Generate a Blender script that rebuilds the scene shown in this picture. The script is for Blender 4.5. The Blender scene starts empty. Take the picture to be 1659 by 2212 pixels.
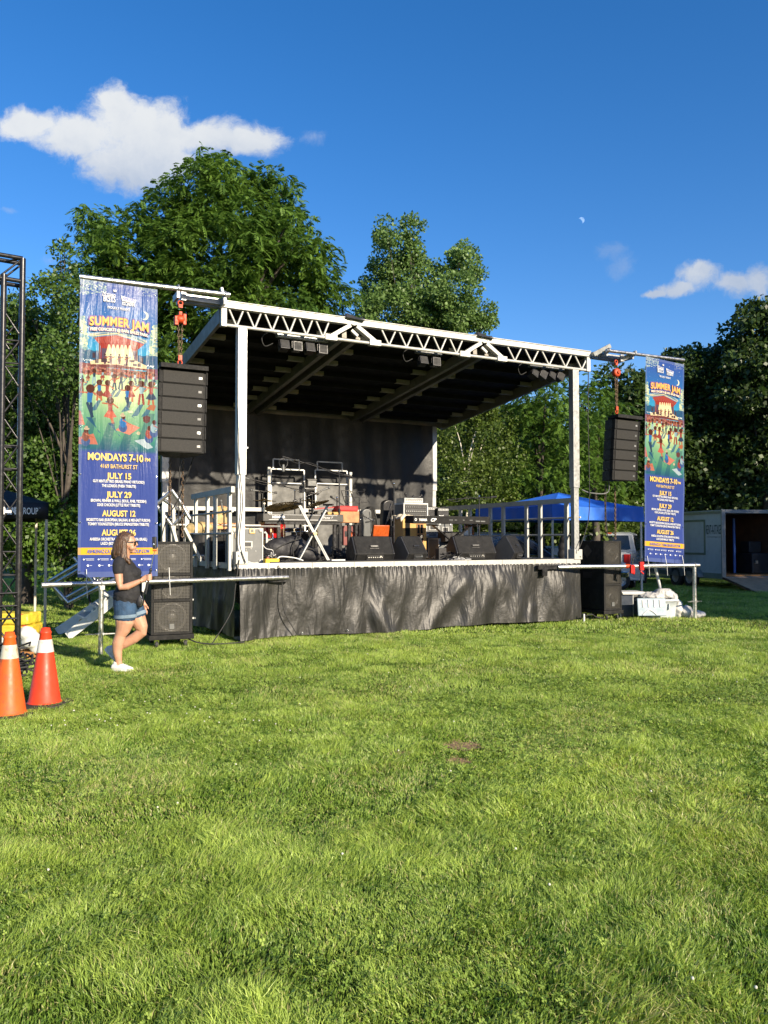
import bpy, bmesh, math, random
import numpy as np
from mathutils import Vector, Matrix, Euler
R = math.radians
rnd = random.Random(7)
rng = np.random.default_rng(11)
sc = bpy.context.scene
COL = sc.collection

# ------------------------------------------------------------------ camera, sky, sun, exposure
CAMZ, PITCH, FPX = 1.61, R(2.005), 1746.0
cam = bpy.data.cameras.new('camera'); camo = bpy.data.objects.new('camera', cam); COL.objects.link(camo)
cam.sensor_fit = 'HORIZONTAL'; cam.sensor_width = 36; cam.lens = 36 * FPX / 1659; cam.clip_end = 3000; cam.clip_start = .05
camo.location = (0, 0, CAMZ); camo.rotation_euler = (R(90) + PITCH, 0, 0)
sc.camera = camo
sc.view_settings.view_transform = 'Standard'; sc.view_settings.look = 'None'
sc.view_settings.exposure = 1.15; sc.view_settings.gamma = 1
SUN_EL, SUN_AZ = R(21.1), R(139.2)          # azimuth clockwise from +Y
sund = Vector((math.sin(SUN_AZ) * math.cos(SUN_EL), math.cos(SUN_AZ) * math.cos(SUN_EL), math.sin(SUN_EL)))
sl = bpy.data.lights.new('sun', 'SUN'); slo = bpy.data.objects.new('sun', sl); COL.objects.link(slo)
sl.energy = 4.3; sl.angle = R(.55); sl.color = (1, .86, .66)
slo.rotation_euler = sund.to_track_quat('Z', 'Y').to_euler()
slo.location = sund * 50

class NT:
    """small helper to write node trees"""
    def __init__(s, tree): s.t = tree; s.n = tree.nodes; s.l = tree.links
    def node(s, kind, **kw):
        n = s.n.new(kind)
        for k, v in kw.items(): setattr(n, k, v)
        return n
    def put(s, sock, v):
        if isinstance(v, bpy.types.NodeSocket): s.l.new(v, sock)
        elif v is not None: sock.default_value = v
    def math(s, op, a, b=None, clamp=False):
        n = s.node('ShaderNodeMath', operation=op, use_clamp=clamp); s.put(n.inputs[0], a)
        if b is not None: s.put(n.inputs[1], b)
        return n.outputs[0]
    def vmath(s, op, a, b=None, out=0):
        n = s.node('ShaderNodeVectorMath', operation=op); s.put(n.inputs[0], a)
        if b is not None: s.put(n.inputs[1], b)
        return n.outputs[out]
    def mix(s, f, a, b, blend='MIX'):
        n = s.node('ShaderNodeMix', data_type='RGBA', blend_type=blend)
        s.put(n.inputs[0], f); s.put(n.inputs[6], c4(a)); s.put(n.inputs[7], c4(b)); return n.outputs[2]
    def noise(s, scale, vec=None, detail=4, rough=.55, out=0, dist=0):
        n = s.node('ShaderNodeTexNoise'); n.inputs['Scale'].default_value = scale; n.inputs['Detail'].default_value = detail
        n.inputs['Roughness'].default_value = rough; n.inputs['Distortion'].default_value = dist
        if vec is not None: s.put(n.inputs['Vector'], vec)
        return n.outputs[out]
    def ramp(s, f, lo, hi, a=0.0, b=1.0, smooth=True):
        n = s.node('ShaderNodeMapRange', interpolation_type='SMOOTHSTEP' if smooth else 'LINEAR')
        s.put(n.inputs[0], f); n.inputs[1].default_value = lo; n.inputs[2].default_value = hi
        n.inputs[3].default_value = a; n.inputs[4].default_value = b; return n.outputs[0]
def c4(c):
    if isinstance(c, (tuple, list)) and len(c) == 3: return (*c, 1)
    return c

def build_world():
    w = bpy.data.worlds.new('World'); sc.world = w; w.use_nodes = True
    T = NT(w.node_tree); T.n.clear()
    out = T.node('ShaderNodeOutputWorld'); bg = T.node('ShaderNodeBackground'); T.l.new(bg.outputs[0], out.inputs[0])
    sky = T.node('ShaderNodeTexSky', sky_type='NISHITA'); sky.sun_disc = False
    sky.sun_elevation = SUN_EL; sky.sun_rotation = SUN_AZ; sky.altitude = 150; sky.air_density = 1.0; sky.dust_density = .35; sky.ozone_density = 2.2
    hs = T.node('ShaderNodeHueSaturation'); hs.inputs['Saturation'].default_value = SKY_SAT; hs.inputs['Value'].default_value = 1.0
    T.l.new(sky.outputs[0], hs.inputs['Color'])
    base = T.mix(1.0, hs.outputs[0], SKY_TINT, 'MULTIPLY')
    geo = T.node('ShaderNodeTexCoord'); d = geo.outputs['Generated']
    sep = T.node('ShaderNodeSeparateXYZ'); T.l.new(d, sep.inputs[0])
    ysafe = T.math('MAXIMUM', sep.outputs[1], .05)
    gx = T.math('DIVIDE', sep.outputs[0], ysafe); gz = T.math('DIVIDE', sep.outputs[2], ysafe)
    cb = T.node('ShaderNodeCombineXYZ'); T.l.new(gx, cb.inputs[0]); T.l.new(gz, cb.inputs[1]); g = cb.outputs[0]
    ahead = T.ramp(sep.outputs[1], .1, .3)
    n1 = T.noise(7, g, 7, .58, out=1); warp = T.vmath('MULTIPLY', T.vmath('SUBTRACT', n1, (.5, .5, .5)), (.085, .07, 0))
    gw = T.vmath('ADD', g, warp)
    def gp(x, y): return ((x - 829.5) / 1746, math.tan(math.atan((1106 - y) / 1746) + PITCH))
    def blob(vec, x, y, rx, ry):
        cx, cy = gp(x, y)
        v = T.vmath('MULTIPLY', T.vmath('SUBTRACT', vec, (cx, cy, 0)), (1746 / rx, 1746 / ry, 0))
        return T.math('SUBTRACT', 1.0, T.vmath('LENGTH', v, out=1))
    def field(vec, bl):
        m = None
        for b in bl:
            o = blob(vec, *b)
            if m is None: m = o
            else:
                n = T.node('ShaderNodeMath', operation='SMOOTH_MAX'); T.put(n.inputs[0], m); T.put(n.inputs[1], o); n.inputs[2].default_value = .15; m = n.outputs[0]
        return m
    big = [(310, 290, 190, 95), (235, 240, 75, 75), (440, 290, 130, 62), (535, 300, 90, 50), (40, 270, 95, 50), (150, 300, 120, 60), (240, 345, 120, 70), (340, 330, 150, 75)]
    small = [(1525, 605, 75, 42), (1600, 625, 90, 38), (1470, 630, 60, 20), (1655, 620, 60, 45), (1420, 636, 40, 12)]
    thin = [(655, 293, 60, 26), (1345, 570, 50, 40), (105, 550, 40, 22), (1350, 795, 100, 40), (5, 465, 35, 10), (1320, 540, 60, 30)]
    det = T.noise(20, gw, 10, .68)
    def dens(bl, lo, hi, amp):
        f = field(gw, bl)
        return T.ramp(T.math('ADD', f, T.math('MULTIPLY', T.math('SUBTRACT', det, .5), amp)), lo, hi)
    da = dens(big, -.02, .60, 1.6); db = dens(small, .06, .75, 1.8); dt = T.math('MULTIPLY', dens(thin, .25, 1.3, 2.6), .30)
    dd = T.math('MAXIMUM', T.math('MAXIMUM', da, db), dt)
    dd = T.math('MULTIPLY', dd, ahead)
    # light and grey sides of the cloud: density sampled a little lower
    up = T.noise(9, T.vmath('ADD', gw, (.012, .03, 0)), 6, .6)
    hgt = T.ramp(gz, .40, .54)
    lum = T.math('ADD', T.math('MULTIPLY', up, .75), T.math('MULTIPLY', hgt, .35))
    col = T.mix(T.ramp(lum, .25, .8), CLOUD_DARK, CLOUD_LIGHT)
    res = T.mix(T.math('MULTIPLY', dd, .93), base, col)
    T.l.new(res, bg.inputs[0]); bg.inputs[1].default_value = SKY_STR
SKY_SAT, SKY_STR = 1.36, .075
SKY_TINT = (1.06, 1.0, 1.17)
MOON = 1.0
CLOUD_DARK, CLOUD_LIGHT = (2.7, 3.2, 4.1), (5.2, 5.3, 5.3)
build_world()

# ------------------------------------------------------------------ geometry of the place
TH = R(27.4); OX, OY = -2.33, 12.92
LS, DS, ZD, ZT, ZB, ZR, EXT = 7.0, 5.6, 1.23, 5.44, 5.05, 4.6, .31
cT, sT = math.cos(TH), math.sin(TH)
cP, sP = math.cos(PITCH), math.sin(PITCH)
def ray(px, py):
    x = (px - 829.5) / FPX; z = (1106 - py) / FPX
    return (x, cP - z * sP, sP + z * cP)
def G(px, py):
    r = ray(px, py); t = -CAMZ / r[2]; return (r[0] * t, r[1] * t)
def at(px, py, Y):
    r = ray(px, py); t = Y / r[1]; return Vector((r[0] * t, Y, CAMZ + r[2] * t))
def ST(s, d, z=0): return Vector((OX + s * cT - d * sT, OY + s * sT + d * cT, z))
def sp(px, py, d):
    r = ray(px, py); n = (-sT, cT); p0 = (OX - d * sT, OY + d * cT)
    t = (n[0] * p0[0] + n[1] * p0[1]) / (n[0] * r[0] + n[1] * r[1])
    X, Y = r[0] * t, r[1] * t
    return ((X - OX) * cT + (Y - OY) * sT, CAMZ + r[2] * t)

# ------------------------------------------------------------------ objects
def tag(o, label=None, cat=None, group=None, kind=None):
    if label: o['label'] = label
    if cat: o['category'] = cat
    if group: o['group'] = group
    if kind: o['kind'] = kind
    return o
def thing(name, label, cat, loc=(0, 0, 0), rz=0, group=None, rot=None):
    o = bpy.data.objects.new(name, None); COL.objects.link(o); o.empty_display_size = .1
    o.location = loc; o.rotation_euler = rot if rot else (0, 0, rz)
    return tag(o, label, cat, group)
def onstage(name, label, cat, s, d, z=ZD, rz=0, group=None, tilt=0):
    return thing(name, label, cat, ST(s, d, z), TH + rz, group, rot=(tilt, 0, TH + rz))
def copy_tree(o, parent=None, label=None, loc=None, rz=None):
    c = o.copy(); COL.objects.link(c); c.parent = parent
    if parent is not None: c.matrix_parent_inverse = o.matrix_parent_inverse.copy()
    for ch in [x for x in o.children]: copy_tree(ch, c)
    if label: c['label'] = label
    if loc is not None: c.location = loc
    if rz is not None: c.rotation_euler = (0, 0, rz)
    return c

class MB:
    def __init__(s): s.v = []; s.f = []; s.m = []; s.sm = []; s.M = Matrix.Identity(4)
    def add(s, vs, fs, smooth=False, mi=0):
        b = len(s.v); s.v += [tuple(s.M @ Vector(p)) for p in vs]; s.f += [tuple(i + b for i in f) for f in fs]
        s.m += [mi] * len(fs); s.sm += [smooth] * len(fs); return s
    def box(s, c, size, rot=(0, 0, 0), mi=0):
        h = [x / 2 for x in size]; E = Euler(rot).to_matrix()
        vs = [Vector(c) + E @ Vector((x * h[0], y * h[1], z * h[2])) for x in (-1, 1) for y in (-1, 1) for z in (-1, 1)]
        return s.add(vs, [(0, 1, 3, 2), (4, 6, 7, 5), (0, 4, 5, 1), (2, 3, 7, 6), (0, 2, 6, 4), (1, 5, 7, 3)], mi=mi)
    def bx(s, x0, x1, y0, y1, z0, z1, mi=0): return s.box(((x0 + x1) / 2, (y0 + y1) / 2, (z0 + z1) / 2), (x1 - x0, y1 - y0, z1 - z0), mi=mi)
    def bar(s, a, b, w, h, up=(0, 0, 1), mi=0):
        a, b = Vector(a), Vector(b); d = (b - a).normalized(); u = Vector(up)
        if abs(d.dot(u)) > .97: u = Vector((0, 1, 0))
        r = d.cross(u).normalized(); u = r.cross(d)
        vs = [p + r * x * w / 2 + u * y * h / 2 for p in (a, b) for x, y in ((-1, -1), (1, -1), (1, 1), (-1, 1))]
        return s.add(vs, [(0, 3, 2, 1), (4, 5, 6, 7), (0, 1, 5, 4), (1, 2, 6, 5), (2, 3, 7, 6), (3, 0, 4, 7)], mi=mi)
    def tube(s, a, b, r, r2=None, n=10, caps=True, mi=0):
        return s.path([a, b], [r, r if r2 is None else r2], n, caps, mi)
    def path(s, pts, rad, n=8, caps=True, mi=0, flat=1.0, up=None):
        pts = [Vector(p) for p in pts]; k = len(pts)
        if not isinstance(rad, (list, tuple)): rad = [rad] * k
        rings = []; ref = Vector(up) if up else None
        for i, p in enumerate(pts):
            d = (pts[min(i + 1, k - 1)] - pts[max(i - 1, 0)])
            if d.length < 1e-9: d = Vector((0, 0, 1))
            d.normalize()
            if ref is None: ref = Vector((0, 0, 1)) if abs(d.z) < .9 else Vector((1, 0, 0))
            x = d.cross(ref)
            if x.length < 1e-4: x = d.cross(Vector((1, .3, .2)))
            x.normalize(); y = x.cross(d); ref = y if not up else ref
            r = rad[i]; ra, rb = r if isinstance(r, (tuple, list)) else (r, r * flat)
            rings.append([p + x * math.cos(t) * ra + y * math.sin(t) * rb for t in [2 * math.pi * j / n for j in range(n)]])
        vs = [q for rg in rings for q in rg]
        fs = [(i * n + j, i * n + (j + 1) % n, (i + 1) * n + (j + 1) % n, (i + 1) * n + j) for i in range(k - 1) for j in range(n)]
        s.add(vs, [f[::-1] for f in fs], True, mi)
        if caps:
            s.add(rings[0], [tuple(range(n))], False, mi); s.add(rings[-1], [tuple(range(n))[::-1]], False, mi)
        return s
    def lathe(s, c, prof, n=24, axis='Z', mi=0, smooth=True, closed=False):
        c = Vector(c); vs = []
        for r, z in prof:
            for j in range(n):
                t = 2 * math.pi * j / n; x, y = r * math.cos(t), r * math.sin(t)
                p = {'Z': (x, y, z), 'Y': (x, z, y), 'X': (z, x, y)}[axis]; vs.append(c + Vector(p))
        fs = [(i * n + j, i * n + (j + 1) % n, (i + 1) * n + (j + 1) % n, (i + 1) * n + j) for i in range(len(prof) - 1) for j in range(n)]
        return s.add(vs, fs, smooth, mi)
    def prism(s, poly, y0, y1, mi=0, axis='Y'):
        """poly in (x,z) extruded along y"""
        n = len(poly)
        if axis == 'Y': vs = [(x, y0, z) for x, z in poly] + [(x, y1, z) for x, z in poly]
        elif axis == 'X': vs = [(y0, x, z) for x, z in poly] + [(y1, x, z) for x, z in poly]
        else: vs = [(x, z, y0) for x, z in poly] + [(x, z, y1) for x, z in poly]
        fs = [tuple(range(n)), tuple(range(n, 2 * n))[::-1]] + [(i, i + n, (i + 1) % n + n, (i + 1) % n) for i in range(n)]
        return s.add(vs, fs, mi=mi)
    def ball(s, c, r, n=12, m=8, mi=0):
        c = Vector(c); r = r if isinstance(r, (tuple, list)) else (r, r, r)
        vs = []; 
        for i in range(m + 1):
            a = math.pi * i / m
            for j in range(n):
                t = 2 * math.pi * j / n; vs.append(c + Vector((r[0] * math.sin(a) * math.cos(t), r[1] * math.sin(a) * math.sin(t), r[2] * math.cos(a))))
        fs = [(i * n + j, (i + 1) * n + j, (i + 1) * n + (j + 1) % n, i * n + (j + 1) % n) for i in range(m) for j in range(n)]
        return s.add(vs, fs, True, mi)
    def torus(s, c, Rr, r, axis='Z', n=20, m=6, sq=1.0, mi=0):
        c = Vector(c); vs = []
        for i in range(n):
            t = 2 * math.pi * i / n
            for j in range(m):
                a = 2 * math.pi * j / m; x = (Rr + r * math.cos(a)) * math.cos(t); y = (Rr + r * math.cos(a)) * math.sin(t) * sq; z = r * math.sin(a)
                vs.append(c + Vector({'Z': (x, y, z), 'Y': (x, z, y), 'X': (z, x, y)}[axis]))
        fs = [(i * m + j, ((i + 1) % n) * m + j, ((i + 1) % n) * m + (j + 1) % m, i * m + (j + 1) % m) for i in range(n) for j in range(m)]
        return s.add(vs, fs, True, mi)
    def build(s, name, mat, parent=None, bevel=0, **kw):
        me = bpy.data.meshes.new(name); me.from_pydata(s.v, [], s.f)
        for q in (mat if isinstance(mat, (list, tuple)) else [mat]): me.materials.append(q)
        me.polygons.foreach_set('material_index', s.m); me.polygons.foreach_set('use_smooth', s.sm)
        me.validate(); me.update()
        bm = bmesh.new(); bm.from_mesh(me); bmesh.ops.remove_doubles(bm, verts=bm.verts, dist=1e-6) if kw.pop('weld', False) else None
        bmesh.ops.recalc_face_normals(bm, faces=bm.faces); bm.to_mesh(me); bm.free()
        o = bpy.data.objects.new(name, me); COL.objects.link(o)
        if parent is not None: o.parent = parent
        if bevel:
            b = o.modifiers.new('bevel', 'BEVEL'); b.width = bevel; b.segments = 2; b.limit_method = 'ANGLE'; b.angle_limit = R(40)
        return o
def chain_mb(a, b, pitch=.04, r=.005, w=.013):
    a, b = Vector(a), Vector(b); n = max(1, int((b - a).length / pitch)); m = MB()
    for i in range(n):
        c = a.lerp(b, (i + .5) / n)
        L = (b - a).length / n * .62
        pts = []
        for k in range(8):
            t = 2 * math.pi * k / 8; x = math.cos(t) * w; z = math.sin(t) * L
            pts.append(c + (Vector((x, 0, z)) if i % 2 else Vector((0, x, z))))
        m.path(pts + [pts[0], pts[1]], r, 5, False)
    return m
def curve_pts(ctrl, n=6):
    P = [Vector(p) for p in ctrl]; P = [P[0]] + P + [P[-1]]; out = []
    for i in range(1, len(P) - 2):
        for k in range(n):
            t = k / n; a, b, c, d = P[i - 1:i + 3]
            out.append(.5 * ((2 * b) + (c - a) * t + (2 * a - 5 * b + 4 * c - d) * t * t + (3 * b - a - 3 * c + d) * t ** 3))
    out.append(P[-2]); return out

# ------------------------------------------------------------------ materials
def mat(name, col, rough=.5, metal=0.0, var=.12, vs=3.0, bump=0.0, bs=40, dirt=None, dirt_amt=.3, spec=.5, trans=0, coat=0, sheen=0):
    m = bpy.data.materials.new(name); m.use_nodes = True; T = NT(m.node_tree)
    p = T.n['Principled BSDF']; tc = T.node('ShaderNodeTexCoord').outputs['Object']
    n = T.noise(vs, tc, 5, .6)
    lo = tuple(max(0, c * (1 - var)) for c in col); hi = tuple(min(1, c * (1 + var)) for c in col)
    c = T.mix(T.ramp(n, .3, .7), lo, hi)
    if dirt: c = T.mix(T.math('MULTIPLY', T.ramp(T.noise(vs * 2.3, tc, 6, .65), .5, .72), dirt_amt), c, dirt)
    T.put(p.inputs['Base Color'], c)
    T.put(p.inputs['Roughness'], T.ramp(T.noise(vs * 3, tc, 4), .3, .7, max(.03, rough - .08), min(1, rough + .08)))
    p.inputs['Metallic'].default_value = metal; p.inputs['Specular IOR Level'].default_value = spec
    if coat: p.inputs['Coat Weight'].default_value = coat
    if trans: p.inputs['Transmission Weight'].default_value = trans
    if bump:
        b = T.node('ShaderNodeBump'); b.inputs['Strength'].default_value = bump; b.inputs['Distance'].default_value = .01
        T.put(b.inputs['Height'], T.noise(bs, tc, 5, .6)); T.l.new(b.outputs[0], p.inputs['Normal'])
    return m
def leafmat(name, dark, light, trans=.35, rough=.45):
    m = bpy.data.materials.new(name); m.use_nodes = True; T = NT(m.node_tree); p = T.n['Principled BSDF']; out = T.n['Material Output']
    a = T.node('ShaderNodeAttribute', attribute_name='tint').outputs['Fac']
    c = T.mix(a, dark, light); T.put(p.inputs['Base Color'], c); p.inputs['Roughness'].default_value = rough; p.inputs['Specular IOR Level'].default_value = .35
    tr = T.node('ShaderNodeBsdfTranslucent'); T.put(tr.inputs[0], T.mix(.5, c, (.12, .22, .02), 'ADD'))
    mx = T.node('ShaderNodeMixShader'); mx.inputs[0].default_value = trans; T.l.new(p.outputs[0], mx.inputs[1]); T.l.new(tr.outputs[0], mx.inputs[2]); T.l.new(mx.outputs[0], out.inputs[0])
    return m
def attrmat(name, rough=.35, bump=None, spec=.5):
    m = bpy.data.materials.new(name); m.use_nodes = True; T = NT(m.node_tree); p = T.n['Principled BSDF']
    a = T.node('ShaderNodeAttribute', attribute_name='print').outputs['Color']
    T.put(p.inputs['Base Color'], a); p.inputs['Roughness'].default_value = rough; p.inputs['Specular IOR Level'].default_value = spec
    if bump: bump(T, p)
    return m
M = {}
M['alu'] = mat('galvanised_aluminium', (.34, .35, .35), .45, .7, .12, 6, .08, 60, dirt=(.3, .29, .26), dirt_amt=.35)
M['alu_white'] = mat('bright_aluminium', (.41, .41, .385), .55, .35, .08, 5, .06, 50, dirt=(.45, .43, .38), dirt_amt=.35)
M['steel'] = mat('steel_tube', (.55, .55, .54), .33, .9, .15, 8, .05, 60, dirt=(.25, .2, .15), dirt_amt=.25)
M['roof_beam'] = mat('roof_beam_metal', (.17, .16, .14), .5, .4, .15, 3, dirt=(.1, .09, .07), dirt_amt=.5)
M['roof_dark'] = mat('roof_underside_panel', (.009, .009, .009), .8, 0, .3, 2, spec=.2)
M['bracket'] = mat('roof_bracket_metal', (.24, .23, .17), .5, .3, .1, 8)
M['deck'] = mat('black_deck_ply', (.03, .028, .027), .55, 0, .3, 4, .2, 30, dirt=(.12, .1, .08), dirt_amt=.4)
M['black'] = mat('black_plastic', (.018, .018, .02), .42, 0, .2, 8, .1, 200)
M['black_rough'] = mat('black_textured_paint', (.016, .016, .016), .62, 0, .25, 8, .35, 260, dirt=(.08, .07, .06), dirt_amt=.2, spec=.16)
M['black_metal'] = mat('black_powder_coat', (.02, .02, .022), .3, .3, .2, 8, dirt=(.2, .19, .17), dirt_amt=.12)
M['bag'] = mat('black_nylon', (.014, .014, .017), .6, 0, .3, 5, .5, 30)
M['grey_case'] = mat('grey_laminate', (.11, .115, .115), .45, 0, .1, 4, .08, 200, dirt=(.3, .28, .25), dirt_amt=.15)
M['orange'] = mat('orange_hoist_paint', (.42, .045, .007), .55, .1, .12, 8, dirt=(.1, .04, .02), dirt_amt=.3)
M['chain'] = mat('rusty_chain_steel', (.16, .11, .07), .5, .7, .3, 30)
M['wood'] = mat('varnished_wood', (.36, .17, .06), .45, 0, .3, 7)
M['yellow_wood'] = mat('yellow_painted_wood', (.50, .28, .075), .5, 0, .1, 4)
M['red'] = mat('red_vinyl', (.48, .012, .01), .4, 0, .1, 5)
M['red_drum'] = mat('red_lacquer', (.42, .01, .012), .15, .1, .15, 6, coat=.8)
M['pink'] = mat('faded_red_suitcase', (.20, .055, .05), .55, 0, .15, 5)
M['orange_chair'] = mat('orange_vinyl_chair', (.38, .07, .012), .3, 0, .2, 6)
M['tan'] = mat('tan_cloth', (.40, .30, .14), .8, 0, .25, 9, .8, 25)
M['cymbal'] = mat('cymbal_bronze', (.42, .30, .12), .28, .95, .25, 10)
M['white_plastic'] = mat('white_plastic', (.58, .58, .56), .4, 0, .06, 6)
M['white_metal'] = mat('white_painted_metal', (.50, .50, .47), .4, 0, .08, 4, dirt=(.4, .35, .28), dirt_amt=.2)
M['yellow'] = mat('yellow_plastic', (.85, .55, .02), .4, 0, .08, 6)
M['blue_cable'] = mat('blue_rubber', (.08, .2, .5), .5)
M['chrome'] = mat('chrome', (.75, .75, .75), .12, 1, .05)
M['rubber'] = mat('black_rubber', (.022, .022, .022), .75, 0, .3, 6, .2, 60)
M['glass'] = mat('dark_glass', (.015, .018, .02), .06, 0, .1, 3, spec=.8)
M['led'] = mat('white_marking', (.8, .8, .78), .5)

def text_mb(m, txt, cx, cz, h, w=None, bold=.0, y=0, shear=0.0, align='CENTER', arch=0.0, spacing=1.0, mi=0):
    """flat lettering in the x,z plane facing -y, cap height h, optionally squeezed to width w"""
    cu = bpy.data.curves.new('lettering', 'FONT'); cu.body = txt; cu.size = 1; cu.offset = bold; cu.shear = shear; cu.space_character = spacing; cu.resolution_u = 3
    ob = bpy.data.objects.new('lettering', cu); COL.objects.link(ob)
    dg = bpy.context.evaluated_depsgraph_get(); dg.update(); me = bpy.data.meshes.new_from_object(ob.evaluated_get(dg))
    n = len(me.vertices)
    if n == 0: bpy.data.objects.remove(ob); return m
    co = np.empty(n * 3); me.vertices.foreach_get('co', co); co = co.reshape(-1, 3)
    x0, x1 = co[:, 0].min(), co[:, 0].max(); sy = h / .73
    sx = (w / (x1 - x0)) if w else sy
    vs = []
    for c in co:
        x = (c[0] - (x0 + x1) / 2) * sx if align == 'CENTER' else (c[0] - x0) * sx
        z = c[1] * sy - h / 2
        if arch: z -= arch * (x / (w / 2)) ** 2
        vs.append((cx + x, y, cz + z))
    m.add(vs, [tuple(p.vertices) for p in me.polygons], mi=mi)
    bpy.data.objects.remove(ob); bpy.data.curves.remove(cu); bpy.data.meshes.remove(me); return m
# ------------------------------------------------------------------ ground and grass
def vnoise(x, y, scale, seed=0):
    """smooth value noise in numpy"""
    r = np.random.default_rng(seed); tab = r.random((256, 256)); u = x * scale; v = y * scale
    iu = np.floor(u).astype(int); iv = np.floor(v).astype(int); fu = u - iu; fv = v - iv
    fu = fu * fu * (3 - 2 * fu); fv = fv * fv * (3 - 2 * fv); g = lambda a, b: tab[a % 256, b % 256]
    return (g(iu, iv) * (1 - fu) + g(iu + 1, iv) * fu) * (1 - fv) + (g(iu, iv + 1) * (1 - fu) + g(iu + 1, iv + 1) * fu) * fv
def fbm(x, y, scale, seed=0, o=3):
    t = 0; a = .5; s = 0
    for i in range(o): t = t + a * vnoise(x, y, scale * 2 ** i, seed + i); s += a; a *= .5
    return t / s
BARE = [(at(998, 1605, 6.35).x, 6.35, .15, .17), (at(990, 1640, 5.9).x, 5.9, .09, .10), (at(865, 1625, 6.1).x, 6.1, .1, .07)]
gm = bpy.data.materials.new('lawn_soil'); gm.use_nodes = True
T = NT(gm.node_tree); p = T.n['Principled BSDF']; tc = T.node('ShaderNodeTexCoord').outputs['Object']
c = T.mix(T.ramp(T.noise(1.2, tc, 6), .3, .7), (.035, .06, .010), (.06, .095, .016))
c = T.mix(T.ramp(T.noise(38, tc, 4, .7), .35, .7), c, (.08, .11, .02)); c = T.mix(T.ramp(T.noise(5, tc, 5), .6, .75, 0, .45), c, (.10, .085, .04))
T.put(p.inputs['Base Color'], c); p.inputs['Roughness'].default_value = .9; p.inputs['Specular IOR Level'].default_value = .1
b = T.node('ShaderNodeBump'); b.inputs['Strength'].default_value = 1; b.inputs['Distance'].default_value = .06; T.put(b.inputs['Height'], T.noise(30, tc, 6, .7)); T.l.new(b.outputs[0], p.inputs['Normal'])
m = MB(); N = 60
xs = [(-1 + 2 * i / N) for i in range(N + 1)]; xs = [math.copysign(abs(t) ** 2.2, t) * 900 for t in xs]
vs = [(x, y + 20, 0) for y in xs for x in xs]
m.add(vs, [(j * (N + 1) + i, j * (N + 1) + i + 1, (j + 1) * (N + 1) + i + 1, (j + 1) * (N + 1) + i) for j in range(N) for i in range(N)])
tag(m.build('ground', gm), 'wide mown lawn in front of and around the mobile stage', None, None, 'structure')
# bare brown patches of soil in the lawn
sm_ = mat('dry_thatch', (.25, .165, .085), .9, 0, .35, 30, .8, 60)

def mesh_np(name, V, loops, starts, mat_, tint=None, smooth=False):
    me = bpy.data.meshes.new(name); me.vertices.add(len(V)); me.vertices.foreach_set('co', V.astype(np.float32).ravel())
    me.loops.add(len(loops)); me.loops.foreach_set('vertex_index', loops.astype(np.int32)); me.polygons.add(len(starts))
    me.polygons.foreach_set('loop_start', starts.astype(np.int32)); me.update(calc_edges=True)
    if tint is not None:
        a = me.attributes.new('tint', 'FLOAT', 'FACE'); a.data.foreach_set('value', tint.astype(np.float32))
    for q in (mat_ if isinstance(mat_, list) else [mat_]): me.materials.append(q)
    return me

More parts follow.
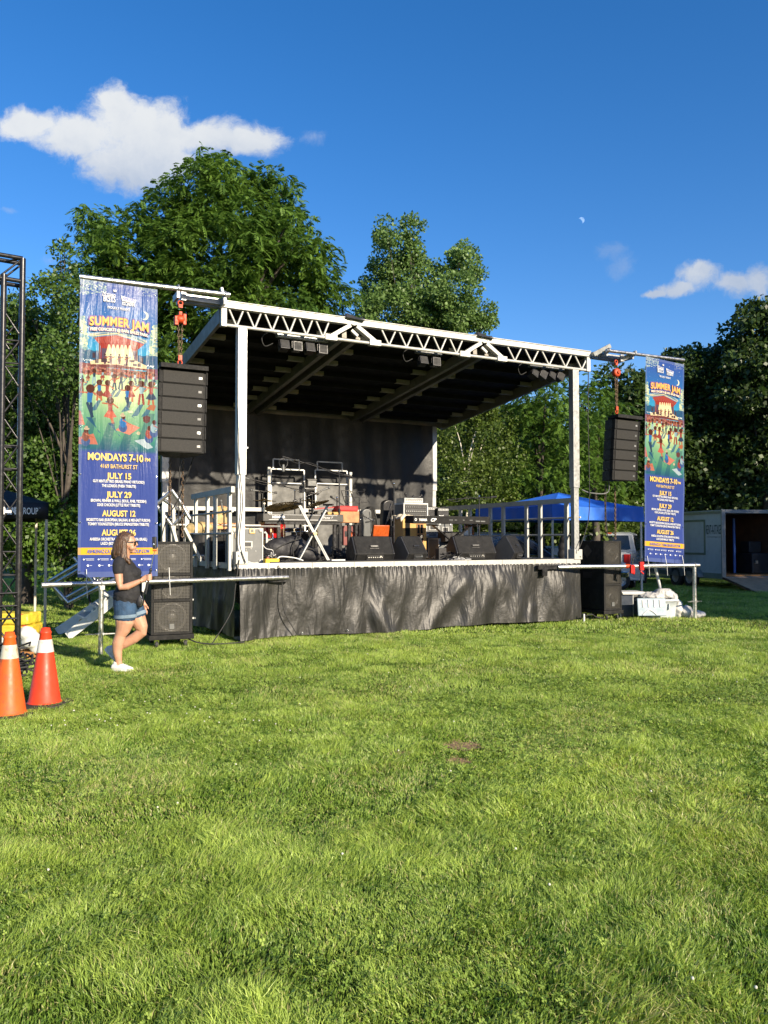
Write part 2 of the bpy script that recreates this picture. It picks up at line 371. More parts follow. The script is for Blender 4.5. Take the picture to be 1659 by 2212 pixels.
def grass(name, y0, y1, dens, h0, w0, seed, seg2, margin=1.12, mat_=None):
    r = np.random.default_rng(seed)
    k = .475 * margin; ex = 2.6; n = int((k * (y1 * y1 - y0 * y0) + 2 * ex * (y1 - y0)) * dens)
    y = y0 + (y1 - y0) * r.random(int(n * 1.0)); wm = k * y1 + ex; n = int(2 * wm * (y1 - y0) * dens); y = y0 + (y1 - y0) * r.random(n); x = (r.random(n) * 2 - 1) * wm
    keep = (abs(x) < k * y) | ((abs(x) < k * y + ex) & (r.random(n) < .5)); x = x[keep]; y = y[keep]
    for bx_, by_, ra, rb in BARE:
        q = ((x - bx_) / ra) ** 2 + ((y - by_) / rb) ** 2; keep = (q > .7 + .6 * r.random(len(x))) | (r.random(len(x)) < .30 + .3 * q)
        x = x[keep]; y = y[keep]
    # keep blades out from under the stage
    s = (x - OX) * cT + (y - OY) * sT; d = -(x - OX) * sT + (y - OY) * cT
    keep = ~((s > .1) & (s < LS - .1) & (d > .12) & (d < DS)); x = x[keep]; y = y[keep]; n = len(x)
    clump = fbm(x, y, 2.2, 5, 3); fine = fbm(x, y, 9, 9, 2); patch = fbm(x, y, .7, 3, 2)
    lush = np.clip((clump - .35) * 2.4, 0, 1)
    h = h0 * (.42 + .75 * lush) * (.55 + .75 * r.random(n)) * (.7 + .6 * fine); w = w0 * (.7 + .6 * r.random(n))
    a = r.random(n) * 2 * np.pi
    la = fbm(x, y, 2.3, 21, 2) * 12 + r.normal(0, 1.1, n); lean = h * (.25 + 1.5 * r.random(n) ** 2)
    dx, dy = np.cos(a) * w / 2, np.sin(a) * w / 2; lx, ly = np.cos(la) * lean, np.sin(la) * lean
    z0 = -.005
    dry = (r.random(n) < .06 + .26 * np.clip((fbm(x, y, 1.1, 77, 3) - .5) * 3.4, 0, 1))
    t = np.clip(.08 + .62 * fine + .45 * (patch - .5) + .3 * (r.random(n) - .5) + .2 * lush, 0, 1) * .8
    t[dry] = .86 + .14 * r.random(dry.sum())
    if seg2:
        V = np.empty((n, 5, 3)); V[:, 0] = np.c_[x - dx, y - dy, np.full(n, z0)]; V[:, 1] = np.c_[x + dx, y + dy, np.full(n, z0)]
        V[:, 2] = np.c_[x + dx * .85 + lx * .3, y + dy * .85 + ly * .3, h * .6]; V[:, 3] = np.c_[x - dx * .85 + lx * .3, y - dy * .85 + ly * .3, h * .6]
        V[:, 4] = np.c_[x + lx, y + ly, h]
        b = (np.arange(n) * 5)[:, None]; loops = (b + np.array([0, 1, 2, 3, 3, 2, 4])).ravel(); st = (np.arange(n)[:, None] * 7 + np.array([0, 4])).ravel(); tt = np.repeat(t, 2)
        return mesh_np(name, V.reshape(-1, 3), loops, st, mat_, tt), None
    V = np.empty((n, 3, 3)); V[:, 0] = np.c_[x - dx, y - dy, np.full(n, z0)]; V[:, 1] = np.c_[x + dx, y + dy, np.full(n, z0)]; V[:, 2] = np.c_[x + lx, y + ly, h]
    return mesh_np(name, V.reshape(-1, 3), np.arange(n * 3), np.arange(n) * 3, mat_, t), None
def grassmat():
    m = bpy.data.materials.new('grass_blades'); m.use_nodes = True; T = NT(m.node_tree); p = T.n['Principled BSDF']; out = T.n['Material Output']
    a = T.node('ShaderNodeAttribute', attribute_name='tint').outputs['Fac']
    c = T.mix(T.ramp(a, 0, .8, smooth=False), (.075, .18, .018), (.52, .65, .14))
    c = T.mix(T.ramp(a, .82, .86), c, (.48, .46, .20))
    T.put(p.inputs['Base Color'], c); p.inputs['Roughness'].default_value = .42; p.inputs['Specular IOR Level'].default_value = .4
    tr = T.node('ShaderNodeBsdfTranslucent'); T.put(tr.inputs[0], T.mix(1, c, (1.3, 1.25, .7), 'MULTIPLY'))
    mx = T.node('ShaderNodeMixShader'); mx.inputs[0].default_value = .38; T.l.new(p.outputs[0], mx.inputs[1]); T.l.new(tr.outputs[0], mx.inputs[2]); T.l.new(mx.outputs[0], out.inputs[0])
    return m
GM = grassmat()
def join_grass():
    mes = [grass('g', 1.2, 4.6, 17500, .050, .0046, 1, True, mat_=GM)[0], grass('g', 4.6, 8, 9500, .048, .0064, 2, True, mat_=GM)[0],
           grass('g', 8, 14, 4200, .048, .009, 3, False, mat_=GM)[0], grass('g', 14, 34, 1000, .055, .018, 4, False, mat_=GM)[0]]
    obs = []
    root = None
    for i, me in enumerate(mes):
        me.name = 'grass'; o = bpy.data.objects.new('grass', me); COL.objects.link(o)
        tag(o, ['mown lawn blades nearest the camera', 'mown lawn blades a few metres out', 'mown lawn blades in front of the stage', 'far lawn blades around and beyond the stage'][i], 'grass', None, 'stuff')
join_grass()
def clover():
    r = np.random.default_rng(8); n = 62000
    y = np.sqrt(r.random(n) * (9.5 ** 2 - 4) + 4); x = (r.random(n) * 2 - 1) * (.53 * y + 1.5)
    k = fbm(x, y, 1.6, 55, 3); keep = (k > .5 - .1 * r.random(n))
    for bx_, by_, ra, rb in BARE: keep &= (((x - bx_) / ra) ** 2 + ((y - by_) / rb) ** 2 > 1)
    x, y = x[keep], y[keep]; n = len(x)
    V = []; tint = []
    # three leaflets, each a hexagon-like quad pair
    z = .02 + .03 * r.random(n); a0 = r.random(n) * 6.28; sz = (.0045 + .0038 * r.random(n)) * (1 + (y > 5) * .35); tx = r.normal(0, .35, n); ty = r.normal(0, .35, n); t = .12 + .5 * r.random(n)
    parts = []
    for j in range(3):
        a = a0 + j * 2.094
        ring = []
        for (rr, da) in ((.12, 0), (.75, -.62), (1.45, -.5), (1.6, 0), (1.45, .5), (.75, .62)):
            px_ = np.cos(a + da) * sz * rr; py_ = np.sin(a + da) * sz * rr
            ring.append(np.c_[x + px_, y + py_, z + px_ * tx + py_ * ty])
        parts.append(np.stack(ring, 1))
    V = np.concatenate(parts, 0); nn = len(V)
    me = mesh_np('clover', V.reshape(-1, 3), np.arange(nn * 6), np.arange(nn) * 6, GM, np.tile(t, 3))
    o = bpy.data.objects.new('clover_leaves', me); COL.objects.link(o); tag(o, 'low clover leaves growing through the lawn', 'clover', None, 'stuff')
    # clover flowers
    m = MB(); n = 70
    for i in range(n):
        yy = math.sqrt(rnd.random() * (12 ** 2 - 5) + 5); xx = (rnd.random() * 2 - 1) * .5 * yy
        if rnd.random() < .35: yy = 6.6 + rnd.random() * 1.6; xx = -2.9 + rnd.random() * 2.2
        m.ball((xx, yy, .055 + rnd.random() * .02), (.0065, .0065, .006), 7, 5)
    o = m.build('clover_flowers', mat('clover_flower_white', (.5, .5, .42), .8)); tag(o, 'tiny white clover flowers dotted over the lawn', 'flowers', None, 'stuff')
    m = MB()
    for bx_, by_, ra, rb in BARE:
        pts = []
        for k in range(20):
            t = 6.283 * k / 20; q = .6 + .5 * rnd.random(); pts.append((bx_ + math.cos(t) * ra * q, by_ + math.sin(t) * rb * q, .012))
        m.add(pts, [tuple(range(20))])
        for k in range(160):
            t = rnd.random() * 6.28; q = rnd.random() ** .5; X = bx_ + math.cos(t) * ra * q; Y = by_ + math.sin(t) * rb * q; a = rnd.random() * 6.28; L = .03 + .03 * rnd.random()
            m.add([(X, Y, .014), (X + .003, Y + .003, .014), (X + math.cos(a) * L, Y + math.sin(a) * L, .018 + rnd.random() * .02)], [(0, 1, 2)])
    tag(m.build('bare_soil', sm_), 'small brown bare patches worn into the lawn', None, None, 'structure')
clover()

# ------------------------------------------------------------------ trees
LM = {'walnut': leafmat('walnut_leaves', (.040, .092, .018), (.14, .24, .038), .35),
      'poplar': leafmat('poplar_leaves', (.06, .115, .03), (.17, .27, .075), .35),
      'birch': leafmat('birch_leaves', (.035, .065, .012), (.12, .17, .03), .3),
      'bright': leafmat('bright_leaves', (.035, .085, .012), (.12, .21, .03), .35),
      'maple': leafmat('maple_leaves', (.028, .065, .014), (.095, .165, .030), .3),
      'dark': leafmat('shaded_leaves', (.012, .026, .008), (.055, .095, .02), .2)}  # shade of the wood is put into this darker leaf colour
BARK = mat('grey_bark', (.06, .05, .04), .85, 0, .3, 5, .8, 18); BIRCHB = mat('white_birch_bark', (.62, .58, .5), .6, 0, .15, 6, .3, 20, dirt=(.08, .07, .06), dirt_amt=.8)
LD = 2.0
def unit(r, n):
    v = r.normal(size=(n, 3)); return v / np.linalg.norm(v, axis=1)[:, None]
def crown_mesh(name, blobs, kind, leafkind, dens, leaf, seed, clump=.55, gap=.25, sprays=0):
    """blobs: (x,y,z,rx,ry,rz). Leaf clumps on and inside every ellipsoid; each clump is a set of leaves."""
    r = np.random.default_rng(seed); P = []; Nn = []; CT = []
    for (bx_, by_, bz, rx, ry, rz) in blobs:
        S = 4 * np.pi * ((rx * ry) ** 1.6 / 3 + (rx * rz) ** 1.6 / 3 + (ry * rz) ** 1.6 / 3) ** (1 / 1.6)
        nc = max(10, int(S / (clump ** 2) * 1.05)); u = unit(r, nc); rad = .72 + .36 * r.random(nc)
        nin = nc // 3; rad[:nin] = .35 + .35 * r.random(nin)
        c = np.array([bx_, by_, bz]) + u * rad[:, None] * np.array([rx, ry, rz])
        keep = r.random(nc) > gap * .5; c = c[keep]; u = u[keep]
        nl = int(dens * LD * clump ** 2)
        cr = clump * (.55 + .6 * r.random(len(c)))
        for i in range(len(c)):
            k = max(3, int(nl * (cr[i] / clump) ** 2)); w = unit(r, k) + u[i] * .35 + np.array([0, 0, .2]); w /= np.linalg.norm(w, axis=1)[:, None]
            q = c[i] + w * (cr[i] * (.45 + .6 * r.random(k)))[:, None] * np.array([1, 1, .72])
            P.append(q); Nn.append(w); CT.append(np.full(k, r.random()))
    P = np.concatenate(P); W = np.concatenate(Nn); ct = np.concatenate(CT); n = len(P)
    if leafkind == 'compound':
        # every point is the base of a drooping rachis with paired leaflets
        nl = 5; L = leaf * (1.45 + .8 * r.random(n)); out = W * .6 + unit(r, n) * .9; out[:, 2] = out[:, 2] * .5 - .15; out /= np.linalg.norm(out, axis=1)[:, None] + 1e-9
        side = np.cross(out, [0, 0, 1.0]); side /= np.linalg.norm(side, axis=1)[:, None] + 1e-9; V = []; tt = []
        roll = r.normal(0, .35, n)[:, None]
        for j in range(nl):
            f = (j + .6) / nl; base = P + out * (L * f)[:, None]; base[:, 2] -= L * f * f * .45
            for sgn in (-1, 1):
                d = side * sgn * .9 + out * .45; d[:, 2] -= .22 + .2 * f; d[:, 2] += (roll[:, 0] * sgn); d /= np.linalg.norm(d, axis=1)[:, None]
                ln = leaf * (1.1 - .5 * abs(f - .5)) * (.85 + .3 * r.random(n)); wd = np.cross(d, np.cross(out, side)); wd /= np.linalg.norm(wd, axis=1)[:, None] + 1e-9
                wv = wd * (ln * .27)[:, None]; mid = base + d * (ln * .45)[:, None]; tip = base + d * ln[:, None]; tip[:, 2] -= ln * .12
                V.append(np.stack([base, mid + wv, tip, mid - wv], 1)); tt.append(ct * .55 + .45 * r.random(n))
        V = np.concatenate(V); tint = np.concatenate(tt)
    else:
        d = W * .6 + unit(r, n) * .8; d[:, 2] -= .35; d /= np.linalg.norm(d, axis=1)[:, None]
        nn = unit(r, n) + W * .9 + np.array([0, 0, .5]); wd = np.cross(d, nn); wd /= np.linalg.norm(wd, axis=1)[:, None] + 1e-9
        ln = leaf * (.7 + .6 * r.random(n)); wv = wd * (ln * .36)[:, None]; mid = P + d * (ln * .45)[:, None]
        V = np.stack([P, mid + wv, P + d * ln[:, None], mid - wv], 1); tint = ct * .5 + .5 * r.random(n)
    k = len(V); tint = np.clip(tint, 0, 1)
    return mesh_np(name, V.reshape(-1, 3), np.arange(k * 4), np.arange(k) * 4, LM[kind], tint)
def limbs(m, base, top, r0, blobs, n, seed):
    q = random.Random(seed); b = Vector(base); t = b.lerp(Vector(top), .8)
    pts = [b.lerp(t, k / 6) + Vector((q.uniform(-.12, .12), q.uniform(-.12, .12), 0)) * (k > 0) for k in range(7)]
    m.path(pts, [r0 * (1 - .13 * k) for k in range(7)], 10)
    for i in range(n):
        bl = q.choice(blobs); s = pts[q.randint(2, 4)]; e = Vector(bl[:3]) + Vector((q.uniform(-.6, .6) * bl[3], q.uniform(-.6, .6) * bl[4], q.uniform(-.2, .8) * bl[5]))
        mid = s.lerp(e, .5) + Vector((0, 0, q.uniform(.1, .5))); rr = r0 * q.uniform(.2, .4)
        m.path(curve_pts([s, mid, e], 3), [rr * (1 - .13 * k) for k in range(7)], 6)
def tree(label, cat, Y, blobs_px, kind, leafkind, dens, leaf, seed, trunk_px, r0=.2, clump=.55, gap=.25, yr=.8, bark=None, nl=10, group='trees behind the stage', name='tree'):
    """blobs_px: (px,py,r_px[,ry_px[,dY]]) in photo pixels at distance Y: real ellipsoids at real distance"""
    r = random.Random(seed); B = []
    for q in blobs_px:
        px, py, rp = q[:3]; rq = q[3] if len(q) > 3 else rp; yy = Y + (q[4] if len(q) > 4 else r.uniform(-1, 1)); c = at(px, py, yy); s = yy / FPX
        B.append((c.x, c.y, c.z, rp * s, rp * s * yr, rq * s))
    x0, y0 = at(trunk_px, 1200, Y).x, Y
    root = thing(name, label, cat, (x0, y0, 0), 0, group)
    Bl = [(a - x0, b - y0, c, d, e, f) for a, b, c, d, e, f in B]
    me = crown_mesh('crown', Bl, kind, leafkind, dens, leaf, seed, clump, gap)
    o = bpy.data.objects.new('crown', me); COL.objects.link(o); o.parent = root
    m = MB(); top = max(Bl, key=lambda b: b[2] + b[5]); limbs(m, (0, 0, 0), (top[0] * .7, top[1] * .5, top[2]), r0, Bl, nl, seed); m.build('trunk', bark or BARK, root)
    return root
# the large walnut-leaved tree behind the left half of the roof
tree('huge leafy tree with drooping feathery leaves, tallest, behind the left half of the roof', 'tree', 24,
     [(440, 420, 78, 70), (560, 470, 88, 82), (350, 470, 62, 60), (478, 372, 48, 45), (600, 420, 42, 40), (480, 540, 130, 100), (630, 520, 50, 55), (230, 500, 55, 55), (300, 560, 88, 80), (195, 560, 40, 50),
      (600, 620, 95, 80), (692, 575, 50, 52), (706, 650, 44, 60), (430, 660, 150, 90), (270, 660, 90, 80), (590, 720, 130, 70), (400, 800, 130, 110)],
     'walnut', 'compound', 60, .105, 3, 470, .35, .52, .1, nl=12)
tree('tall pale green poplar with upright spires, behind the middle of the roof', 'tree', 27,
     [(895, 530, 28, 56), (833, 550, 28, 50), (872, 610, 50, 60), (815, 610, 36, 50), (930, 620, 36, 60), (1003, 575, 30, 52), (985, 640, 42, 50), (860, 680, 90, 60), (1000, 690, 55, 45), (935, 700, 60, 50), (1035, 690, 26, 30), (800, 700, 26, 40), (893, 492, 18, 26), (838, 508, 20, 28), (1002, 545, 16, 24)],
     'poplar', 'simple', 420, .105, 5, 905, .12, .34, .45, nl=14)
tree('slender wispy topped tree between the black truss tower and the left banner', 'tree', 19,
     [(135, 570, 18, 40), (130, 640, 45, 50), (160, 690, 55, 60), (95, 720, 50, 60), (150, 790, 75, 70), (75, 830, 60, 70)],
     'maple', 'simple', 420, .085, 9, 150, .10, .38, .5, nl=14)
tree('dense broad leaved tree behind the black truss tower', 'tree', 20.5,
     [(20, 700, 50, 60), (60, 780, 80, 80), (10, 860, 90, 90), (120, 880, 95, 90), (40, 980, 110, 90), (160, 1000, 90, 80), (-60, 800, 90, 110), (-80, 1000, 100, 110)],
     'maple', 'simple', 420, .105, 13, 60, .2, .48, .3, nl=6)
tree('dark green tree directly behind the left banner', 'tree', 21,
     [(230, 760, 90, 90), (330, 820, 80, 90), (250, 920, 110, 100), (350, 960, 90, 90), (230, 1050, 110, 90), (330, 1090, 100, 80)],
     'maple', 'compound', 34, .105, 17, 270, .18, .5, .2, nl=5)
tree('low bright leafy shrub under the trees by the black canopy', 'shrub', 18.6,
     [(150, 1130, 70, 60), (60, 1150, 80, 60), (230, 1160, 70, 60), (300, 1170, 60, 55), (-30, 1140, 70, 60), (120, 1065, 60, 45)],
     'bright', 'simple', 340, .10, 19, 150, .05, .4, .35, nl=4, group='shrubs along the wood edge', name='shrub')
tree('low weedy bush at the foot of the wood beside the white wooden steps', 'shrub', 18,
     [(165, 1240, 50, 30), (220, 1235, 45, 28), (110, 1240, 36, 30), (270, 1240, 40, 25)],
     'bright', 'simple', 240, .09, 23, 190, .03, .3, .35, nl=5, group='shrubs along the wood edge', name='shrub')
tree('birch with pale stems behind the right rear corner of the stage', 'tree', 25,
     [(1010, 860, 60, 70), (990, 950, 70, 70), (1060, 920, 60, 80), (1000, 1040, 70, 60), (1075, 1030, 55, 70), (1040, 830, 45, 50), (960, 1100, 60, 50), (1080, 1100, 60, 40)],
     'birch', 'simple', 300, .095, 29, 1000, .07, .42, .45, bark=BIRCHB, nl=9)
tree('full sunlit tree left of the front right roof post', 'tree', 26.5,
     [(1150, 860, 65, 60), (1200, 900, 65, 70), (1120, 930, 70, 70), (1180, 990, 90, 80), (1250, 960, 50, 80), (1130, 1060, 80, 60), (1220, 1070, 70, 60), (1170, 815, 36, 30)],
     'walnut', 'compound', 24, .11, 31, 1170, .2, .55, .3)
tree('rounded bright crowned tree just right of the front right roof post', 'tree', 28,
     [(1275, 850, 40, 40), (1300, 920, 50, 60), (1290, 1000, 55, 60), (1310, 1060, 50, 50), (1260, 880, 40, 50)],
     'bright', 'compound', 24, .12, 37, 1285, .18, .55, .35)
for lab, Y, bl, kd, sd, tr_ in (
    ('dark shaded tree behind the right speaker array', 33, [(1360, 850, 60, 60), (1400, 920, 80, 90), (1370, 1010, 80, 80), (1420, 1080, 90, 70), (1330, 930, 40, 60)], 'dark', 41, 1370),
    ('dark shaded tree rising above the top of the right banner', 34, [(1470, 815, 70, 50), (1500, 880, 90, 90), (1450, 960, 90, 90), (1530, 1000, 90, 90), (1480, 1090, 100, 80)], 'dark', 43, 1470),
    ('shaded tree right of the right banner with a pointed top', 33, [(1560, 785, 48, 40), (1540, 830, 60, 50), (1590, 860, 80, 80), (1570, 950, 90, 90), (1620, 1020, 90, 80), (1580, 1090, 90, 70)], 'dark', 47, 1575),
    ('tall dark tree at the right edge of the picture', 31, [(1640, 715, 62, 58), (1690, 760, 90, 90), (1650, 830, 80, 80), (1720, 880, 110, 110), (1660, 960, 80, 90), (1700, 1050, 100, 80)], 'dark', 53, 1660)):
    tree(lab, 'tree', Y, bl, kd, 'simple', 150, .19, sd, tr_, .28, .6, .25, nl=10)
# dark understorey that closes the wood near the ground
tree('low leafy thicket behind the blue canopy', 'thicket', 30.5, [(960, 1120, 80, 60), (1060, 1130, 80, 60), (1160, 1130, 90, 60), (1260, 1140, 90, 60), (1350, 1150, 80, 55)], 'birch', 'simple', 170, .16, 59, 1100, .06, .6, .2, nl=6, group='shrubs along the wood edge', name='shrub')
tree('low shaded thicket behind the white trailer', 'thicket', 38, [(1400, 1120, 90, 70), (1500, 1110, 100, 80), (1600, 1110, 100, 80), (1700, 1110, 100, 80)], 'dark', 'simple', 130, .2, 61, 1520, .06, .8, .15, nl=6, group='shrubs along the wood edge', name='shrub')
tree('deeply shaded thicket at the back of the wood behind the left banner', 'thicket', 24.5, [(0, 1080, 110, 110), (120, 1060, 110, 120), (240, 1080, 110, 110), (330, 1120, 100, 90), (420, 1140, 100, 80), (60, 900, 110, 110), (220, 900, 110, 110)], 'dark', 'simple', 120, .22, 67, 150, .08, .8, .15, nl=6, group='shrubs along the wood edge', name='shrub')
tree('dark wood filling the gap behind the birch', 'tree', 33, [(980, 950, 80, 90), (1060, 960, 90, 90), (1140, 980, 90, 90), (1220, 980, 90, 90), (1300, 1000, 90, 90), (1000, 1060, 90, 80), (1120, 1070, 100, 80), (1240, 1080, 100, 80), (1340, 1090, 90, 70)], 'maple', 'simple', 130, .2, 73, 1130, .2, .7, .1, nl=8)
# trees off to the right that throw the evening shade over the trailer and the dark wood
def shade_tree(label, x, y, h, w, seed, src=None):
    if src is not None:
        return copy_tree(src, None, label, (x, y, 0), seed)
    root = thing('tree', label, 'tree', (x, y, 0), 0, 'trees outside the frame that shade the trailer')
    Bl = [(0, 0, h * .75, w * .8, w * .8, h * .25), (w * .3, .5, h * .5, w * .8, w * .9, h * .25), (-w * .3, -.5, h * .45, w * .8, w * .9, h * .25), (0, 0, h * .25, w * .8, w * .8, h * .25)]
    me = crown_mesh('crown', Bl, 'maple', 'simple', 60, .3, seed, 1.1, .1); o = bpy.data.objects.new('crown', me); COL.objects.link(o); o.parent = root
    m = MB(); limbs(m, (0, 0, 0), (0, 0, h * .7), .3, Bl, 8, seed); m.build('trunk', BARK, root); return root
# ================================================================== the mobile stage
stage = thing('mobile_stage', 'aluminium trailer stage with tilted black roof, truss front and black vinyl skirt', 'stage', (OX, OY, 0), TH)
m = MB(); m.bx(0.03, LS - .03, .03, DS - .03, ZD - .09, ZD); m.build('deck', M['deck'], stage)
m = MB(); m.bx(-.02, LS + .02, -.03, .027, ZD - .085, ZD + .012)
for i in range(9): m.box((.5 + i * .77, -.034, ZD - .035), (.012, .01, .09))
m.bx(-.05, -.003, .03, DS, ZD - .085, ZD + .008); m.bx(LS + .003, LS + .05, .03, DS, ZD - .085, ZD + .008)
m.build('deck_edge', M['alu_white'], stage, bevel=.004)
# undercarriage and jacks
m = MB(); m.bx(.6, LS - .6, 1.5, 2.1, .45, 1.13); m.bx(.6, LS - .6, 3.5, 4.1, .45, 1.13); m.build('chassis', M['black_metal'], stage)
for (s, d) in ((.15, .25), (LS - .15, .25), (.15, DS - .3), (LS - .15, DS - .3)):
    m = MB(); m.tube((s, d, 0), (s, d, ZD - .09), .035); m.box((s, d, .02), (.22, .22, .03)); m.build('jack', M['alu'], stage)
# skirt
def skirt_mat():
    mm = bpy.data.materials.new('black_vinyl_skirt'); mm.use_nodes = True; T = NT(mm.node_tree); p = T.n['Principled BSDF']; tc = T.node('ShaderNodeTexCoord').outputs['Object']
    T.put(p.inputs['Base Color'], T.mix(T.ramp(T.noise(3, tc, 6, .6), .3, .7), (.013, .0128, .0122), (.026, .0255, .024)))
    p.inputs['Roughness'].default_value = .46; p.inputs['Specular IOR Level'].default_value = .45
    w = T.node('ShaderNodeMapping'); w.inputs['Scale'].default_value = (3, 1, 1); T.l.new(tc, w.inputs[0])
    h = T.math('ADD', T.math('MULTIPLY', T.noise(1.3, w.outputs[0], 3, .45, dist=.4), 1.0), T.math('MULTIPLY', T.noise(22, tc, 3, .5, dist=.5), .045))
    b = T.node('ShaderNodeBump'); b.inputs['Strength'].default_value = .6; b.inputs['Distance'].default_value = .13; T.put(b.inputs['Height'], h); T.l.new(b.outputs[0], p.inputs['Normal'])
    return mm
SK = skirt_mat()
def skirt(L, side=False):
    nx, nz = (int(L * 60), 46); vs = []
    for j in range(nz + 1):
        v = j / nz
        for i in range(nx + 1):
            x = i / nx * L; ruff = math.exp(-((v - .02) / .045) ** 2) if v < .2 else 0
            y = -.035 - .02 * v
            y -= .014 * math.sin(x * 62 + 3 * math.sin(x * 7)) * max(0, 1 - v * 6)
            # swags: big soft diagonal folds
            for (cx, w, dr, am) in SW:
                u = x - (cx + dr * v); y -= am * math.sin(min(1, v * 2.2) * math.pi * .5) * math.exp(-(u / w) ** 2)
            y -= .028 * v * math.sin(x * 4.6 + 2.2 * math.sin(v * 2.4 + x)) + .010 * v * math.sin(x * 17 + v * 5)
            z = (ZD - .07) * (1 - v) + (.02 + .02 * math.sin(x * 1.7) + .05 * x / L) * v
            vs.append((x, y, z))
    fs = [(j * (nx + 1) + i, j * (nx + 1) + i + 1, (j + 1) * (nx + 1) + i + 1, (j + 1) * (nx + 1) + i) for j in range(nz) for i in range(nx)]
    return MB().add(vs, fs, True)
q = random.Random(3)
SW = [(q.uniform(0, 7), q.uniform(.18, .42), q.uniform(-.9, .9), q.uniform(-.07, .09)) for _ in range(28)]
sk = skirt(LS); sk.build('skirt', SK, stage)
SW = [(q.uniform(0, 5.6), q.uniform(.06, .2), q.uniform(-.4, .4), q.uniform(-.03, .05)) for _ in range(20)]
s2 = skirt(DS); s2.v = [(y - .0, DS - x, z) for x, y, z in s2.v]; s2.build('side_skirt', SK, stage)
s3 = skirt(DS); s3.v = [(LS - y, x, z) for x, y, z in s3.v]; s3.build('side_skirt', SK, stage)
for i in range(9):
    s = .25 + i * .82; m = MB(); m.torus((s, -.085, .075 + .045 * s / LS), .014, .004, 'Y', 12, 5); m.build('grommet', M['chrome'], stage)
# posts
for s in (.05, LS - .05):
    m = MB(); m.bx(s - .06, s + .06, -.005, .105, ZD + .012, 2.72); m.build('front_post', M['alu'], stage, bevel=.004)
    m = MB(); m.bx(s - .075, s + .075, -.02, .12, 2.66, ZB + .02); m.box((s + .09, .0, 3.1), (.03, .03, .03)); m.build('post_sleeve', M['alu'], stage, bevel=.004)
    m = MB(); m.box((s, .05, ZD + .10), (.2, .2, .2)); m.box((s - .05, -.062, ZD + .14), (.03, .02, .03)); m.box((s + .05, -.062, ZD + .06), (.03, .02, .03)); m.build('post_foot', M['alu_white'], stage, bevel=.006)
for s in (.05, LS - .05):
    m = MB(); m.bx(s - .07, s + .07, DS - .07, DS + .07, ZD - .3, ZR - .02); m.build('rear_post', M['alu'], stage, bevel=.004)
    m = MB(); m.bx(s - .088, s + .088, DS - .088, DS + .088, 2.9, ZR - .03); m.build('rear_post_sleeve', M['alu'], stage, bevel=.004)
# front truss
x0, x1 = -EXT, LS + EXT; H1, H2 = sp(762, 738, 0)[0], sp(1043, 775, 0)[0]
hw = .42
secs = [(x0, H1 - hw), (H1 + hw, H2 - hw), (H2 + hw, x1)]
tr = MB()
m = MB(); m.bx(x0, H1 - .04, -.055, .055, ZT - .12, ZT); m.bx(H1 + .04, H2 - .04, -.055, .055, ZT - .12, ZT); m.bx(H2 + .04, x1, -.055, .055, ZT - .12, ZT)
m.bx(x0, x1, -.07, -.058, ZT - .02, ZT - .004)
trs = m.build('top_chord', M['alu_white'], stage, bevel=.004)
m = MB()
for k in (0, 1, 2):
    a, b = secs[k]
    m.box((b - .12 if k < 2 else a + .2, -.0565, ZT - .07), (.42, .004, .075)); m.box((a + .25 if k else b - .35, -.0567, ZT - .07), (.35, .004, .07))
m.build('tape_patch', mat('dull_grey_patch', (.42, .43, .42), .5, .3), stage)
m = MB()
for i in range(16):
    s = x0 + .2 + i * .49; m.tube((s, -.052, ZT - .07), (s, -.068, ZT - .07), .013, n=8)
m.build('truss_bolts', M['steel'], stage)
m = MB(); m.tube((x0, 0, ZB), (x1, 0, ZB), .028, n=12); m.build('bottom_chord', M['alu_white'], stage)
for xa in (x0, x1 - .09): m = MB(); m.bx(xa, xa + .09, -.045, .045, ZB - .03, ZT - .13); m.build('truss_end', M['alu_white'], stage, bevel=.004)
m = MB()
for k, (a, b) in enumerate(secs):
    n = 6 if k == 0 else 5; w = (b - a - .1) / n
    m = MB()
    for i in range(n):
        c = a + .12 + (i + .5) * w - (.02)
        m.tube((c - w * .40, 0, ZT - .115), (c, 0, ZB + .02), .018, n=8); m.tube((c + w * .40, 0, ZT - .115), (c + .02, 0, ZB + .02), .018, n=8)
    m.build('truss_web', M['alu_white'], stage)

for h in (H1, H2):
    m = MB(); m.bar((h - .06, 0, ZT - .13), (h - hw, 0, ZB + .03), .07, .11, (0, 1, 0)); m.bar((h + .06, 0, ZT - .13), (h + hw, 0, ZB + .03), .07, .11, (0, 1, 0))
    m.box((h - hw, 0, ZB + .01), (.22, .1, .1)); m.box((h + hw, 0, ZB + .01), (.22, .1, .1)); m.tube((h, -.06, ZT - .07), (h, .06, ZT - .07), .06, n=14)
    m.bar((h - .02, .02, ZT - .2), (h + .1, .02, ZB + .1), .05, .05, (0, 1, 0)); m.build('truss_hinge', M['alu_white'], stage, bevel=.004)
    m = MB(); m.add([(h - .17, -.12, ZT - .02), (h + .17, -.13, ZT - .04), (h + .27, .1, ZT + .07), (h + .12, .0, ZT + .03), (h, .1, ZT + .1), (h - .1, .02, ZT + .09), (h - .2, .08, ZT + .02)], [(0, 1, 2, 3), (0, 3, 5), (3, 4, 5), (0, 5, 6)])
    o = m.build('rubber_flap', M['rubber'], stage); sm_o = o.modifiers.new('solid', 'SOLIDIFY'); sm_o.thickness = .012
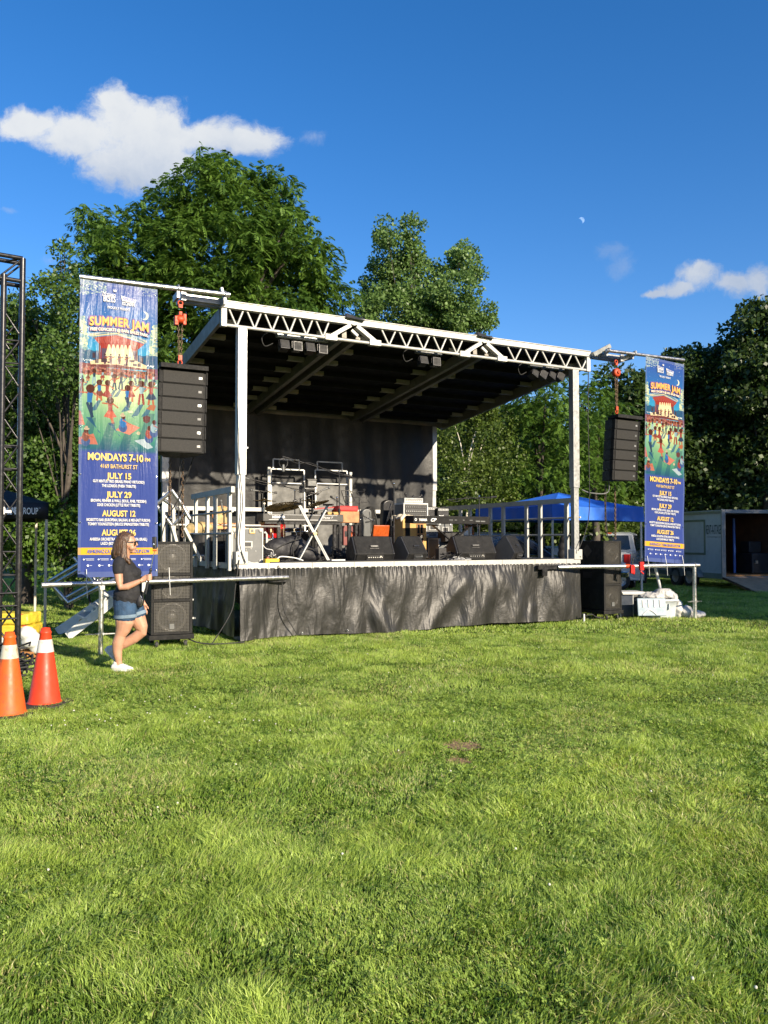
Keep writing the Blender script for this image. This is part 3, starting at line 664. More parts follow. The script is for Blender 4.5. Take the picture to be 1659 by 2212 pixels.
# roof
zf, zr_ = ZT - .12, ZR + .14
def roofz(d): return zf + (zr_ - zf) * d / DS
sl_ = math.atan2(zr_ - zf, DS)
m = MB(); m.add([(x0 + .06, .06, zf), (x1 - .06, .06, zf), (x1 - .06, DS + .1, zr_), (x0 + .06, DS + .1, zr_), (x0 + .06, .06, zf + .05), (x1 - .06, .06, zf + .05), (x1 - .06, DS + .1, zr_ + .05), (x0 + .06, DS + .1, zr_ + .05)],
    [(0, 3, 2, 1), (4, 5, 6, 7), (0, 1, 5, 4), (1, 2, 6, 5), (2, 3, 7, 6), (3, 0, 4, 7)]); m.build('roof_panel', M['roof_dark'], stage)
for s in (x0 + .03, x1 - .03):
    m = MB(); m.bar((s, .07, zf - .10), (s, DS + .1, zr_ - .10), .06, .24); m.build('roof_side_beam', M['roof_beam'], stage, bevel=.005)
for h in (H1, H2):
    for dx in (-.13, .13):
        m = MB(); m.bar((h + dx, .07, zf - .13), (h + dx, DS, zr_ - .13), .09, .18); m.build('roof_beam', M['roof_beam'], stage, bevel=.004)
m = MB(); m.bx(x0 + .06, x1 - .06, DS - .02, DS + .09, ZR - .03, ZR + .17); m.bx(x0 + .06, x1 - .06, DS - .05, DS - .021, ZR - .03, ZR - .01); m.build('rear_roof_beam', M['roof_beam'], stage, bevel=.004)
npur = 8
m = MB(); br = MB()
bays = [(x0 + .06, H1 - .18), (H1 + .18, H2 - .18), (H2 + .18, x1 - .06)]
for i in range(npur):
    d = .45 + i * (DS - .7) / (npur - 1); z = roofz(d) - .05
    for a, b in bays:
        m.box(((a + b) / 2, d, z), (b - a, .045, .09)); 
        for e, sg in ((a, 1), (b, -1)):
            br = MB(); br.box((e + sg * .17, d - .03, z - .052), (.33, .10, .012)); br.box((e + sg * .17, d - .078, z - .015), (.33, .006, .085)); br.build('purlin_bracket', M['bracket'], stage)
m.build('purlins', M['roof_dark'], stage)
# backdrop cloth
def backdrop():
    nx, nz = 160, 60; vs = []
    for j in range(nz + 1):
        for i in range(nx + 1):
            s = .12 + (LS - .24) * i / nx; v = j / nz; z = ZR - .02 - v * (ZR - ZD)
            y = DS - .14 + .018 * math.sin(s * 5 + .5 * math.sin(z * 2)) + .012 * math.sin(s * 13 + z) * (.4 + .6 * v) + .01 * math.sin(z * 3 + s * 2)
            vs.append((s, y, z))
    fs = [(j * (nx + 1) + i, j * (nx + 1) + i + 1, (j + 1) * (nx + 1) + i + 1, (j + 1) * (nx + 1) + i) for j in range(nz) for i in range(nx)]
    return MB().add(vs, fs, True)
BD = mat('black_backdrop_vinyl', (.015, .0155, .016), .5, 0, .25, 1.6, .6, 9, spec=.38)
backdrop().build('backdrop', BD, stage)
# railings
def rail_side(s, d0, d1, posts, name='railing', w=.05):
    m = MB(); m.bar((s, d0, 2.42), (s, d1, 2.42), .06, .10)
    for d in posts: m.bar((s, d, 1.12), (s, d, 2.37), .05, .10, (0, 1, 0))
    for z in (1.72, 2.07): m.tube((s - .04 if s < 1 else s + .02, d0 - .12, z), (s - .04 if s < 1 else s + .02, d1, z), .02, n=8)
    return m.build(name, M['alu_white'], stage, bevel=.004)
def dat(px, s):
    """depth d on the side line s seen at photo column px"""
    k = (px - 829.5) / FPX; c = cP; X0, Y0 = ST(s, 0)[:2]
    return (k * Y0 - X0) / (-sT - k * cT)
lp = [dat(x, -.1) for x in (495.6, 464.8, 448, 422.8)]
rail_side(-.1, lp[0] - .18, lp[-1] + .25, lp)
rp = [dat(x, LS + .03) for x in (1224, 1189, 1159, 1128, 1090)]; rp = [rp[0], dat(1176, LS + .03), dat(1148, LS + .03), dat(1112, LS + .03), dat(1077, LS + .03), dat(1048, LS + .03), dat(1013, LS + .03), dat(992, LS + .03)]
rp = [dat(955.6 + z * .168, LS + .03) for z in (1598, 1258, 1084, 784, 618, 355, 232)]
rail_side(LS + .03, .12, DS - .35, rp)
m = MB(); m.bx(.1, LS - .1, DS - .42, DS - .36, 2.27, 2.36); m.tube((.1, DS - .39, 1.95), (LS - .1, DS - .39, 1.95), .022)
for s in (.15, .45, .62, 2.45, 4.2, 6.1): m.bar((s, DS - .39, ZD), (s, DS - .39, 2.27), .09, .05, (0, 1, 0))
m.build('rear_railing', M['white_metal'], stage, bevel=.004)
# arms that carry the hoists
za = ZT - .06
m = MB(); a0 = sp(392, 650, -.05)[0]; m.bx(a0, x0, -.13, -.03, za - .05, za + .05); m.bx(a0, x0, .05, .15, za - .05, za + .05); m.bx(a0 - .03, a0 + .05, -.16, .18, za - .07, za + .07)
m.bar((x0, -.2, za + .02), (x0 - .05, -.2, za + .2), .04, .06, (0, 1, 0)); m.build('hoist_arm', M['alu'], stage, bevel=.005)
m = MB(); b0 = sp(1338, 771, -.05)[0]; m.bx(x1, b0, -.13, -.03, za - .05, za + .03); m.bx(x1, b0, .05, .15, za - .05, za + .03)
m.bar((x1, -.14, za - .03), (x1 + .30, -.30, za + .15), .09, .03, (0, 1, 0)); m.bar((b0 - .02, -.14, za - .05), (b0 + .24, -.30, za + .09), .09, .03, (0, 1, 0)); m.bx(b0 - .06, b0 + .03, -.16, .18, za - .1, za + .05); m.build('hoist_arm', M['alu'], stage, bevel=.005)
# writing bars and small boxes
# ------------------------------------------------------------------ banner poles and banners
PY = -.32
pole = onstage('banner_pole', 'long round aluminium pole reaching left from the truss to hold the left banner', 'pole', 0, 0, 0)
sA, zA = sp(172, 598, PY); sB, zB = sp(496, 637, PY)
m = MB(); m.tube((sA, PY, zA), (sB, PY, zB), .038, n=14); m.build('pipe', M['steel'], pole)
for px_, py_ in ((385, 628), (486, 642)):
    s, z = sp(px_, py_ - 4, PY); m = MB(); m.torus((s, PY, z + .01), .047, .012, 'X', 16, 6); m.bx(s - .02, s + .02, PY - .02, -.05, z - .14, z - .04); m.build('pipe_clamp', M['alu'], pole)
pole2 = onstage('banner_pole', 'thinner round pole reaching right from the truss to hold the right banner', 'pole', 0, 0, 0)
sC, zC = sp(1310, 757, PY); sD, zD_ = sp(1477, 778, PY)
m = MB(); m.tube((sC, PY, zC), (sD, PY, zD_), .034, n=14); m.build('pipe', M['steel'], pole2)
for px_, py_ in ((1314, 757), (1370, 764)):
    s, z = sp(px_, py_, PY); m = MB(); m.torus((s, PY, z), .045, .012, 'X', 16, 6); m.bx(s - .02, s + .02, PY + .03, -.05, z - .1, z); m.build('pipe_clamp', M['alu'], pole2)

# printed picture, painted cell by cell into a colour attribute of the sheet (local u right, v down, metres)
BW, BH = 1.09, 4.33
class Paint:
    def __init__(s, nu, nv):
        s.nu, s.nv = nu, nv; s.u = ((np.arange(nu) + .5) / nu)[None, :].repeat(nv, 0); s.v = ((np.arange(nv) + .5) / nv)[:, None].repeat(nu, 1); s.c = np.zeros((nv, nu, 3))
    def put(s, mask, col, a=1.0):
        if not isinstance(a, np.ndarray): a = np.full(mask.shape, a)
        a = (a * mask)[..., None]; s.c = s.c * (1 - a) + np.array(col) * a
    def poly(s, pts, col, a=1.0):
        x, y = s.u, s.v; inside = np.zeros(x.shape, bool); n = len(pts); j = n - 1
        for i in range(n):
            xi, yi = pts[i]; xj, yj = pts[j]; cond = ((yi > y) != (yj > y)) & (x < (xj - xi) * (y - yi) / (yj - yi + 1e-12) + xi); inside ^= cond; j = i
        s.put(inside, col, a)
    def ell(s, cx, cy, rx, ry, col, a=1.0, soft=0):
        d = np.sqrt(((s.u - cx) / rx) ** 2 + ((s.v - cy) / ry) ** 2)
        if soft: s.put(np.ones_like(d, bool), col, a * np.clip((1 - d) / soft, 0, 1))
        else: s.put(d < 1, col, a)
    def line(s, x0, y0, x1, y1, w, col, a=1.0):
        k = BH / BW; dx, dy = x1 - x0, (y1 - y0) * k; L = dx * dx + dy * dy + 1e-12
        t = np.clip(((s.u - x0) * dx + (s.v - y0) * k * dy) / L, 0, 1); d = np.hypot(s.u - x0 - t * dx, (s.v - y0) * k - t * dy); s.put(d < w, col, a)
def paint_banner():
    P = Paint(230, 900); u, v = P.u, P.v
    K = lambda zx, zy: ((zx - 40) / 945.0, (590.6 + zy * .17696 - 616 - (zx / 945 - .5) * 12) / 630)
    navy = np.array((.045, .09, .36)); mid = np.array((.03, .26, .58)); teal = np.array((.05, .42, .62))
    t = np.clip(v / .3, 0, 1)[..., None]; P.c = navy * (1 - t) + mid * t; t2 = np.clip((v - .16) / .14, 0, 1)[..., None]; P.c = P.c * (1 - t2) + teal * t2
    q = random.Random(5)
    for _ in range(60): P.ell(q.random(), q.random() * .22, .004, .001, (.8, .85, .9))
    # pale leafy sprays at the top corners and pale trees at the sides
    for _ in range(260):
        a, b = q.random() ** 1.6 * .33, q.random() ** 1.4 * .055; P.ell(a, b * (1 - a), .012, .0016, (.55, .66, .6) if q.random() < .5 else (.2, .33, .36), .85)
    for _ in range(120):
        a = .75 + q.random() * .25; b = q.random() ** 2 * .03; P.ell(a, b, .01, .0014, (.3, .38, .45), .7)
    for side in (0, 1):
        for _ in range(170):
            y = .13 + .17 * q.random(); w = .10 * (.5 + .5 * math.sin((y - .13) / .17 * 3.1)); a = w * q.random(); x = a if side == 0 else 1 - a
            P.ell(x, y, .022, .0045, (.62, .68, .42) if q.random() < .6 else (.16, .32, .34), .9)
    # night wood and fairy lights
    for side in (0, 1):
        for _ in range(90):
            x = q.random() * .24; x = x if side == 0 else 1 - x; P.ell(x, .245 + .035 * q.random(), .035, .008, (.03, .08 + .04 * q.random(), .2), .9)
        for _ in range(16):
            x = .04 + q.random() * .16; x = x if side == 0 else 1 - x; P.ell(x, .273 + .006 * q.random(), .007, .0018, (.8, .9, .9))
    for x, y in ((.8, .02), (.87, .045), (.3, .06)): P.ell(x, y, .006, .0014, (.8, .85, .95))
    # moon
    P.ell(*K(820, 525), .055, .0145, (.85, .86, .62)); P.ell(*K(795, 520), .05, .0135, (.045, .17, .48))
    # pavilion
    rf = [K(*p) for p in ((185, 800), (300, 765), (480, 750), (660, 765), (835, 850), (830, 880), (640, 800), (480, 785), (300, 795), (190, 840))]
    for k in range(15):
        f = k / 14; x = 175 + f * 650; y = 790 - 42 * math.sin(f * 3.14) + 55 * f; P.ell(*K(x, y), .045, .0085, (.95, .78, .35), .75, soft=.9)
    P.poly([K(*p) for p in ((200, 820), (480, 785), (825, 880), (735, 960), (725, 1120), (285, 1110), (285, 920))], (.34, .045, .035))
    P.poly([K(*p) for p in ((215, 830), (480, 795), (815, 885), (740, 930), (480, 880), (270, 890))], (.38, .07, .055))
    for k in range(9): P.line(*K(260 + k * 60, 830 + k * 6), *K(300 + k * 48, 900), .003, (.2, .03, .03))
    P.poly(rf, (.14, .25, .33)); P.poly([K(*p) for p in ((195, 800), (480, 758), (830, 865), (830, 872), (480, 768), (195, 808))], (.85, .7, .3))
    P.poly([K(*p) for p in ((300, 950), (720, 970), (720, 1120), (300, 1110))], (.10, .07, .12))
    for x in (388, 440, 490, 543, 590, 640): P.poly([K(x - 9, 905), K(x + 9, 905), K(x + 62, 1100), K(x - 62, 1100)], (.9, .78, .45), .85)
    for x in (275, 730): P.line(*K(x, 900), *K(x, 1120), .010, (.2, .09, .06))
    P.poly([K(*p) for p in ((170, 1110), (300, 1085), (720, 1095), (850, 1150), (850, 1200), (160, 1160))], (.75, .6, .36)); P.poly([K(*p) for p in ((160, 1150), (480, 1150), (870, 1195), (870, 1215), (160, 1180))], (.16, .05, .05))
    for x in (340, 410, 512, 603):
        P.ell(*K(x, 1030), .012, .0035, (.06, .03, .03)); P.poly([K(x - 20, 1045), K(x + 20, 1045), K(x + 12, 1145), K(x - 12, 1145)], (.12, .06, .09)); P.line(*K(x - 25, 1085), *K(x + 45, 1055), .006, (.3, .08, .03))
    for x, y, w, h in ((330, 1100, 34, 24), (245, 1110, 22, 26), (210, 1040, 20, 34), (790, 1085, 18, 34), (668, 1100, 34, 14), (705, 1145, 26, 16), (760, 1145, 20, 22), (385, 1125, 16, 10), (590, 1150, 24, 12)): P.poly([K(x - w, y - h), K(x + w, y - h), K(x + w, y + h), K(x - w, y + h)], (.07, .045, .06))
    # crowd
    cm = (v > K(0, 1165)[1]) & (v < .335); P.put(cm & (v > K(500, 1195)[1]), (.20, .06, .06))
    for side in ((0, .14), (.86, 1)): P.put((v > .285) & (v < .335) & (u >= side[0]) & (u <= side[1]), (.22, .07, .07))
    for _ in range(420): P.ell(q.random(), .296 + .034 * q.random(), .010, .0024, (.42 * q.random() + .15, .12 + .1 * q.random(), .08 + .08 * q.random()), .8)
    # lawn
    lv = np.clip((v - .322) / .26, 0, 1); msk = v > .323; lc = np.array((.40, .62, .32)) * (1 - lv[..., None]) + np.array((.012, .20, .14)) * lv[..., None]
    gl = np.exp(-((u - .5) / .42) ** 2 - ((v - .375) / .05) ** 2)[..., None]; lc = lc * (1 - .6 * gl) + np.array((.85, .85, .42)) * .6 * gl; ed = np.clip(abs(u - .5) * 1.5 - .25, 0, 1)[..., None]; lc = lc * (1 - .7 * ed) + np.array((.02, .30, .24)) * .7 * ed
    fade = np.clip((v - .53) / .05, 0, 1)[..., None]; lc = lc * (1 - fade * .75) + np.array((.04, .09, .22)) * fade * .75
    P.c = np.where(msk[..., None], lc, P.c)
    SK_, BR = (.42, .14, .07), (.09, .03, .02)
    def fig(x, y, h, top, bot, skirt=False, lean=0, dirx=1, shadow=True):
        """a dancing figure: feet at (x,y) in poster zoom pixels, height h"""
        P_ = lambda a, b: K(x + a * h + lean * (b) * h, y - b * h)
        if shadow: P.poly([P_(-.08, 0), P_(.1, 0), P_(-.25 * dirx + .1, -.5), P_(-.45 * dirx, -.55)], (.015, .09, .22), .8)
        P.line(*P_(-.06, .45), *P_(-.12 * dirx, .02), .0035 + h * .00004, bot if not skirt else SK_); P.line(*P_(.05, .45), *P_(.1, .02), .0035 + h * .00004, bot if not skirt else SK_)
        if skirt: P.poly([P_(-.06, .58), P_(.06, .58), P_(.26, .26), P_(.0, .2), P_(-.26, .28)], bot)
        P.poly([P_(-.10, .84), P_(.10, .84), P_(.07, .48), P_(-.07, .48)], top)
        P.line(*P_(-.1, .8), *P_(-.30, .62 + .2 * (dirx < 0)), .004 + h * .00002, SK_); P.line(*P_(.1, .8), *P_(.30, .64 + .12 * (dirx > 0)), .004 + h * .00002, SK_)
        P.ell(*P_(0, .93), .030 * h / 220 + .004, .0016 + .0078 * h / 220, BR)
    blue, red_, dk, pale, br = (.03, .16, .42), (.30, .06, .05), (.03, .06, .11), (.28, .42, .48), (.20, .07, .05)
    fl = [(75, 1330, 90, pale, dk), (140, 1350, 115, br, br, True), (215, 1385, 165, dk, pale), (310, 1345, 125, pale, red_, True), (420, 1330, 110, pale, dk), (590, 1320, 95, red_, dk), (650, 1330, 90, br, dk), (705, 1380, 145, pale, dk), (770, 1360, 125, red_, dk), (845, 1400, 165, dk, dk), (935, 1390, 130, pale, dk, True),
          (455, 1465, 185, red_, dk), (530, 1450, 190, dk, dk), (68, 1500, 165, br, br), (275, 1590, 235, blue, br, True), (360, 1600, 240, red_, red_, True), (650, 1600, 240, red_, red_, True), (785, 1635, 275, pale, red_), (905, 1640, 270, red_, dk, True),
          (600, 1670, 255, blue, dk), (150, 1790, 370, blue, dk), (405, 1870, 300, red_, (.5, .12, .08), True)]
    for f in fl: fig(*f, lean=.0 if f[0] % 2 else .06, dirx=1 if f[0] % 3 else -1)
    for x, y in ((380, 1890), (590, 1990), (150, 1830), (860, 1780)): P.poly([K(x, y - 30), K(x + 90, y - 30), K(x + 20, y + 330), K(x - 130, y + 330)], (.015, .06, .14), .5)
    def blanket(c, col): P.poly([K(*p) for p in c], col)
    blanket(((470, 1950), (600, 1850), (770, 1920), (640, 2010)), (.55, .2, .14)); blanket(((30, 2030), (210, 1990), (260, 2120), (40, 2110)), (.5, .17, .12)); blanket(((30, 1710), (60, 1710), (110, 1880), (30, 1880)), (.5, .16, .1)); blanket(((700, 2080), (820, 2060), (930, 2170), (860, 2190)), (.4, .5, .55)); blanket(((840, 1690), (900, 1640), (970, 1650), (940, 1720)), (.4, .15, .07)); blanket(((805, 1790), (850, 1770), (895, 1790), (890, 1850), (850, 1870), (808, 1845)), (.13, .05, .05))
    for x, y, t_ in ((560, 1920, blue), (120, 2080, br), (880, 2060, red_), (940, 1990, pale)):
        P.ell(*K(x, y), .055, .016, (.05, .1, .25)); P.ell(*K(x, y - 60), .045, .017, t_); P.ell(*K(x + 5, y - 130), .028, .0085, BR); P.line(*K(x, y - 90), *K(x + 90, y - 40), .008, SK_)
    for x, y in ((555, 1770), (130, 1925)): P.ell(*K(x, y + 4), .035, .004, (.5, .42, .3)); P.ell(*K(x, y - 10), .02, .006, (.45, .36, .25))
    P.ell(*K(650, 1725), .035, .0045, (.6, .55, .4)); P.ell(*K(750, 1990), .025, .006, (.5, .45, .3))
    # lower blue field and yellow band
    f = np.clip((v - .575) / .01, 0, 1)[..., None]; P.c = P.c * (1 - f) + np.array((.055, .09, .34)) * f
    P.put((v > .903) & (v < .927), (.95, .52, .04))
    # hemmed borders
    hem = ((u < .035) | (u > .965)); P.put(hem, (.16, .22, .42), .35); P.put((v < .012) | (v > .982), (.2, .26, .45), .35)
    lo = random.Random(9)
    return P
PB = paint_banner()
def vinyl_bump(T, p):
    tc = T.node('ShaderNodeTexCoord').outputs['Object']; w = T.node('ShaderNodeMapping'); w.inputs['Scale'].default_value = (1, 1, .10); T.l.new(tc, w.inputs[0])
    h = T.math('ADD', T.noise(5, w.outputs[0], 5, .5, dist=.6), T.math('MULTIPLY', T.noise(24, tc, 3), .05))
    b = T.node('ShaderNodeBump'); b.inputs['Strength'].default_value = .5; b.inputs['Distance'].default_value = .05; T.put(b.inputs['Height'], h); T.l.new(b.outputs[0], p.inputs['Normal'])
BM = attrmat('printed_vinyl', .22, vinyl_bump, .035)
nu, nv = PB.nu, PB.nv
gu, gv = np.meshgrid(np.arange(nu + 1) / nu, np.arange(nv + 1) / nv)
Vb = np.stack([(gu - .5) * BW, .012 * np.sin(gu * 9 + gv * 3) * np.sin(gv * 3.1) + .008 * np.sin(gv * 21 + gu * 4) * (gu > .8), BH * (1 - gv)], -1).reshape(-1, 3)
ii, jj = np.meshgrid(np.arange(nu), np.arange(nv)); b0_ = (jj * (nu + 1) + ii).ravel(); lp_ = np.stack([b0_ + nu + 1, b0_ + nu + 2, b0_ + 1, b0_], 1).ravel()
bme = mesh_np('printed_sheet', Vb, lp_, np.arange(nu * nv) * 4, BM); ca = bme.attributes.new('print', 'FLOAT_COLOR', 'FACE')
cc = np.ones((nu * nv, 4), np.float32); cc[:, :3] = PB.c.reshape(-1, 3) * .56; ca.data.foreach_set('color', cc.ravel()); bme.polygons.foreach_set('use_smooth', np.ones(nu * nv, bool))
def ink(name, col): return mat(name, col, .45, 0, .05, 4, spec=.15)
def banner(label, s0, z0, s1, z1, sb, zb, yb):
    """hung from (s0,z0)-(s1,z1); its foot at yb"""
    r = onstage('banner', label, 'banner', (s0 + s1) / 2, PY - .03, 0, group='summer concert banners hung beside the stage')
    return r
def fill_banner(root):
    o = bpy.data.objects.new('printed_sheet', bme); COL.objects.link(o); o.parent = root
    Z = lambda f: BH * (1 - f); X = lambda uu: (uu - .5) * BW; yy = -.018
    w = MB(); T_ = lambda t, uu, f, h, wd, **k: text_mb(w, t, X(uu), Z(f), h * BH, wd * BW if wd else None, y=yy, **k)
    T_('Magen', .36, .041, .020, .17, shear=.3); T_('BOYS', .37, .056, .022, .155, bold=.03); T_('ENTERTAINMENT', .37, .0665, .0045, .14)
    for a in ((.40, .025), (.43, .021), (.455, .024)): pass
    w.prism([(X(.42), Z(.030)), (X(.415), Z(.022)), (X(.43), Z(.026)), (X(.44), Z(.020)), (X(.45), Z(.026)), (X(.465), Z(.023)), (X(.455), Z(.031))], yy, yy + .001)
    w.prism([(X(.515), Z(.040)), (X(.715), Z(.049)), (X(.70), Z(.062)), (X(.53), Z(.058))], yy + .001, yy + .0015)
    T_('זנכשא', .615, .066, .013, .17, bold=.03)
    WI = ink('white_ink', (.48, .49, .5)); w.build('logo_marks', WI, root); w = MB(); T_('PROUDLY PRESENT', .49, .0865, .0088, .29, bold=.02); w.build('lettering_line', WI, root)
    for t, f, wd in (('GUY MINTUS TRIO (ISRAELI PIANO VIRTUOSO)', .682, .65), ('THE LIZARDS (PHISH TRIBUTE)', .697, .43), ('BROWN, FENNER & WALL (SOUL, RNB, YIDDISH)', .747, .70), ('DIXIE CHICKEN (LITTLE FEAT TRIBUTE)', .761, .54),
                     ('MOSKITTO BAR (EUROPEAN, BALKAN, & MID-EAST FUSION)', .811, .80), ('TOMMY YOUNGSTEEN (BRUCE SPRINGSTEEN TRIBUTE)', .825, .77), ('ANBESSA ORCHESTRA (ETHIO-GROOVE VIA ISRAEL)', .875, .72), ('LAZO (BOB MARLEY TRIBUTE)', .889, .45)):
        w = MB(); T_(t, .5, f, .0095, wd, bold=.03); w.build('lettering_line', WI, root)
    YI = ink('yellow_ink', (.55, .38, .10)); w = MB(); T_('ASHKENAZ', .617, .049, .012, .17, bold=.02); yy = -.0215; w.build('logo_lettering', ink('navy_ink', (.03, .05, .25)), root); yy = -.018
    for t, f, h, wd in (('MONDAYS 7-10', .600, .0245, .70), ('JULY 15', .663, .020, .31), ('JULY 29', .726, .020, .32), ('AUGUST 12', .789, .020, .42), ('AUGUST 26', .853, .020, .43)):
        w = MB(); T_(t, .46 if f == .6 else .5, f, h, wd, bold=.035)
        if f == .6: T_('PM', .865, .604, .012, .07, bold=.02)
        w.build('date_lettering', YI, root)
    w = MB(); T_('4169 BATHURST ST', .5, .631, .0145, .47, bold=.01); w.build('date_lettering', YI, root)
    # title: outline behind, orange in front
    yy = -.016; w = MB(); T_('SUMMER JAM', .5, .134, .033, .80, bold=.10, arch=.035, spacing=1.08); T_('FREE CONCERTS @ EARL BALES PARK', .5, .163, .0125, .76, bold=.07, arch=.03); w.build('title_outline', ink('purple_ink', (.10, .06, .20)), root)
    yy = -.020; w = MB(); T_('SUMMER JAM', .5, .134, .030, .76, bold=.035, arch=.035, spacing=1.08); w.build('title_lettering', ink('orange_ink', (.62, .31, .06)), root)
    w = MB(); T_('FREE CONCERTS @ EARL BALES PARK', .5, .163, .010, .74, bold=.02, arch=.03); w.build('subtitle_lettering', ink('cream_ink', (.75, .62, .42)), root)
    yy = -.018; w = MB(); T_('ASHKENAZ.CA | THEMAGENGROUP.COM', .5, .915, .0125, .78, bold=.02); w.build('band_lettering', ink('blue_ink', (.07, .09, .32)), root)
    # sponsor marks: small white lines and discs
    w = MB(); q = random.Random(4)
    for k, uu in enumerate((.14, .32, .48, .66, .86)):
        w.bx(X(uu - .055), X(uu + .055), yy, yy + .001, Z(.9405), Z(.9395)); w.bx(X(uu - .04), X(uu + .055), yy, yy + .001, Z(.9445), Z(.9435)); w.lathe((X(uu - .07), yy, Z(.942)), [(.0, 0), (.011, 0)], 10, 'Y')
    for uu in (.12, .26, .38, .50, .63, .76, .88): w.lathe((X(uu), yy, Z(.962)), [(.0, 0), (.015, 0)], 12, 'Y'); w.bx(X(uu + .02), X(uu + .05), yy, yy + .001, Z(.9625), Z(.9615))
    w.build('sponsor_marks', ink('pale_ink', (.62, .66, .75)), root)
    for k in range(7):
        for sx in (-1, 1):
            z = BH * (.02 + .96 * k / 6); w = MB(); w.torus((sx * BW * .478, -.016, z), .011, .004, 'Y', 10, 5); w.build('grommet', M['chrome'], root)
s0, z0 = sp(173, 604, PY); s1, z1 = sp(340, 622, PY)
# left banner (lean: top hangs from the pole, foot tied to the barrier pipe in front)
b1 = thing('banner', 'large printed summer concert banner hanging left of the stage behind the woman', 'banner', group='summer concert banners hung beside the stage')
fill_banner(b1)
def place_banner(b, pxa, pya, pxb, pyb, fpx, fpy, fd, H=BH):
    sa, za_ = sp(pxa, pya, PY - .03); sb_, zb_ = sp(pxb, pyb, PY - .03); sf, zf_ = sp(fpx, fpy, fd)
    top = ST((sa + sb_) / 2, PY - .03, (za_ + zb_) / 2); foot = ST(sf, fd, zf_)
    xax = (ST(sb_, 0, 0) - ST(sa, 0, 0)).normalized(); zax = (top - foot).normalized(); yax = zax.cross(xax).normalized(); xax = yax.cross(zax)
    mm = Matrix((xax, yax, zax)).transposed().to_4x4(); mm.translation = foot; k = (top - foot).length / BH; kx = abs(sb_ - sa) / BW
    b.matrix_world = mm @ Matrix.Diagonal((kx, 1, k, 1))
place_banner(b1, 173, 604, 340, 624, 256, 1246, -.62)
b2 = copy_tree(b1, None, 'smaller looking farther banner with the same print hanging right of the stage')
place_banner(b2, 1395, 774, 1477, 783, 1435.5, 1215, -.52)
# ties at the foot
# ------------------------------------------------------------------ barrier pipes under the banners
def pipe_at(px, py, d): s, z = sp(px, py, d); return Vector((s, d, z))
bar1 = onstage('pipe_barrier', 'long horizontal aluminium pipe on one post running behind the woman to the stage skirt', 'barrier', 0, 0, 0)
A_, B_ = pipe_at(90, 1264, -.75), pipe_at(622, 1247, -.16)
m = MB(); m.tube(A_, B_, .036, n=14); m.build('pipe', M['steel'], bar1)
pt = A_.lerp(B_, .21); m = MB(); m.tube((pt.x, pt.y, -.02), (pt.x, pt.y, pt.z - .03), .034, n=12); m.build('post', M['steel'], bar1)
m = MB(); m.torus(pt, .045, .012, 'X', 14, 6); m.box((pt.x, pt.y, pt.z - .06), (.08, .08, .06)); m.build('pipe_clamp', M['alu'], bar1)
m = MB(); m.box((pt.x, pt.y, .3), (.42, .05, .014)); m.box((pt.x, pt.y, .3), (.08, .08, .03)); m.build('cross_foot', M['steel'], bar1)
m = MB(); m.bar(B_ + Vector((0, .02, -.05)), B_ + Vector((-.3, .08, -.05)), .05, .05); m.tube(B_ + Vector((-.02, 0, .0)), B_ + Vector((-.02, .1, -.1)), .015); m.build('stage_bracket', M['black_metal'], bar1)
bar2 = onstage('pipe_barrier', 'horizontal aluminium pipe on one post below the right banner', 'barrier', 0, 0, 0)
A2, B2 = pipe_at(1205, 1225, -.16), pipe_at(1510, 1221, -.75)
m = MB(); m.tube(A2, B2, .042, n=14); m.build('pipe', M['steel'], bar2)
pt = A2.lerp(B2, .965); m = MB(); m.tube((pt.x, pt.y, -.02), (pt.x, pt.y, pt.z - .03), .04, n=12); m.build('post', M['steel'], bar2)
m = MB(); m.box((pt.x, pt.y, .36), (.36, .05, .014)); m.box((pt.x, pt.y, .36), (.09, .09, .03)); m.build('cross_foot', M['steel'], bar2)
m = MB(); m.torus(pt, .05, .013, 'X', 14, 6); m.build('pipe_clamp', M['alu'], bar2)
m = MB(); m.bar(A2 + Vector((-.45, .06, .0)), A2 + Vector((.05, .04, 0)), .08, .08); m.box(A2 + Vector((-.3, .04, -.1)), (.12, .05, .14)); m.build('stage_bracket', M['black_metal'], bar2)
cl = A2.lerp(B2, .53); c0 = A2.lerp(B2, .46)
for k, f in enumerate((.5, .565)):
    c = A2.lerp(B2, f); r = thing('red_bar_clamp', ['red quick clamp on the right barrier pipe, the left one of two', 'red quick clamp on the right barrier pipe, the right one of two'][k], 'clamp', ST(c.x, c.y, c.z), TH, 'red clamps on the barrier pipe')
    m = MB(); m.box((0, -.05, -.06 * (1 - k)), (.10, .05, .17)); m.bar((-.03, -.05, -.1), (.05, -.05, -.16), .03, .03); m.build('jaw', M['red'], r, bevel=.008)
    m = MB(); m.bar((0, -.05, .0), (.02, -.05, .16), .022, .014); m.build('handle', M['black'], r)
m = MB(); m.tube(c0, A2.lerp(B2, .497), .0445, n=14); o = m.build('orange_tape', M['orange'], bar2)
# banner ties
for px_, py_, f, nm in ((178, 1250, .165, b1), (338, 1240, .46, b1)): pass
for b_, bar, A, B, fr in ((b1, 'left', A_, B_, (.155, .30, .47)), (b2, 'right', A2, B2, (.62, .75, .875))):
    for k, f in enumerate(fr):
        c = A.lerp(B, f); m = MB(); m.torus(c, .05, .006, 'X', 12, 5); m.tube(c + Vector((0, -.04, .02)), c + Vector((.0, -.0, .2)), .006, n=5); m.tube(c + Vector((0, -.045, 0)), c + Vector((.01, -.05, -.2)), .005, n=5)
        o = m.build('cable_tie', M['white_plastic']); o.matrix_world = stage.matrix_basis
        tag(o, f'white plastic tie {["at the left corner", "under the middle", "at the right corner"][k]} of the {bar} banner', 'cable tie', 'ties at the foot of the banners')

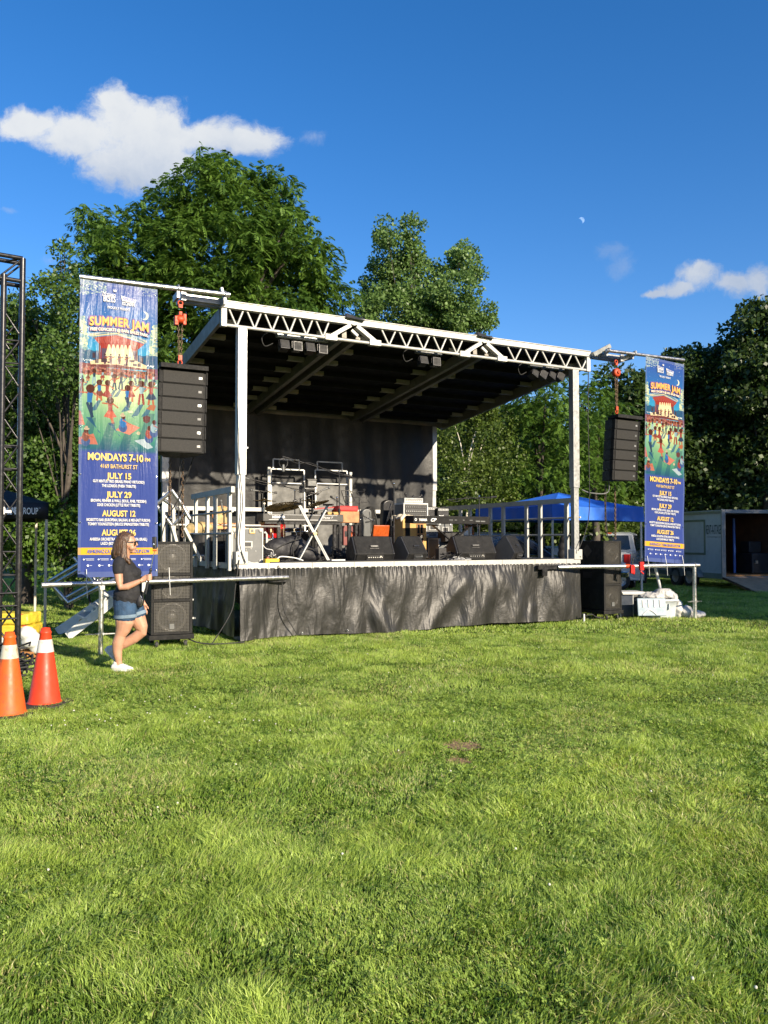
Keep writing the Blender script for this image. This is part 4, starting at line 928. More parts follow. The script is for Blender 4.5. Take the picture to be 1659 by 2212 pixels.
# ------------------------------------------------------------------ loudspeaker arrays
mesh_m = bpy.data.materials.new('black_grille'); mesh_m.use_nodes = True; T = NT(mesh_m.node_tree); p = T.n['Principled BSDF']; tc = T.node('ShaderNodeTexCoord').outputs['Object']
vz = T.node('ShaderNodeTexVoronoi'); vz.inputs['Scale'].default_value = 130; T.l.new(tc, vz.inputs[0])
T.put(p.inputs['Base Color'], T.mix(T.ramp(vz.outputs[0], .2, .5), (.012, .012, .012), (.034, .033, .031))); p.inputs['Roughness'].default_value = .65; p.inputs['Specular IOR Level'].default_value = .15
def array(label, s, z, w, n, h, d0, lean, curve, yaw=0):
    r = thing('speaker_array', label, 'speaker array', ST(s, d0, z), TH + yaw, 'hanging speaker arrays')
    W = w
    m = MB(); m.box((0, -.06, -.03), (W, .2, .06)); m.box((0, .13, -.03), (W * .5, .3, .05)); m.box((0, -.16, -.03), (W + .01, .02, .07)); m.build('fly_bar', M['black_rough'], r, bevel=.005)
    zz = -.065; ang = lean; yy = 0; xx = 0
    for i in range(n):
        c = Vector((xx, yy + .12, zz - h / 2)); E = Euler((ang, 0, 0))
        cab = MB(); cab.M = Matrix.Translation(c) @ E.to_matrix().to_4x4()
        cab.prism([(-W / 2, -.2), (W / 2, -.2), (W / 2, -.12), (W * .24, .24), (-W * .24, .24), (-W / 2, -.12)], -h / 2 + .004, h / 2 - .004, axis='Z')
        for sx in (-1, 1): cab.bx(sx * W / 2 - .012, sx * W / 2 + .012, -.215, -.19, -h / 2 + .01, h / 2 - .01); cab.box((sx * (W / 2 + .012), -.12, h / 2 - .015), (.03, .04, .012))
        co = cab.build('cabinet', M['black_rough'], r, bevel=.006)
        g = MB(); g.M = cab.M; g.bx(-W / 2 + .05, W / 2 - .05, -.212, -.202, -h / 2 + .018, h / 2 - .018); g.build('grille', mesh_m, co)
        g = MB(); g.M = cab.M; g.box((W / 2 - .10, -.2145, .0), (.05, .004, .035)); g.build('badge', M['grey_case'] if i % 2 else M['alu'], co)
        yy += math.sin(ang) * h * 1.0; zz -= h * math.cos(ang); ang += curve; xx -= .006
    return r, zz
sL0, zL0 = sp(343, 787, -.35); sL1, _ = sp(444, 800, -.35); _, zL2 = sp(390, 984, -.35)
ra, zz1 = array('hanging column of six black speaker cabinets left of the stage, next to the big banner', (sL0 + sL1) / 2, zL0, sL1 - sL0, 6, (zL0 - zL2 - .065) / 6.05, -.35, R(1), R(-1.2))
sR0, zR0 = sp(1320, 897, -.35); sR1, _ = sp(1376, 903, -.35); _, zR2 = sp(1340, 1039, -.35)
rb, zz2 = array('hanging column of six black speaker cabinets right of the stage, beyond the front right post', (sR0 + sR1) / 2, zR0, sR1 - sR0, 6, (zR0 - zR2 - .065) / 6.05, -.35, R(4), R(-.4), R(4))
def hoist(label, s, d, ztop, zmid, zhook, roundbody, hang_s, hang_z0, hang_z1):
    r = onstage('chain_hoist', label, 'hoist', s, d, 0, group='orange chain hoists')
    m = MB(); m.torus((0, 0, ztop - .05), .035, .012, 'Y', 16, 6); m.box((0, 0, ztop - .1), (.06, .05, .05)); m.build('top_hook', M['orange'], r)
    m = MB()
    if roundbody: m.lathe((0, 0, zmid), [(0, -.06), (.05, -.06), (.075, -.05), (.088, -.035), (.088, .035), (.075, .05), (.05, .06), (0, .06)], 28, 'Y'); m.tube((0, -.09, zmid), (0, -.07, zmid), .03)
    else: m.lathe((0, 0, zmid), [(0, -.06), (.05, -.06), (.065, -.04), (.065, .04), (.05, .06), (0, .06)], 20, 'X'); m.box((-.065, 0, zmid - .03), (.055, .10, .14)); m.box((.06, 0, zmid), (.05, .10, .17)); m.box((0, 0, zmid + .09), (.05, .06, .06))
    m.build('hoist_body', M['orange'], r, bevel=.006)
    for dx in (-.03, 0.03): chain_mb((dx, 0, zmid - .08), (dx * .5, 0, zhook + .12), .045, .006, .014).build('load_chain', M['chain'], r)
    m = MB(); m.box((0, 0, zhook + .09), (.055, .05, .08)); m.torus((0, 0, zhook + .02), .033, .012, 'Y', 16, 6); m.build('load_hook', M['orange'], r)
    for k, (hs, za0, za1) in enumerate(zip(hang_s, hang_z0, hang_z1)): chain_mb((hs - s, .25, za0), (hs - s, .25, za1), .05, .008, .018).build('hand_chain', M['chain'], r)
    return r
_s, _z = sp(389, 668, -.1); hoist('orange chain hoist with two lobed body above the left speaker array', _s, -.12, ZT - .12, sp(389, 690, -.12)[1], sp(389, 786, -.12)[1], False, [sp(396, 1000, .1)[0], sp(388, 1000, .1)[0] - .14], [3.0, 3.0], [sp(396, 1160, .1)[1], 2.0])
_s, _z = sp(1331, 800, -.12); hoist('orange chain hoist with a round wheel body above the right speaker array', _s, -.12, ZT - .12, sp(1331, 805, -.12)[1], sp(1333, 892, -.12)[1], True, [sp(1331, 1100, .1)[0], sp(1310, 1100, .1)[0]], [2.75, 2.75], [sp(1331, 1165, .1)[1], sp(1310, 1150, .1)[1]])
def wire(name, label, pts, r=.008, material='rubber', cat='cable', group=None, kind=None):
    m = MB(); m.path(curve_pts(pts), r, 6); o = m.build(name, M[material]); return tag(o, label, cat, group, kind)
wire('strap', 'grey strap slung from the right front post to the right speaker array', [ST(LS + .05, -.05, 2.62), ST(LS + .3, -.05, 2.56), ST(LS + .7, -.1, 2.6), ST(sR0 + .02, -.2, zR2 + .25)], .014, 'grey_case', 'strap')
wire('power_cable', 'thin black cable hanging beside the front right roof post', [ST(LS + .22, -.08, 5.0), ST(LS + .2, -.08, 4), ST(LS + .22, -.08, 2.8), ST(LS + .18, -.08, 2.0), ST(LS - .1, -.1, 1.4)], .009)
wire('power_cable', 'thin black cable running down the front left roof post', [ST(-.06, -.06, 5.0), ST(-.05, -.07, 4), ST(0, -.05, 2.8), ST(.05, -.06, 2.2), ST(.0, -.07, 1.6), ST(.1, -.08, 1.25)], .008)
wire('safety_line', 'thin dark line slanting from under the left speaker array down behind it', [ST(sL1 - .12, -.15, zL2 + .02), ST(sL1 - .25, .2, 2.3), ST(sL1 - .42, .4, 1.9), ST(sL1 - .5, .5, 1.4)], .009)
wire('power_cable', 'black cable hanging straight below the left speaker array', [ST(sL1 - .3, -.05, zL2), ST(sL1 - .31, 0, 2.4), ST(sL1 - .3, 0, 1.5)], .008)
wire('power_cable', 'black cable hanging below the right speaker array', [ST(sR0 + .18, .0, zR2), ST(sR0 + .16, 0, 2.2), ST(sR0 + .2, 0, 1.7)], .01)
wire('power_cable', 'black cable drooping down the skirt from the deck edge near its left end', [ST(.66, -.06, 1.2), ST(.7, -.12, .95), ST(.72, -.14, .5), ST(.95, -.15, .08)], .008)
wire('power_cable', 'black cable hanging off the stage corner to the grass left of the skirt', [ST(.0, -.06, 1.3), ST(-.1, -.2, .9), ST(-.18, -.25, .5), ST(-.5, -.3, .02)], .009)
wire('power_cable', 'dark cable lying on the grass between the left subwoofers and the skirt', [ST(-.85, -.2, .12), ST(-.7, -.35, .06), ST(-.45, -.45, .04), ST(.0, -.35, .03)], .011)

# ------------------------------------------------------------------ subwoofer towers
def subs(label, px0, px1, py1, d, H, yaw, side_left=True):
    s0_, _ = sp(px0, 1300, d); s1_, _ = sp(px1, 1300, d); W = abs(s1_ - s0_) / math.cos(yaw)
    r = thing('subwoofer_tower', label, 'subwoofer tower', ST((s0_ + s1_) / 2, d, 0), TH + yaw, 'subwoofer towers on wheeled boards')
    DP = .75; z0_ = .2; m = MB(); m.bx(-W / 2, W / 2, 0, DP, z0_, z0_ + H)
    o = m.build('cabinet', M['black_rough'], r, bevel=.012)
    m = MB(); f = .035
    hs = [0, .34, .655, 1.0] if False else [0, .36, .66, 1.0]
    hs = [0, .365, .645, 1.0]
    for k, hh in enumerate(hs): m.bx(-W / 2 - .004, W / 2 + .004, -.03, -.002, z0_ + H * hh - (.018 if 0 < k < 3 else (0 if k == 0 else .036)), z0_ + H * hh + (.018 if 0 < k < 3 else (.036 if k == 0 else 0)))
    for sx in (-1, 1): m.bx(sx * W / 2 - (.036 if sx > 0 else -.0) - (0 if sx > 0 else .004), sx * W / 2 + (.036 if sx < 0 else 0) + (.004 if sx > 0 else 0), -.029, -.0025, z0_ + .03, z0_ + H - .03)
    m.build('front_frame', M['black_rough'], r, bevel=.004)
    for k in range(3):
        zc = z0_ + H * (hs[k] + hs[k + 1]) / 2; rr = min(W * .42, H * (hs[k + 1] - hs[k]) * .44)
        m = MB(); m.lathe((0, -.006, zc), [(rr, 0), (rr * .98, -.012), (rr * .86, -.008), (rr * .8, .05 - .05), (rr * .35, .0), (rr * .33, -.006), (rr * .2, -.012), (0, -.015)], 32, 'Y'); m.build('driver_cone', CONE, r)
        m = MB(); gw, gh = W - .08, H * (hs[k + 1] - hs[k]) - .05
        m.bx(-gw / 2, gw / 2, -.024, -.022, zc - gh / 2, zc + gh / 2); m.build('grille', GRILLE, r)
    m = MB(); m.box((0, -.032, z0_ + .12), (.07, .006, .08)); m.build('badge', M['grey_case'], r)
    m = MB(); m.box((-W / 2 - .003, .45, z0_ + H * .5), (.006, .25, .12)); m.box((-W / 2 - .003, .45, z0_ + H * .85), (.006, .2, .2), (R(45), 0, 0)); m.build('side_handle', M['black'], r)
    m = MB(); m.bx(-W / 2 - .03, W / 2 + .03, -.05, DP, z0_ - .075, z0_ - .005); m.build('wheel_board', M['black_rough'], r, bevel=.006)
    for sx in (-1, 1):
        for y in (.04, DP - .1):
            c = MB(); c.tube((sx * (W / 2 - .09) - .02, y, .055), (sx * (W / 2 - .09) + .02, y, .055), .055, n=18); w_ = c.build('caster', M['rubber'], r)
            c = MB(); c.box((sx * (W / 2 - .09), y, .10), (.07, .05, .05)); c.tube((sx * (W / 2 - .09) - .026, y, .055), (sx * (W / 2 - .09) + .026, y, .055), .02, n=10); c.build('fork', M['chrome'], w_)
    return r
CONE = mat('speaker_cone', (.085, .080, .070), .35, 0, .2, 8)
GRILLE = bpy.data.materials.new('perforated_grille'); GRILLE.use_nodes = True; T = NT(GRILLE.node_tree); p = T.n['Principled BSDF']; out = T.n['Material Output']; tc = T.node('ShaderNodeTexCoord').outputs['Object']
vz = T.node('ShaderNodeTexVoronoi'); vz.inputs['Scale'].default_value = 46; vz.inputs['Randomness'].default_value = .0; T.l.new(tc, vz.inputs[0])
p.inputs['Base Color'].default_value = (.045, .043, .039, 1); p.inputs['Roughness'].default_value = .45; p.inputs['Metallic'].default_value = .4
tb = T.node('ShaderNodeBsdfTransparent'); mx = T.node('ShaderNodeMixShader'); T.put(mx.inputs[0], T.ramp(vz.outputs[0], .30, .36)); T.l.new(tb.outputs[0], mx.inputs[1]); T.l.new(p.outputs[0], mx.inputs[2]); T.l.new(mx.outputs[0], out.inputs[0])
subs('tall black three speaker subwoofer tower on casters left of the stage, crossed by the pipe', 327, 414, 1395, -.25, 1.39, R(-4))
subs('tall black three speaker subwoofer tower right of the stage, in front of the pickup', 1303, 1341, 1340, -.1, 1.40, R(1.5))
# ================================================================== equipment on the stage
def span(px0, px1, py0, py1, d):
    a, z1 = sp(px0, py0, d); b, _ = sp(px1, py0, d); _, z0 = sp((px0 + px1) / 2, py1, d); return a, b, z0, z1
def gear(name, label, cat, px, d, z=ZD, rz=0, group=None):
    return onstage(name, label, cat, sp(px, 1200, d)[0], d, z, rz, group)
W_ = M['white_plastic']
# --- wedge monitors
def wedge(label, px0, px1, pytop, d, rz, w=None):
    s0, s1, _, z1 = span(px0, px1, pytop, 1210, d); w = w or (s1 - s0); h = z1 - ZD
    r = onstage('wedge_monitor', label, 'monitor speaker', (s0 + s1) / 2, d, ZD, rz, 'wedge monitors along the stage front')
    D = .46; prof = [(.06, 0), (-.02, h * .30), (.17, h), (.25, h), (D, h * .42), (D - .02, 0)]
    m = MB(); m.prism([(y, z) for y, z in prof], -w / 2 + .03, w / 2 - .03, axis='X'); m.build('cabinet', M['black_rough'], r, bevel=.018)
    for sx in (-1, 1): m = MB(); m.prism([(y * .94 + .012, z * .97 + .004) for y, z in prof], sx * (w / 2 - .03), sx * w / 2, axis='X'); m.build('side_cheek', M['black'], r, bevel=.012)
    m = MB(); m.box((0, .055, h * .60), (.15, .05, .03), (-.25, 0, 0)); m.box((0, .035, h * .52), (.17, .02, .012), (-.25, 0, 0)); m.build('carry_handle', M['black'], r, bevel=.003)
    m = MB(); m.box((0, .01, h * .17), (w * .42, .02, h * .22), (.25, 0, 0)); pn = m.build('socket_panel', M['rubber'], r, bevel=.004)
    m = MB()
    for i in range(7): m.tube((-w * .17 + i * w * .055, -.03, h * .17), (-w * .17 + i * w * .055, -.018, h * .17), .009, n=8)
    m.box((w * .13, -.026, h * .2), (.03, .006, .025)); m.build('sockets', M['steel'], pn)
    g = MB(); g.add([(-w / 2 + .05, .235, h * .985), (w / 2 - .05, .235, h * .985), (w / 2 - .05, D - .01, h * .47), (-w / 2 + .05, D - .01, h * .47)], [(0, 1, 2, 3)]); g.build('grille', mesh_m, r)
    return r
wedge('leftmost black wedge monitor at the stage front, beneath the orange chair', 768, 852, 1158, .30, R(-3))
wedge('black wedge monitor below the yellow wooden cabinet, turned so that its side shows', 862, 944, 1158, .28, R(24), .60)
wedge('black wedge monitor under the right end of the long keyboard, handle facing out', 988, 1071, 1157, .34, R(-2))
wedge('black wedge monitor farthest right, in front of the right railing, turned on its side face', 1083, 1160, 1157, .30, R(34), .56)
# --- keyboards
def xstand(r, w, h, y=0, pair=.04, spread=None, armlen=.36):
    spread = spread or w
    for k, sg in enumerate((-1, 1)):
        for e in (-pair, pair):
            m = MB(); m.bar((-sg * spread / 2, y + e + .02 * sg, .02), (sg * spread / 2, y + e + .02 * sg, h), .020, .020, (0, 1, 0)); m.build('leg', M['alu' if pair > .03 else 'black_metal'], r)
        m = MB(); m.tube((sg * spread / 2, y - armlen / 2, h), (sg * spread / 2, y + armlen / 2, h + .015), .018, n=10); m.build('support_arm', M['black_metal'], r)
        m = MB(); m.tube((sg * spread / 2, y - armlen * .5, .02), (sg * spread / 2, y + armlen * .5, .02), .016, n=10); m.build('foot_bar', M['black_metal'], r)
    m = MB(); m.tube((0, y - .08, h / 2), (0, y + .08, h / 2), .035, n=14); m.build('pivot', M['chrome'], r)
s0, s1, z0, z1 = span(568, 742, 1109, 1127, 1.15)
kb = onstage('electric_piano', 'long black electric piano with white maker name on its back, behind the empty crossed stand', 'keyboard', (s0 + s1) / 2, 1.15, 0, 0); w = s1 - s0
m = MB(); m.prism([(0, z0), (0, z1), (.34, z1 + .01), (.36, z0)], -w / 2, w / 2, axis='X'); m.build('body', mat('black_tolex', (.035, .034, .031), .5, 0, .15, 8, .1, 150), kb, bevel=.01)
m = MB(); text_mb(m, 'HOHNER', -w * .31, (z0 + z1) / 2 + .012, .045, .24, bold=.04, y=-.004); text_mb(m, 'Pianet T', w * .30, (z0 + z1) / 2 + .01, .04, .2, y=-.004, shear=.3)
m.bx(-w * .43, w * .42, -.004, -.003, z0 + .03, z0 + .036); m.bx(-w * .43, w * .42, -.004, -.003, z1 - .02, z1 - .016); m.build('lettering', M['led'], kb)
m = MB(); m.bx(w / 2 - .01, w / 2 + .03, .03, .3, z0 + .02, z1 - .02); m.build('end_cheek', M['wood'], kb, bevel=.01)
m = MB(); m.bx(-w / 2 + .05, w / 2 - .02, .02, .34, z0 - .045, z0 - .005); m.build('tray', M['black_metal'], kb)
for sx in (-.30, .40, .62):
    m = MB(); m.bar((sx * w, .06 + .1 * (sx > .5), ZD), (sx * w, .06 + .1 * (sx > .5), z0 - .045), .055, .055, (0, 1, 0)); m.build('leg', M['black_metal'], kb)
s0, s1, z0, z1 = span(645, 709, 1090, 1213, .62)
xs_ = onstage('keyboard_stand', 'empty silver edged crossed keyboard stand in front of the electric piano', 'keyboard stand', (s0 + s1) / 2, .62); xstand(xs_, s1 - s0, z1 - ZD, 0, .036, None, .42)
s0, s1, z0, z1 = span(891, 1060, 1113.5, 1132, .85)
kb2 = onstage('stage_piano', 'long black stage piano with large white CP marking, on a black crossed stand', 'keyboard', (s0 + s1) / 2, .85, 0, R(2)); w = s1 - s0
m = MB(); m.prism([(0, z0), (-.01, z1), (.30, z1 + .005), (.33, z0 + .02)], -w / 2, w / 2, axis='X'); m.build('body', M['black_rough'], kb2, bevel=.012)
m = MB(); zc = (z0 + z1) / 2; text_mb(m, 'YAMAHA', -w * .385, zc, .05, .185, bold=.03, y=-.017); text_mb(m, 'CP', -w * .25, zc, .062, .13, bold=.03, y=-.017, shear=.35); m.lathe((-w * .475, -.017, zc), [(.016, 0), (.026, 0)], 20, 'Y'); m.build('lettering', M['led'], kb2)
m = MB()
for i, (fx, ww) in enumerate(((-.05, .09), (.02, .06), (.13, .04), (.22, .07))): m.bx(w * fx, w * fx + ww, -.014, -.010, zc - .006, zc + .008)
m.bx(w * .30, w * .36, -.016, -.012, zc - .03, zc - .004); m.bx(w * .37, w * .43, -.016, -.012, zc - .03, zc - .006); m.build('socket_marks', M['grey_case'], kb2)
xs2 = onstage('keyboard_stand', 'black crossed stand carrying the stage piano at the right', 'keyboard stand', (s0 + s1) / 2 + .05, .95, ZD, R(2)); xstand(xs2, .92, z0 - ZD - .03, 0, .02, None, .4)
# --- drum kit pieces
def cymbal(label, px, py, d, rad, tilt, tiltx=.12, h=None):
    s, z = sp(px, py, d); r = onstage('cymbal_stand', label, 'cymbal', s, d, ZD, 0, 'drum kit cymbals on stands'); H = z - ZD
    m = MB(); E = Euler((tiltx, tilt, 0)).to_matrix().to_4x4(); m.M = Matrix.Translation((0, 0, H)) @ E
    m.lathe((0, 0, 0), [(rad, -.012), (rad * .6, .004), (rad * .22, .014), (rad * .17, .03), (.01, .038), (0, .038)], 40); m.lathe((0, 0, -.003), [(0, .03), (rad * .17, .022), (rad * .22, .008), (rad * .6, -.002), (rad, -.014)], 40); m.build('cymbal', M['cymbal'], r)
    m = MB(); m.tube((0, 0, .25), (0, 0, H + .05), .011); m.box((0, 0, H - .06), (.035, .035, .03)); m.build('pole', M['chrome'], r)
    for k in range(3):
        a = k * 2.1; m = MB(); m.tube((0, 0, .3), (.24 * math.cos(a), .24 * math.sin(a), .01), .009); m.build('leg', M['chrome'], r)
    return r
cymbal('flat bronze cymbal left of the big tilted cymbal', 571, 1081, 2.6, .24, 0, .06)
cymbal('biggest bronze cymbal, strongly tilted, above the left end of the electric piano', 613, 1093, 1.9, .36, -.22, .22)
cymbal('small bronze cymbal behind the crossed stand, close to the floodlight', 668, 1081, 3.0, .18, 0, .06)
cymbal('thin bronze cymbal tilted up to the right behind the crossed stand', 686, 1087, 2.4, .24, -.35, .05)
def drum(name, label, px, py0, py1, d, rad, material, group=None):
    s, z1 = sp(px, py0, d); _, z0 = sp(px, py1, d); r = onstage(name, label, 'drum', s, d, 0, 0, group)
    m = MB(); m.lathe((0, 0, 0), [(0, z0), (rad, z0), (rad, z1), (0, z1)], 30, smooth=False); m.build('shell', material, r)
    for z in (z0 + .01, z1 - .005): m = MB(); m.torus((0, 0, z), rad + .004, .012, 'Z', 30, 6); m.build('hoop', M['chrome'], r)
    for k in range(6):
        a = k * 1.047 + .3; m = MB(); m.box(((rad + .012) * math.cos(a), (rad + .012) * math.sin(a), (z0 + z1) / 2), (.022, .022, .06), (0, 0, a)); m.build('lug', M['chrome'], r)
    m = MB()
    for k in range(3): a = k * 2.1 + .5; m.tube((rad * math.cos(a), rad * math.sin(a), z0 + .1), ((rad + .08) * math.cos(a), (rad + .08) * math.sin(a), ZD), .008)
    m.build('legs', M['chrome'], r); return r
drum('tom_drum', 'shiny red tom drum just right of the grey flight case', 583, 1129, 1164, 1.75, .17, M['red_drum'], 'red drums')
drum('tom_drum', 'smaller red tom drum behind, half hidden by the one beside the flight case', 600, 1131, 1163, 2.3, .15, M['red_drum'], 'red drums')
drum('snare_drum', 'black shallow drum above the black padded bags', 632, 1141, 1150, 2.2, .2, M['black'])
drum('bass_drum', 'dark drum shell standing behind the padded bags under the piano', 655, 1148, 1195, 2.6, .24, M['black_rough'])
# --- soft bags
def blob_bag(name, label, cat, parts, s, d, z=ZD, rz=0, material='bag', group=None, extra=None, voxel=.02):
    r = onstage(name, label, cat, s, d, z, rz, group); m = MB()
    for p in parts: m.ball(*p, n=18, m=12)
    o = m.build('bag_body', M[material], r); rm = o.modifiers.new('rm', 'REMESH'); rm.mode = 'VOXEL'; rm.voxel_size = voxel; rm.use_smooth_shade = True
    tx = bpy.data.textures.new('folds', 'CLOUDS'); tx.noise_scale = .14; dm = o.modifiers.new('dis', 'DISPLACE'); dm.texture = tx; dm.strength = .035
    m = MB()
    for pts in (extra or []): m.path(curve_pts(pts), .012, 6)
    if extra: m.build('strap', M['rubber'], r)
    return r
sA_ = sp(628, 1200, .95)[0]
blob_bag('drum_bag', 'big soft black padded bag slumped under the electric piano', 'bag', [((-.16, .1, .22), (.30, .16, .20)), ((.1, .12, .30), (.24, .15, .18)), ((.25, .1, .2), (.18, .15, .2)), ((-.35, .1, .12), (.18, .14, .1))], sA_, 1.0, extra=[[(-.4, -.06, .15), (-.1, -.10, .33), (.2, -.08, .42)], [(.05, -.08, .05), (.02, -.12, .25), (.12, -.05, .45)]])
blob_bag('drum_bag', 'flat round black bag lying on its edge at the stage front under the crossed stand', 'bag', [((0, .1, .14), (.22, .10, .14)), ((.12, .1, .09), (.16, .09, .09))], sp(668, 1200, .75)[0], .78, extra=[[(-.2, .0, .1), (0, -.03, .24), (.2, 0, .12)]])
# --- organ with red bag
s0, s1, z0, z1 = span(736, 771, 1104, 1129, 1.7)
r = onstage('wooden_organ', 'small varnished wooden organ on black legs, under the red cover', 'organ', (s0 + s1) / 2, 1.7, 0); w = s1 - s0 + .1
m = MB(); m.bx(-w / 2, w / 2, 0, .4, z0, z1); m.build('case', M['wood'], r, bevel=.006); m = MB(); m.bx(-w / 2 - .22, -w / 2 + .02, 0, .35, z0 + .09, z1 - .02); m.build('key_end', M['yellow_wood'], r, bevel=.006)
for sx in (-w * .3, w * .45): m = MB(); m.bar((sx, .1, ZD), (sx, .1, z0), .05, .05, (0, 1, 0)); m.build('leg', M['black_metal'], r)
s0, s1, z0, z1 = span(734, 771, 1092.5, 1105, 1.68); r = onstage('red_cover', 'bright red vinyl box cover on top of the wooden organ', 'cover', (s0 + s1) / 2, 1.68, z0 + .002)
m = MB(); w = s1 - s0 + .06; m.bx(-w / 2, w / 2, 0, .34, 0, z1 - z0); m.build('box', M['red'], r, bevel=.02); m = MB(); m.bx(-w / 2 - .004, w / 2 + .004, -.006, .345, .035, .05); m.build('seam', mat('dark_red', (.35, .01, .01), .5), r)
s0, s1, z0, z1 = span(700, 745, 1096, 1103, 1.9); r = onstage('music_keyboard', 'thin silver grey keyboard lying tilted behind the electric piano', 'keyboard', (s0 + s1) / 2 - .1, 1.9, z0 - .02)
m = MB(); m.box((0, .1, .05), (.72, .26, .05), (0, -.09, 0)); m.build('body', M['grey_case'], r, bevel=.01); m = MB(); m.box((0, -.02, .075), (.66, .02, .02), (0, -.09, 0)); m.build('edge_strip', M['red'], r)
for sx in (-.25, .25): m = MB(); m.bar((sx, .1, -(z0 - .02 - ZD)), (sx, .1, .03 + sx * .09), .04, .04, (0, 1, 0)); m.build('leg', M['black_metal'], r)
# --- suitcases
def case(name, label, cat, px0, px1, py0, py1, d, dep, material, trim=None, rz=0, handle=True, group=None, floor=False):
    s0, s1, z0, z1 = span(px0, px1, py0, py1, d); z0 = ZD if floor else z0
    r = onstage(name, label, cat, (s0 + s1) / 2, d, z0, rz, group); w = (s1 - s0) / math.cos(rz); h = z1 - z0
    m = MB(); m.bx(-w / 2, w / 2, 0, dep, 0, h); m.build('shell', M[material], r, bevel=.01)
    if trim:
        m = MB(); e = .022
        for x in (-w / 2, w / 2):
            for y in (0, dep): m.box((x, y, h / 2), (e, e, h + e))
        for z in (0, h):
            for y in (0, dep): m.box((0, y, z), (w - e, e * .98, e * .98))
            for x in (-w / 2, w / 2): m.box((x, dep / 2, z), (e * .96, dep - e, e * .96))
        m.build('edge_trim', M[trim], r, bevel=.003)
        for x in (-w / 2 + .03, w / 2 - .03):
            for z in (.03, h - .03): m = MB(); m.ball((x, -.004, z), (.035, .014, .035), 10, 8); m.build('ball_corner', M[trim], r)
    if handle:
        m = MB(); m.bx(-.085, .085, -.012, -.002, h * .45, h * .45 + .11); ro = m.build('handle_recess', M[trim or 'black'], r, bevel=.006)
        m = MB(); m.bx(-.06, .06, -.018, -.012, h * .45 + .02, h * .45 + .09); m.build('handle', M['black'], ro, bevel=.004)
    return r, w, h
fc, w, h = case('flight_case', 'big grey flight case with silver edges and ball corners by the front left post', 'flight case', 503, 566, 1142, 1214, .45, .55, 'grey_case', 'alu_white', R(-6), floor=True)
for x, z in ((-w * .32, h * .8), (-w * .32, h * .15), (w * .15, h * .94)): m = MB(); m.box((x, -.014, z), (.10, .012, .09)); lt = m.build('latch_plate', M['chrome'], fc, bevel=.004); m = MB(); m.box((x, -.024, z), (.04, .012, .05)); m.build('latch', M['grey_case'], lt, bevel=.003)
m = MB()
for x, z in ((-.02, .22), (.06, .24), (.14, .2), (-.1, .18)): m.ball((x, -.002, z), (.008, .004, .008), 8, 6)
m.build('rivets', M['white_plastic'], fc)
r = onstage('flat_lid', 'thin pale case lid laid flat on top of the grey flight case', 'lid', sp(545, 1140, .45)[0], .5, ZD + h + .012); m = MB(); m.box((.06, .2, .035), (.85, .5, .016)); m.build('board', M['alu_white'], r, bevel=.004)
m = MB(); m.box((.06, -.06, .026), (.8, .02, .02)); m.build('edge', M['black'], r)
s0, s1, z0, z1 = span(566, 580, 1150, 1190, 1.0); r = onstage('hand_truck', 'white metal hand truck frame behind the grey flight case', 'hand truck', s0, 1.1, ZD)
m = MB(); H = z1 - ZD; m.path([(-.15, 0, H), (s1 - s0 - .02, 0, H), (s1 - s0, 0, H - .03), (s1 - s0, 0, 0.02)], .02, 8); m.path([(-.15, .05, H * .4), (s1 - s0, .05, H * .4)], .016, 8); m.box((-.05, -.06, .01), (.35, .2, .012)); m.build('frame', M['white_metal'], r)
case('suitcase', 'faded red suitcase standing behind the legs of the wooden organ', 'suitcase', 742, 763, 1136, 1178, 2.3, .2, 'pink', None, R(5), group='faded red suitcases')
case('suitcase', 'faded red suitcase peeping out right of the wooden organ', 'suitcase', 765, 779, 1134, 1160, 2.9, .18, 'pink', None, group='faded red suitcases')
r = onstage('orange_bag', 'small orange cloth bag hanging among the stand legs under the organ', 'bag', sp(761, 1160, 1.9)[0], 1.9, sp(761, 1171, 1.9)[1]); m = MB(); m.ball((0, 0, .10), (.06, .04, .10)); m.build('cloth', M['orange_chair'], r)
# --- guitar cases and gig bags leaning at the back
def lean_case(name, label, cat, px0, px1, py0, py1, d, tilt, material, group=None):
    s0, s1, z0, z1 = span(px0, px1, py0, py1, d); w = (s1 - s0) * .8; h = (z1 - z0); r = onstage(name, label, cat, (s0 + s1) / 2, d, z0, 0, group)
    m = MB(); m.M = Euler((.10, tilt, 0)).to_matrix().to_4x4(); n = 14; poly = []
    for k in range(n + 1): a = math.pi * k / n; poly.append((math.cos(a) * w / 2, h - w * .35 + math.sin(a) * w * .35))
    poly += [(-w * .42, h * .4), (-w * .5, .06), (-w * .4, 0), (w * .4, 0), (w * .5, .06), (w * .42, h * .4)]
    m.prism(poly, 0, .16); m.build('shell', M[material], r, bevel=.02)
    b = MB(); b.M = m.M; b.path([(w * .3, -.012, h * .15), (w * .36, -.012, h * .5), (w * .25, -.012, h * .9)], .006, 6); b.build('zip', M['grey_case'], r)
    b = MB(); b.M = m.M; b.bx(-.05, .05, -.03, -.005, h * .55, h * .58); b.build('handle', M['rubber'], r, bevel=.005); return r
lean_case('gig_bag', 'ribbed grey gig bag leaning left of the orange chair', 'gig bag', 783, 808, 1099, 1162, 2.6, -.10, 'grey_case', 'instrument cases leaning at the back')
lean_case('guitar_case', 'dull grey hard case tilted at the top of the leaning cases', 'guitar case', 801, 824, 1093, 1150, 3.0, -.28, 'black_rough', 'instrument cases leaning at the back')
lean_case('guitar_case', 'glossy black rounded case standing highest behind the orange chair', 'guitar case', 818, 852, 1080, 1175, 3.2, .04, 'black', 'instrument cases leaning at the back')
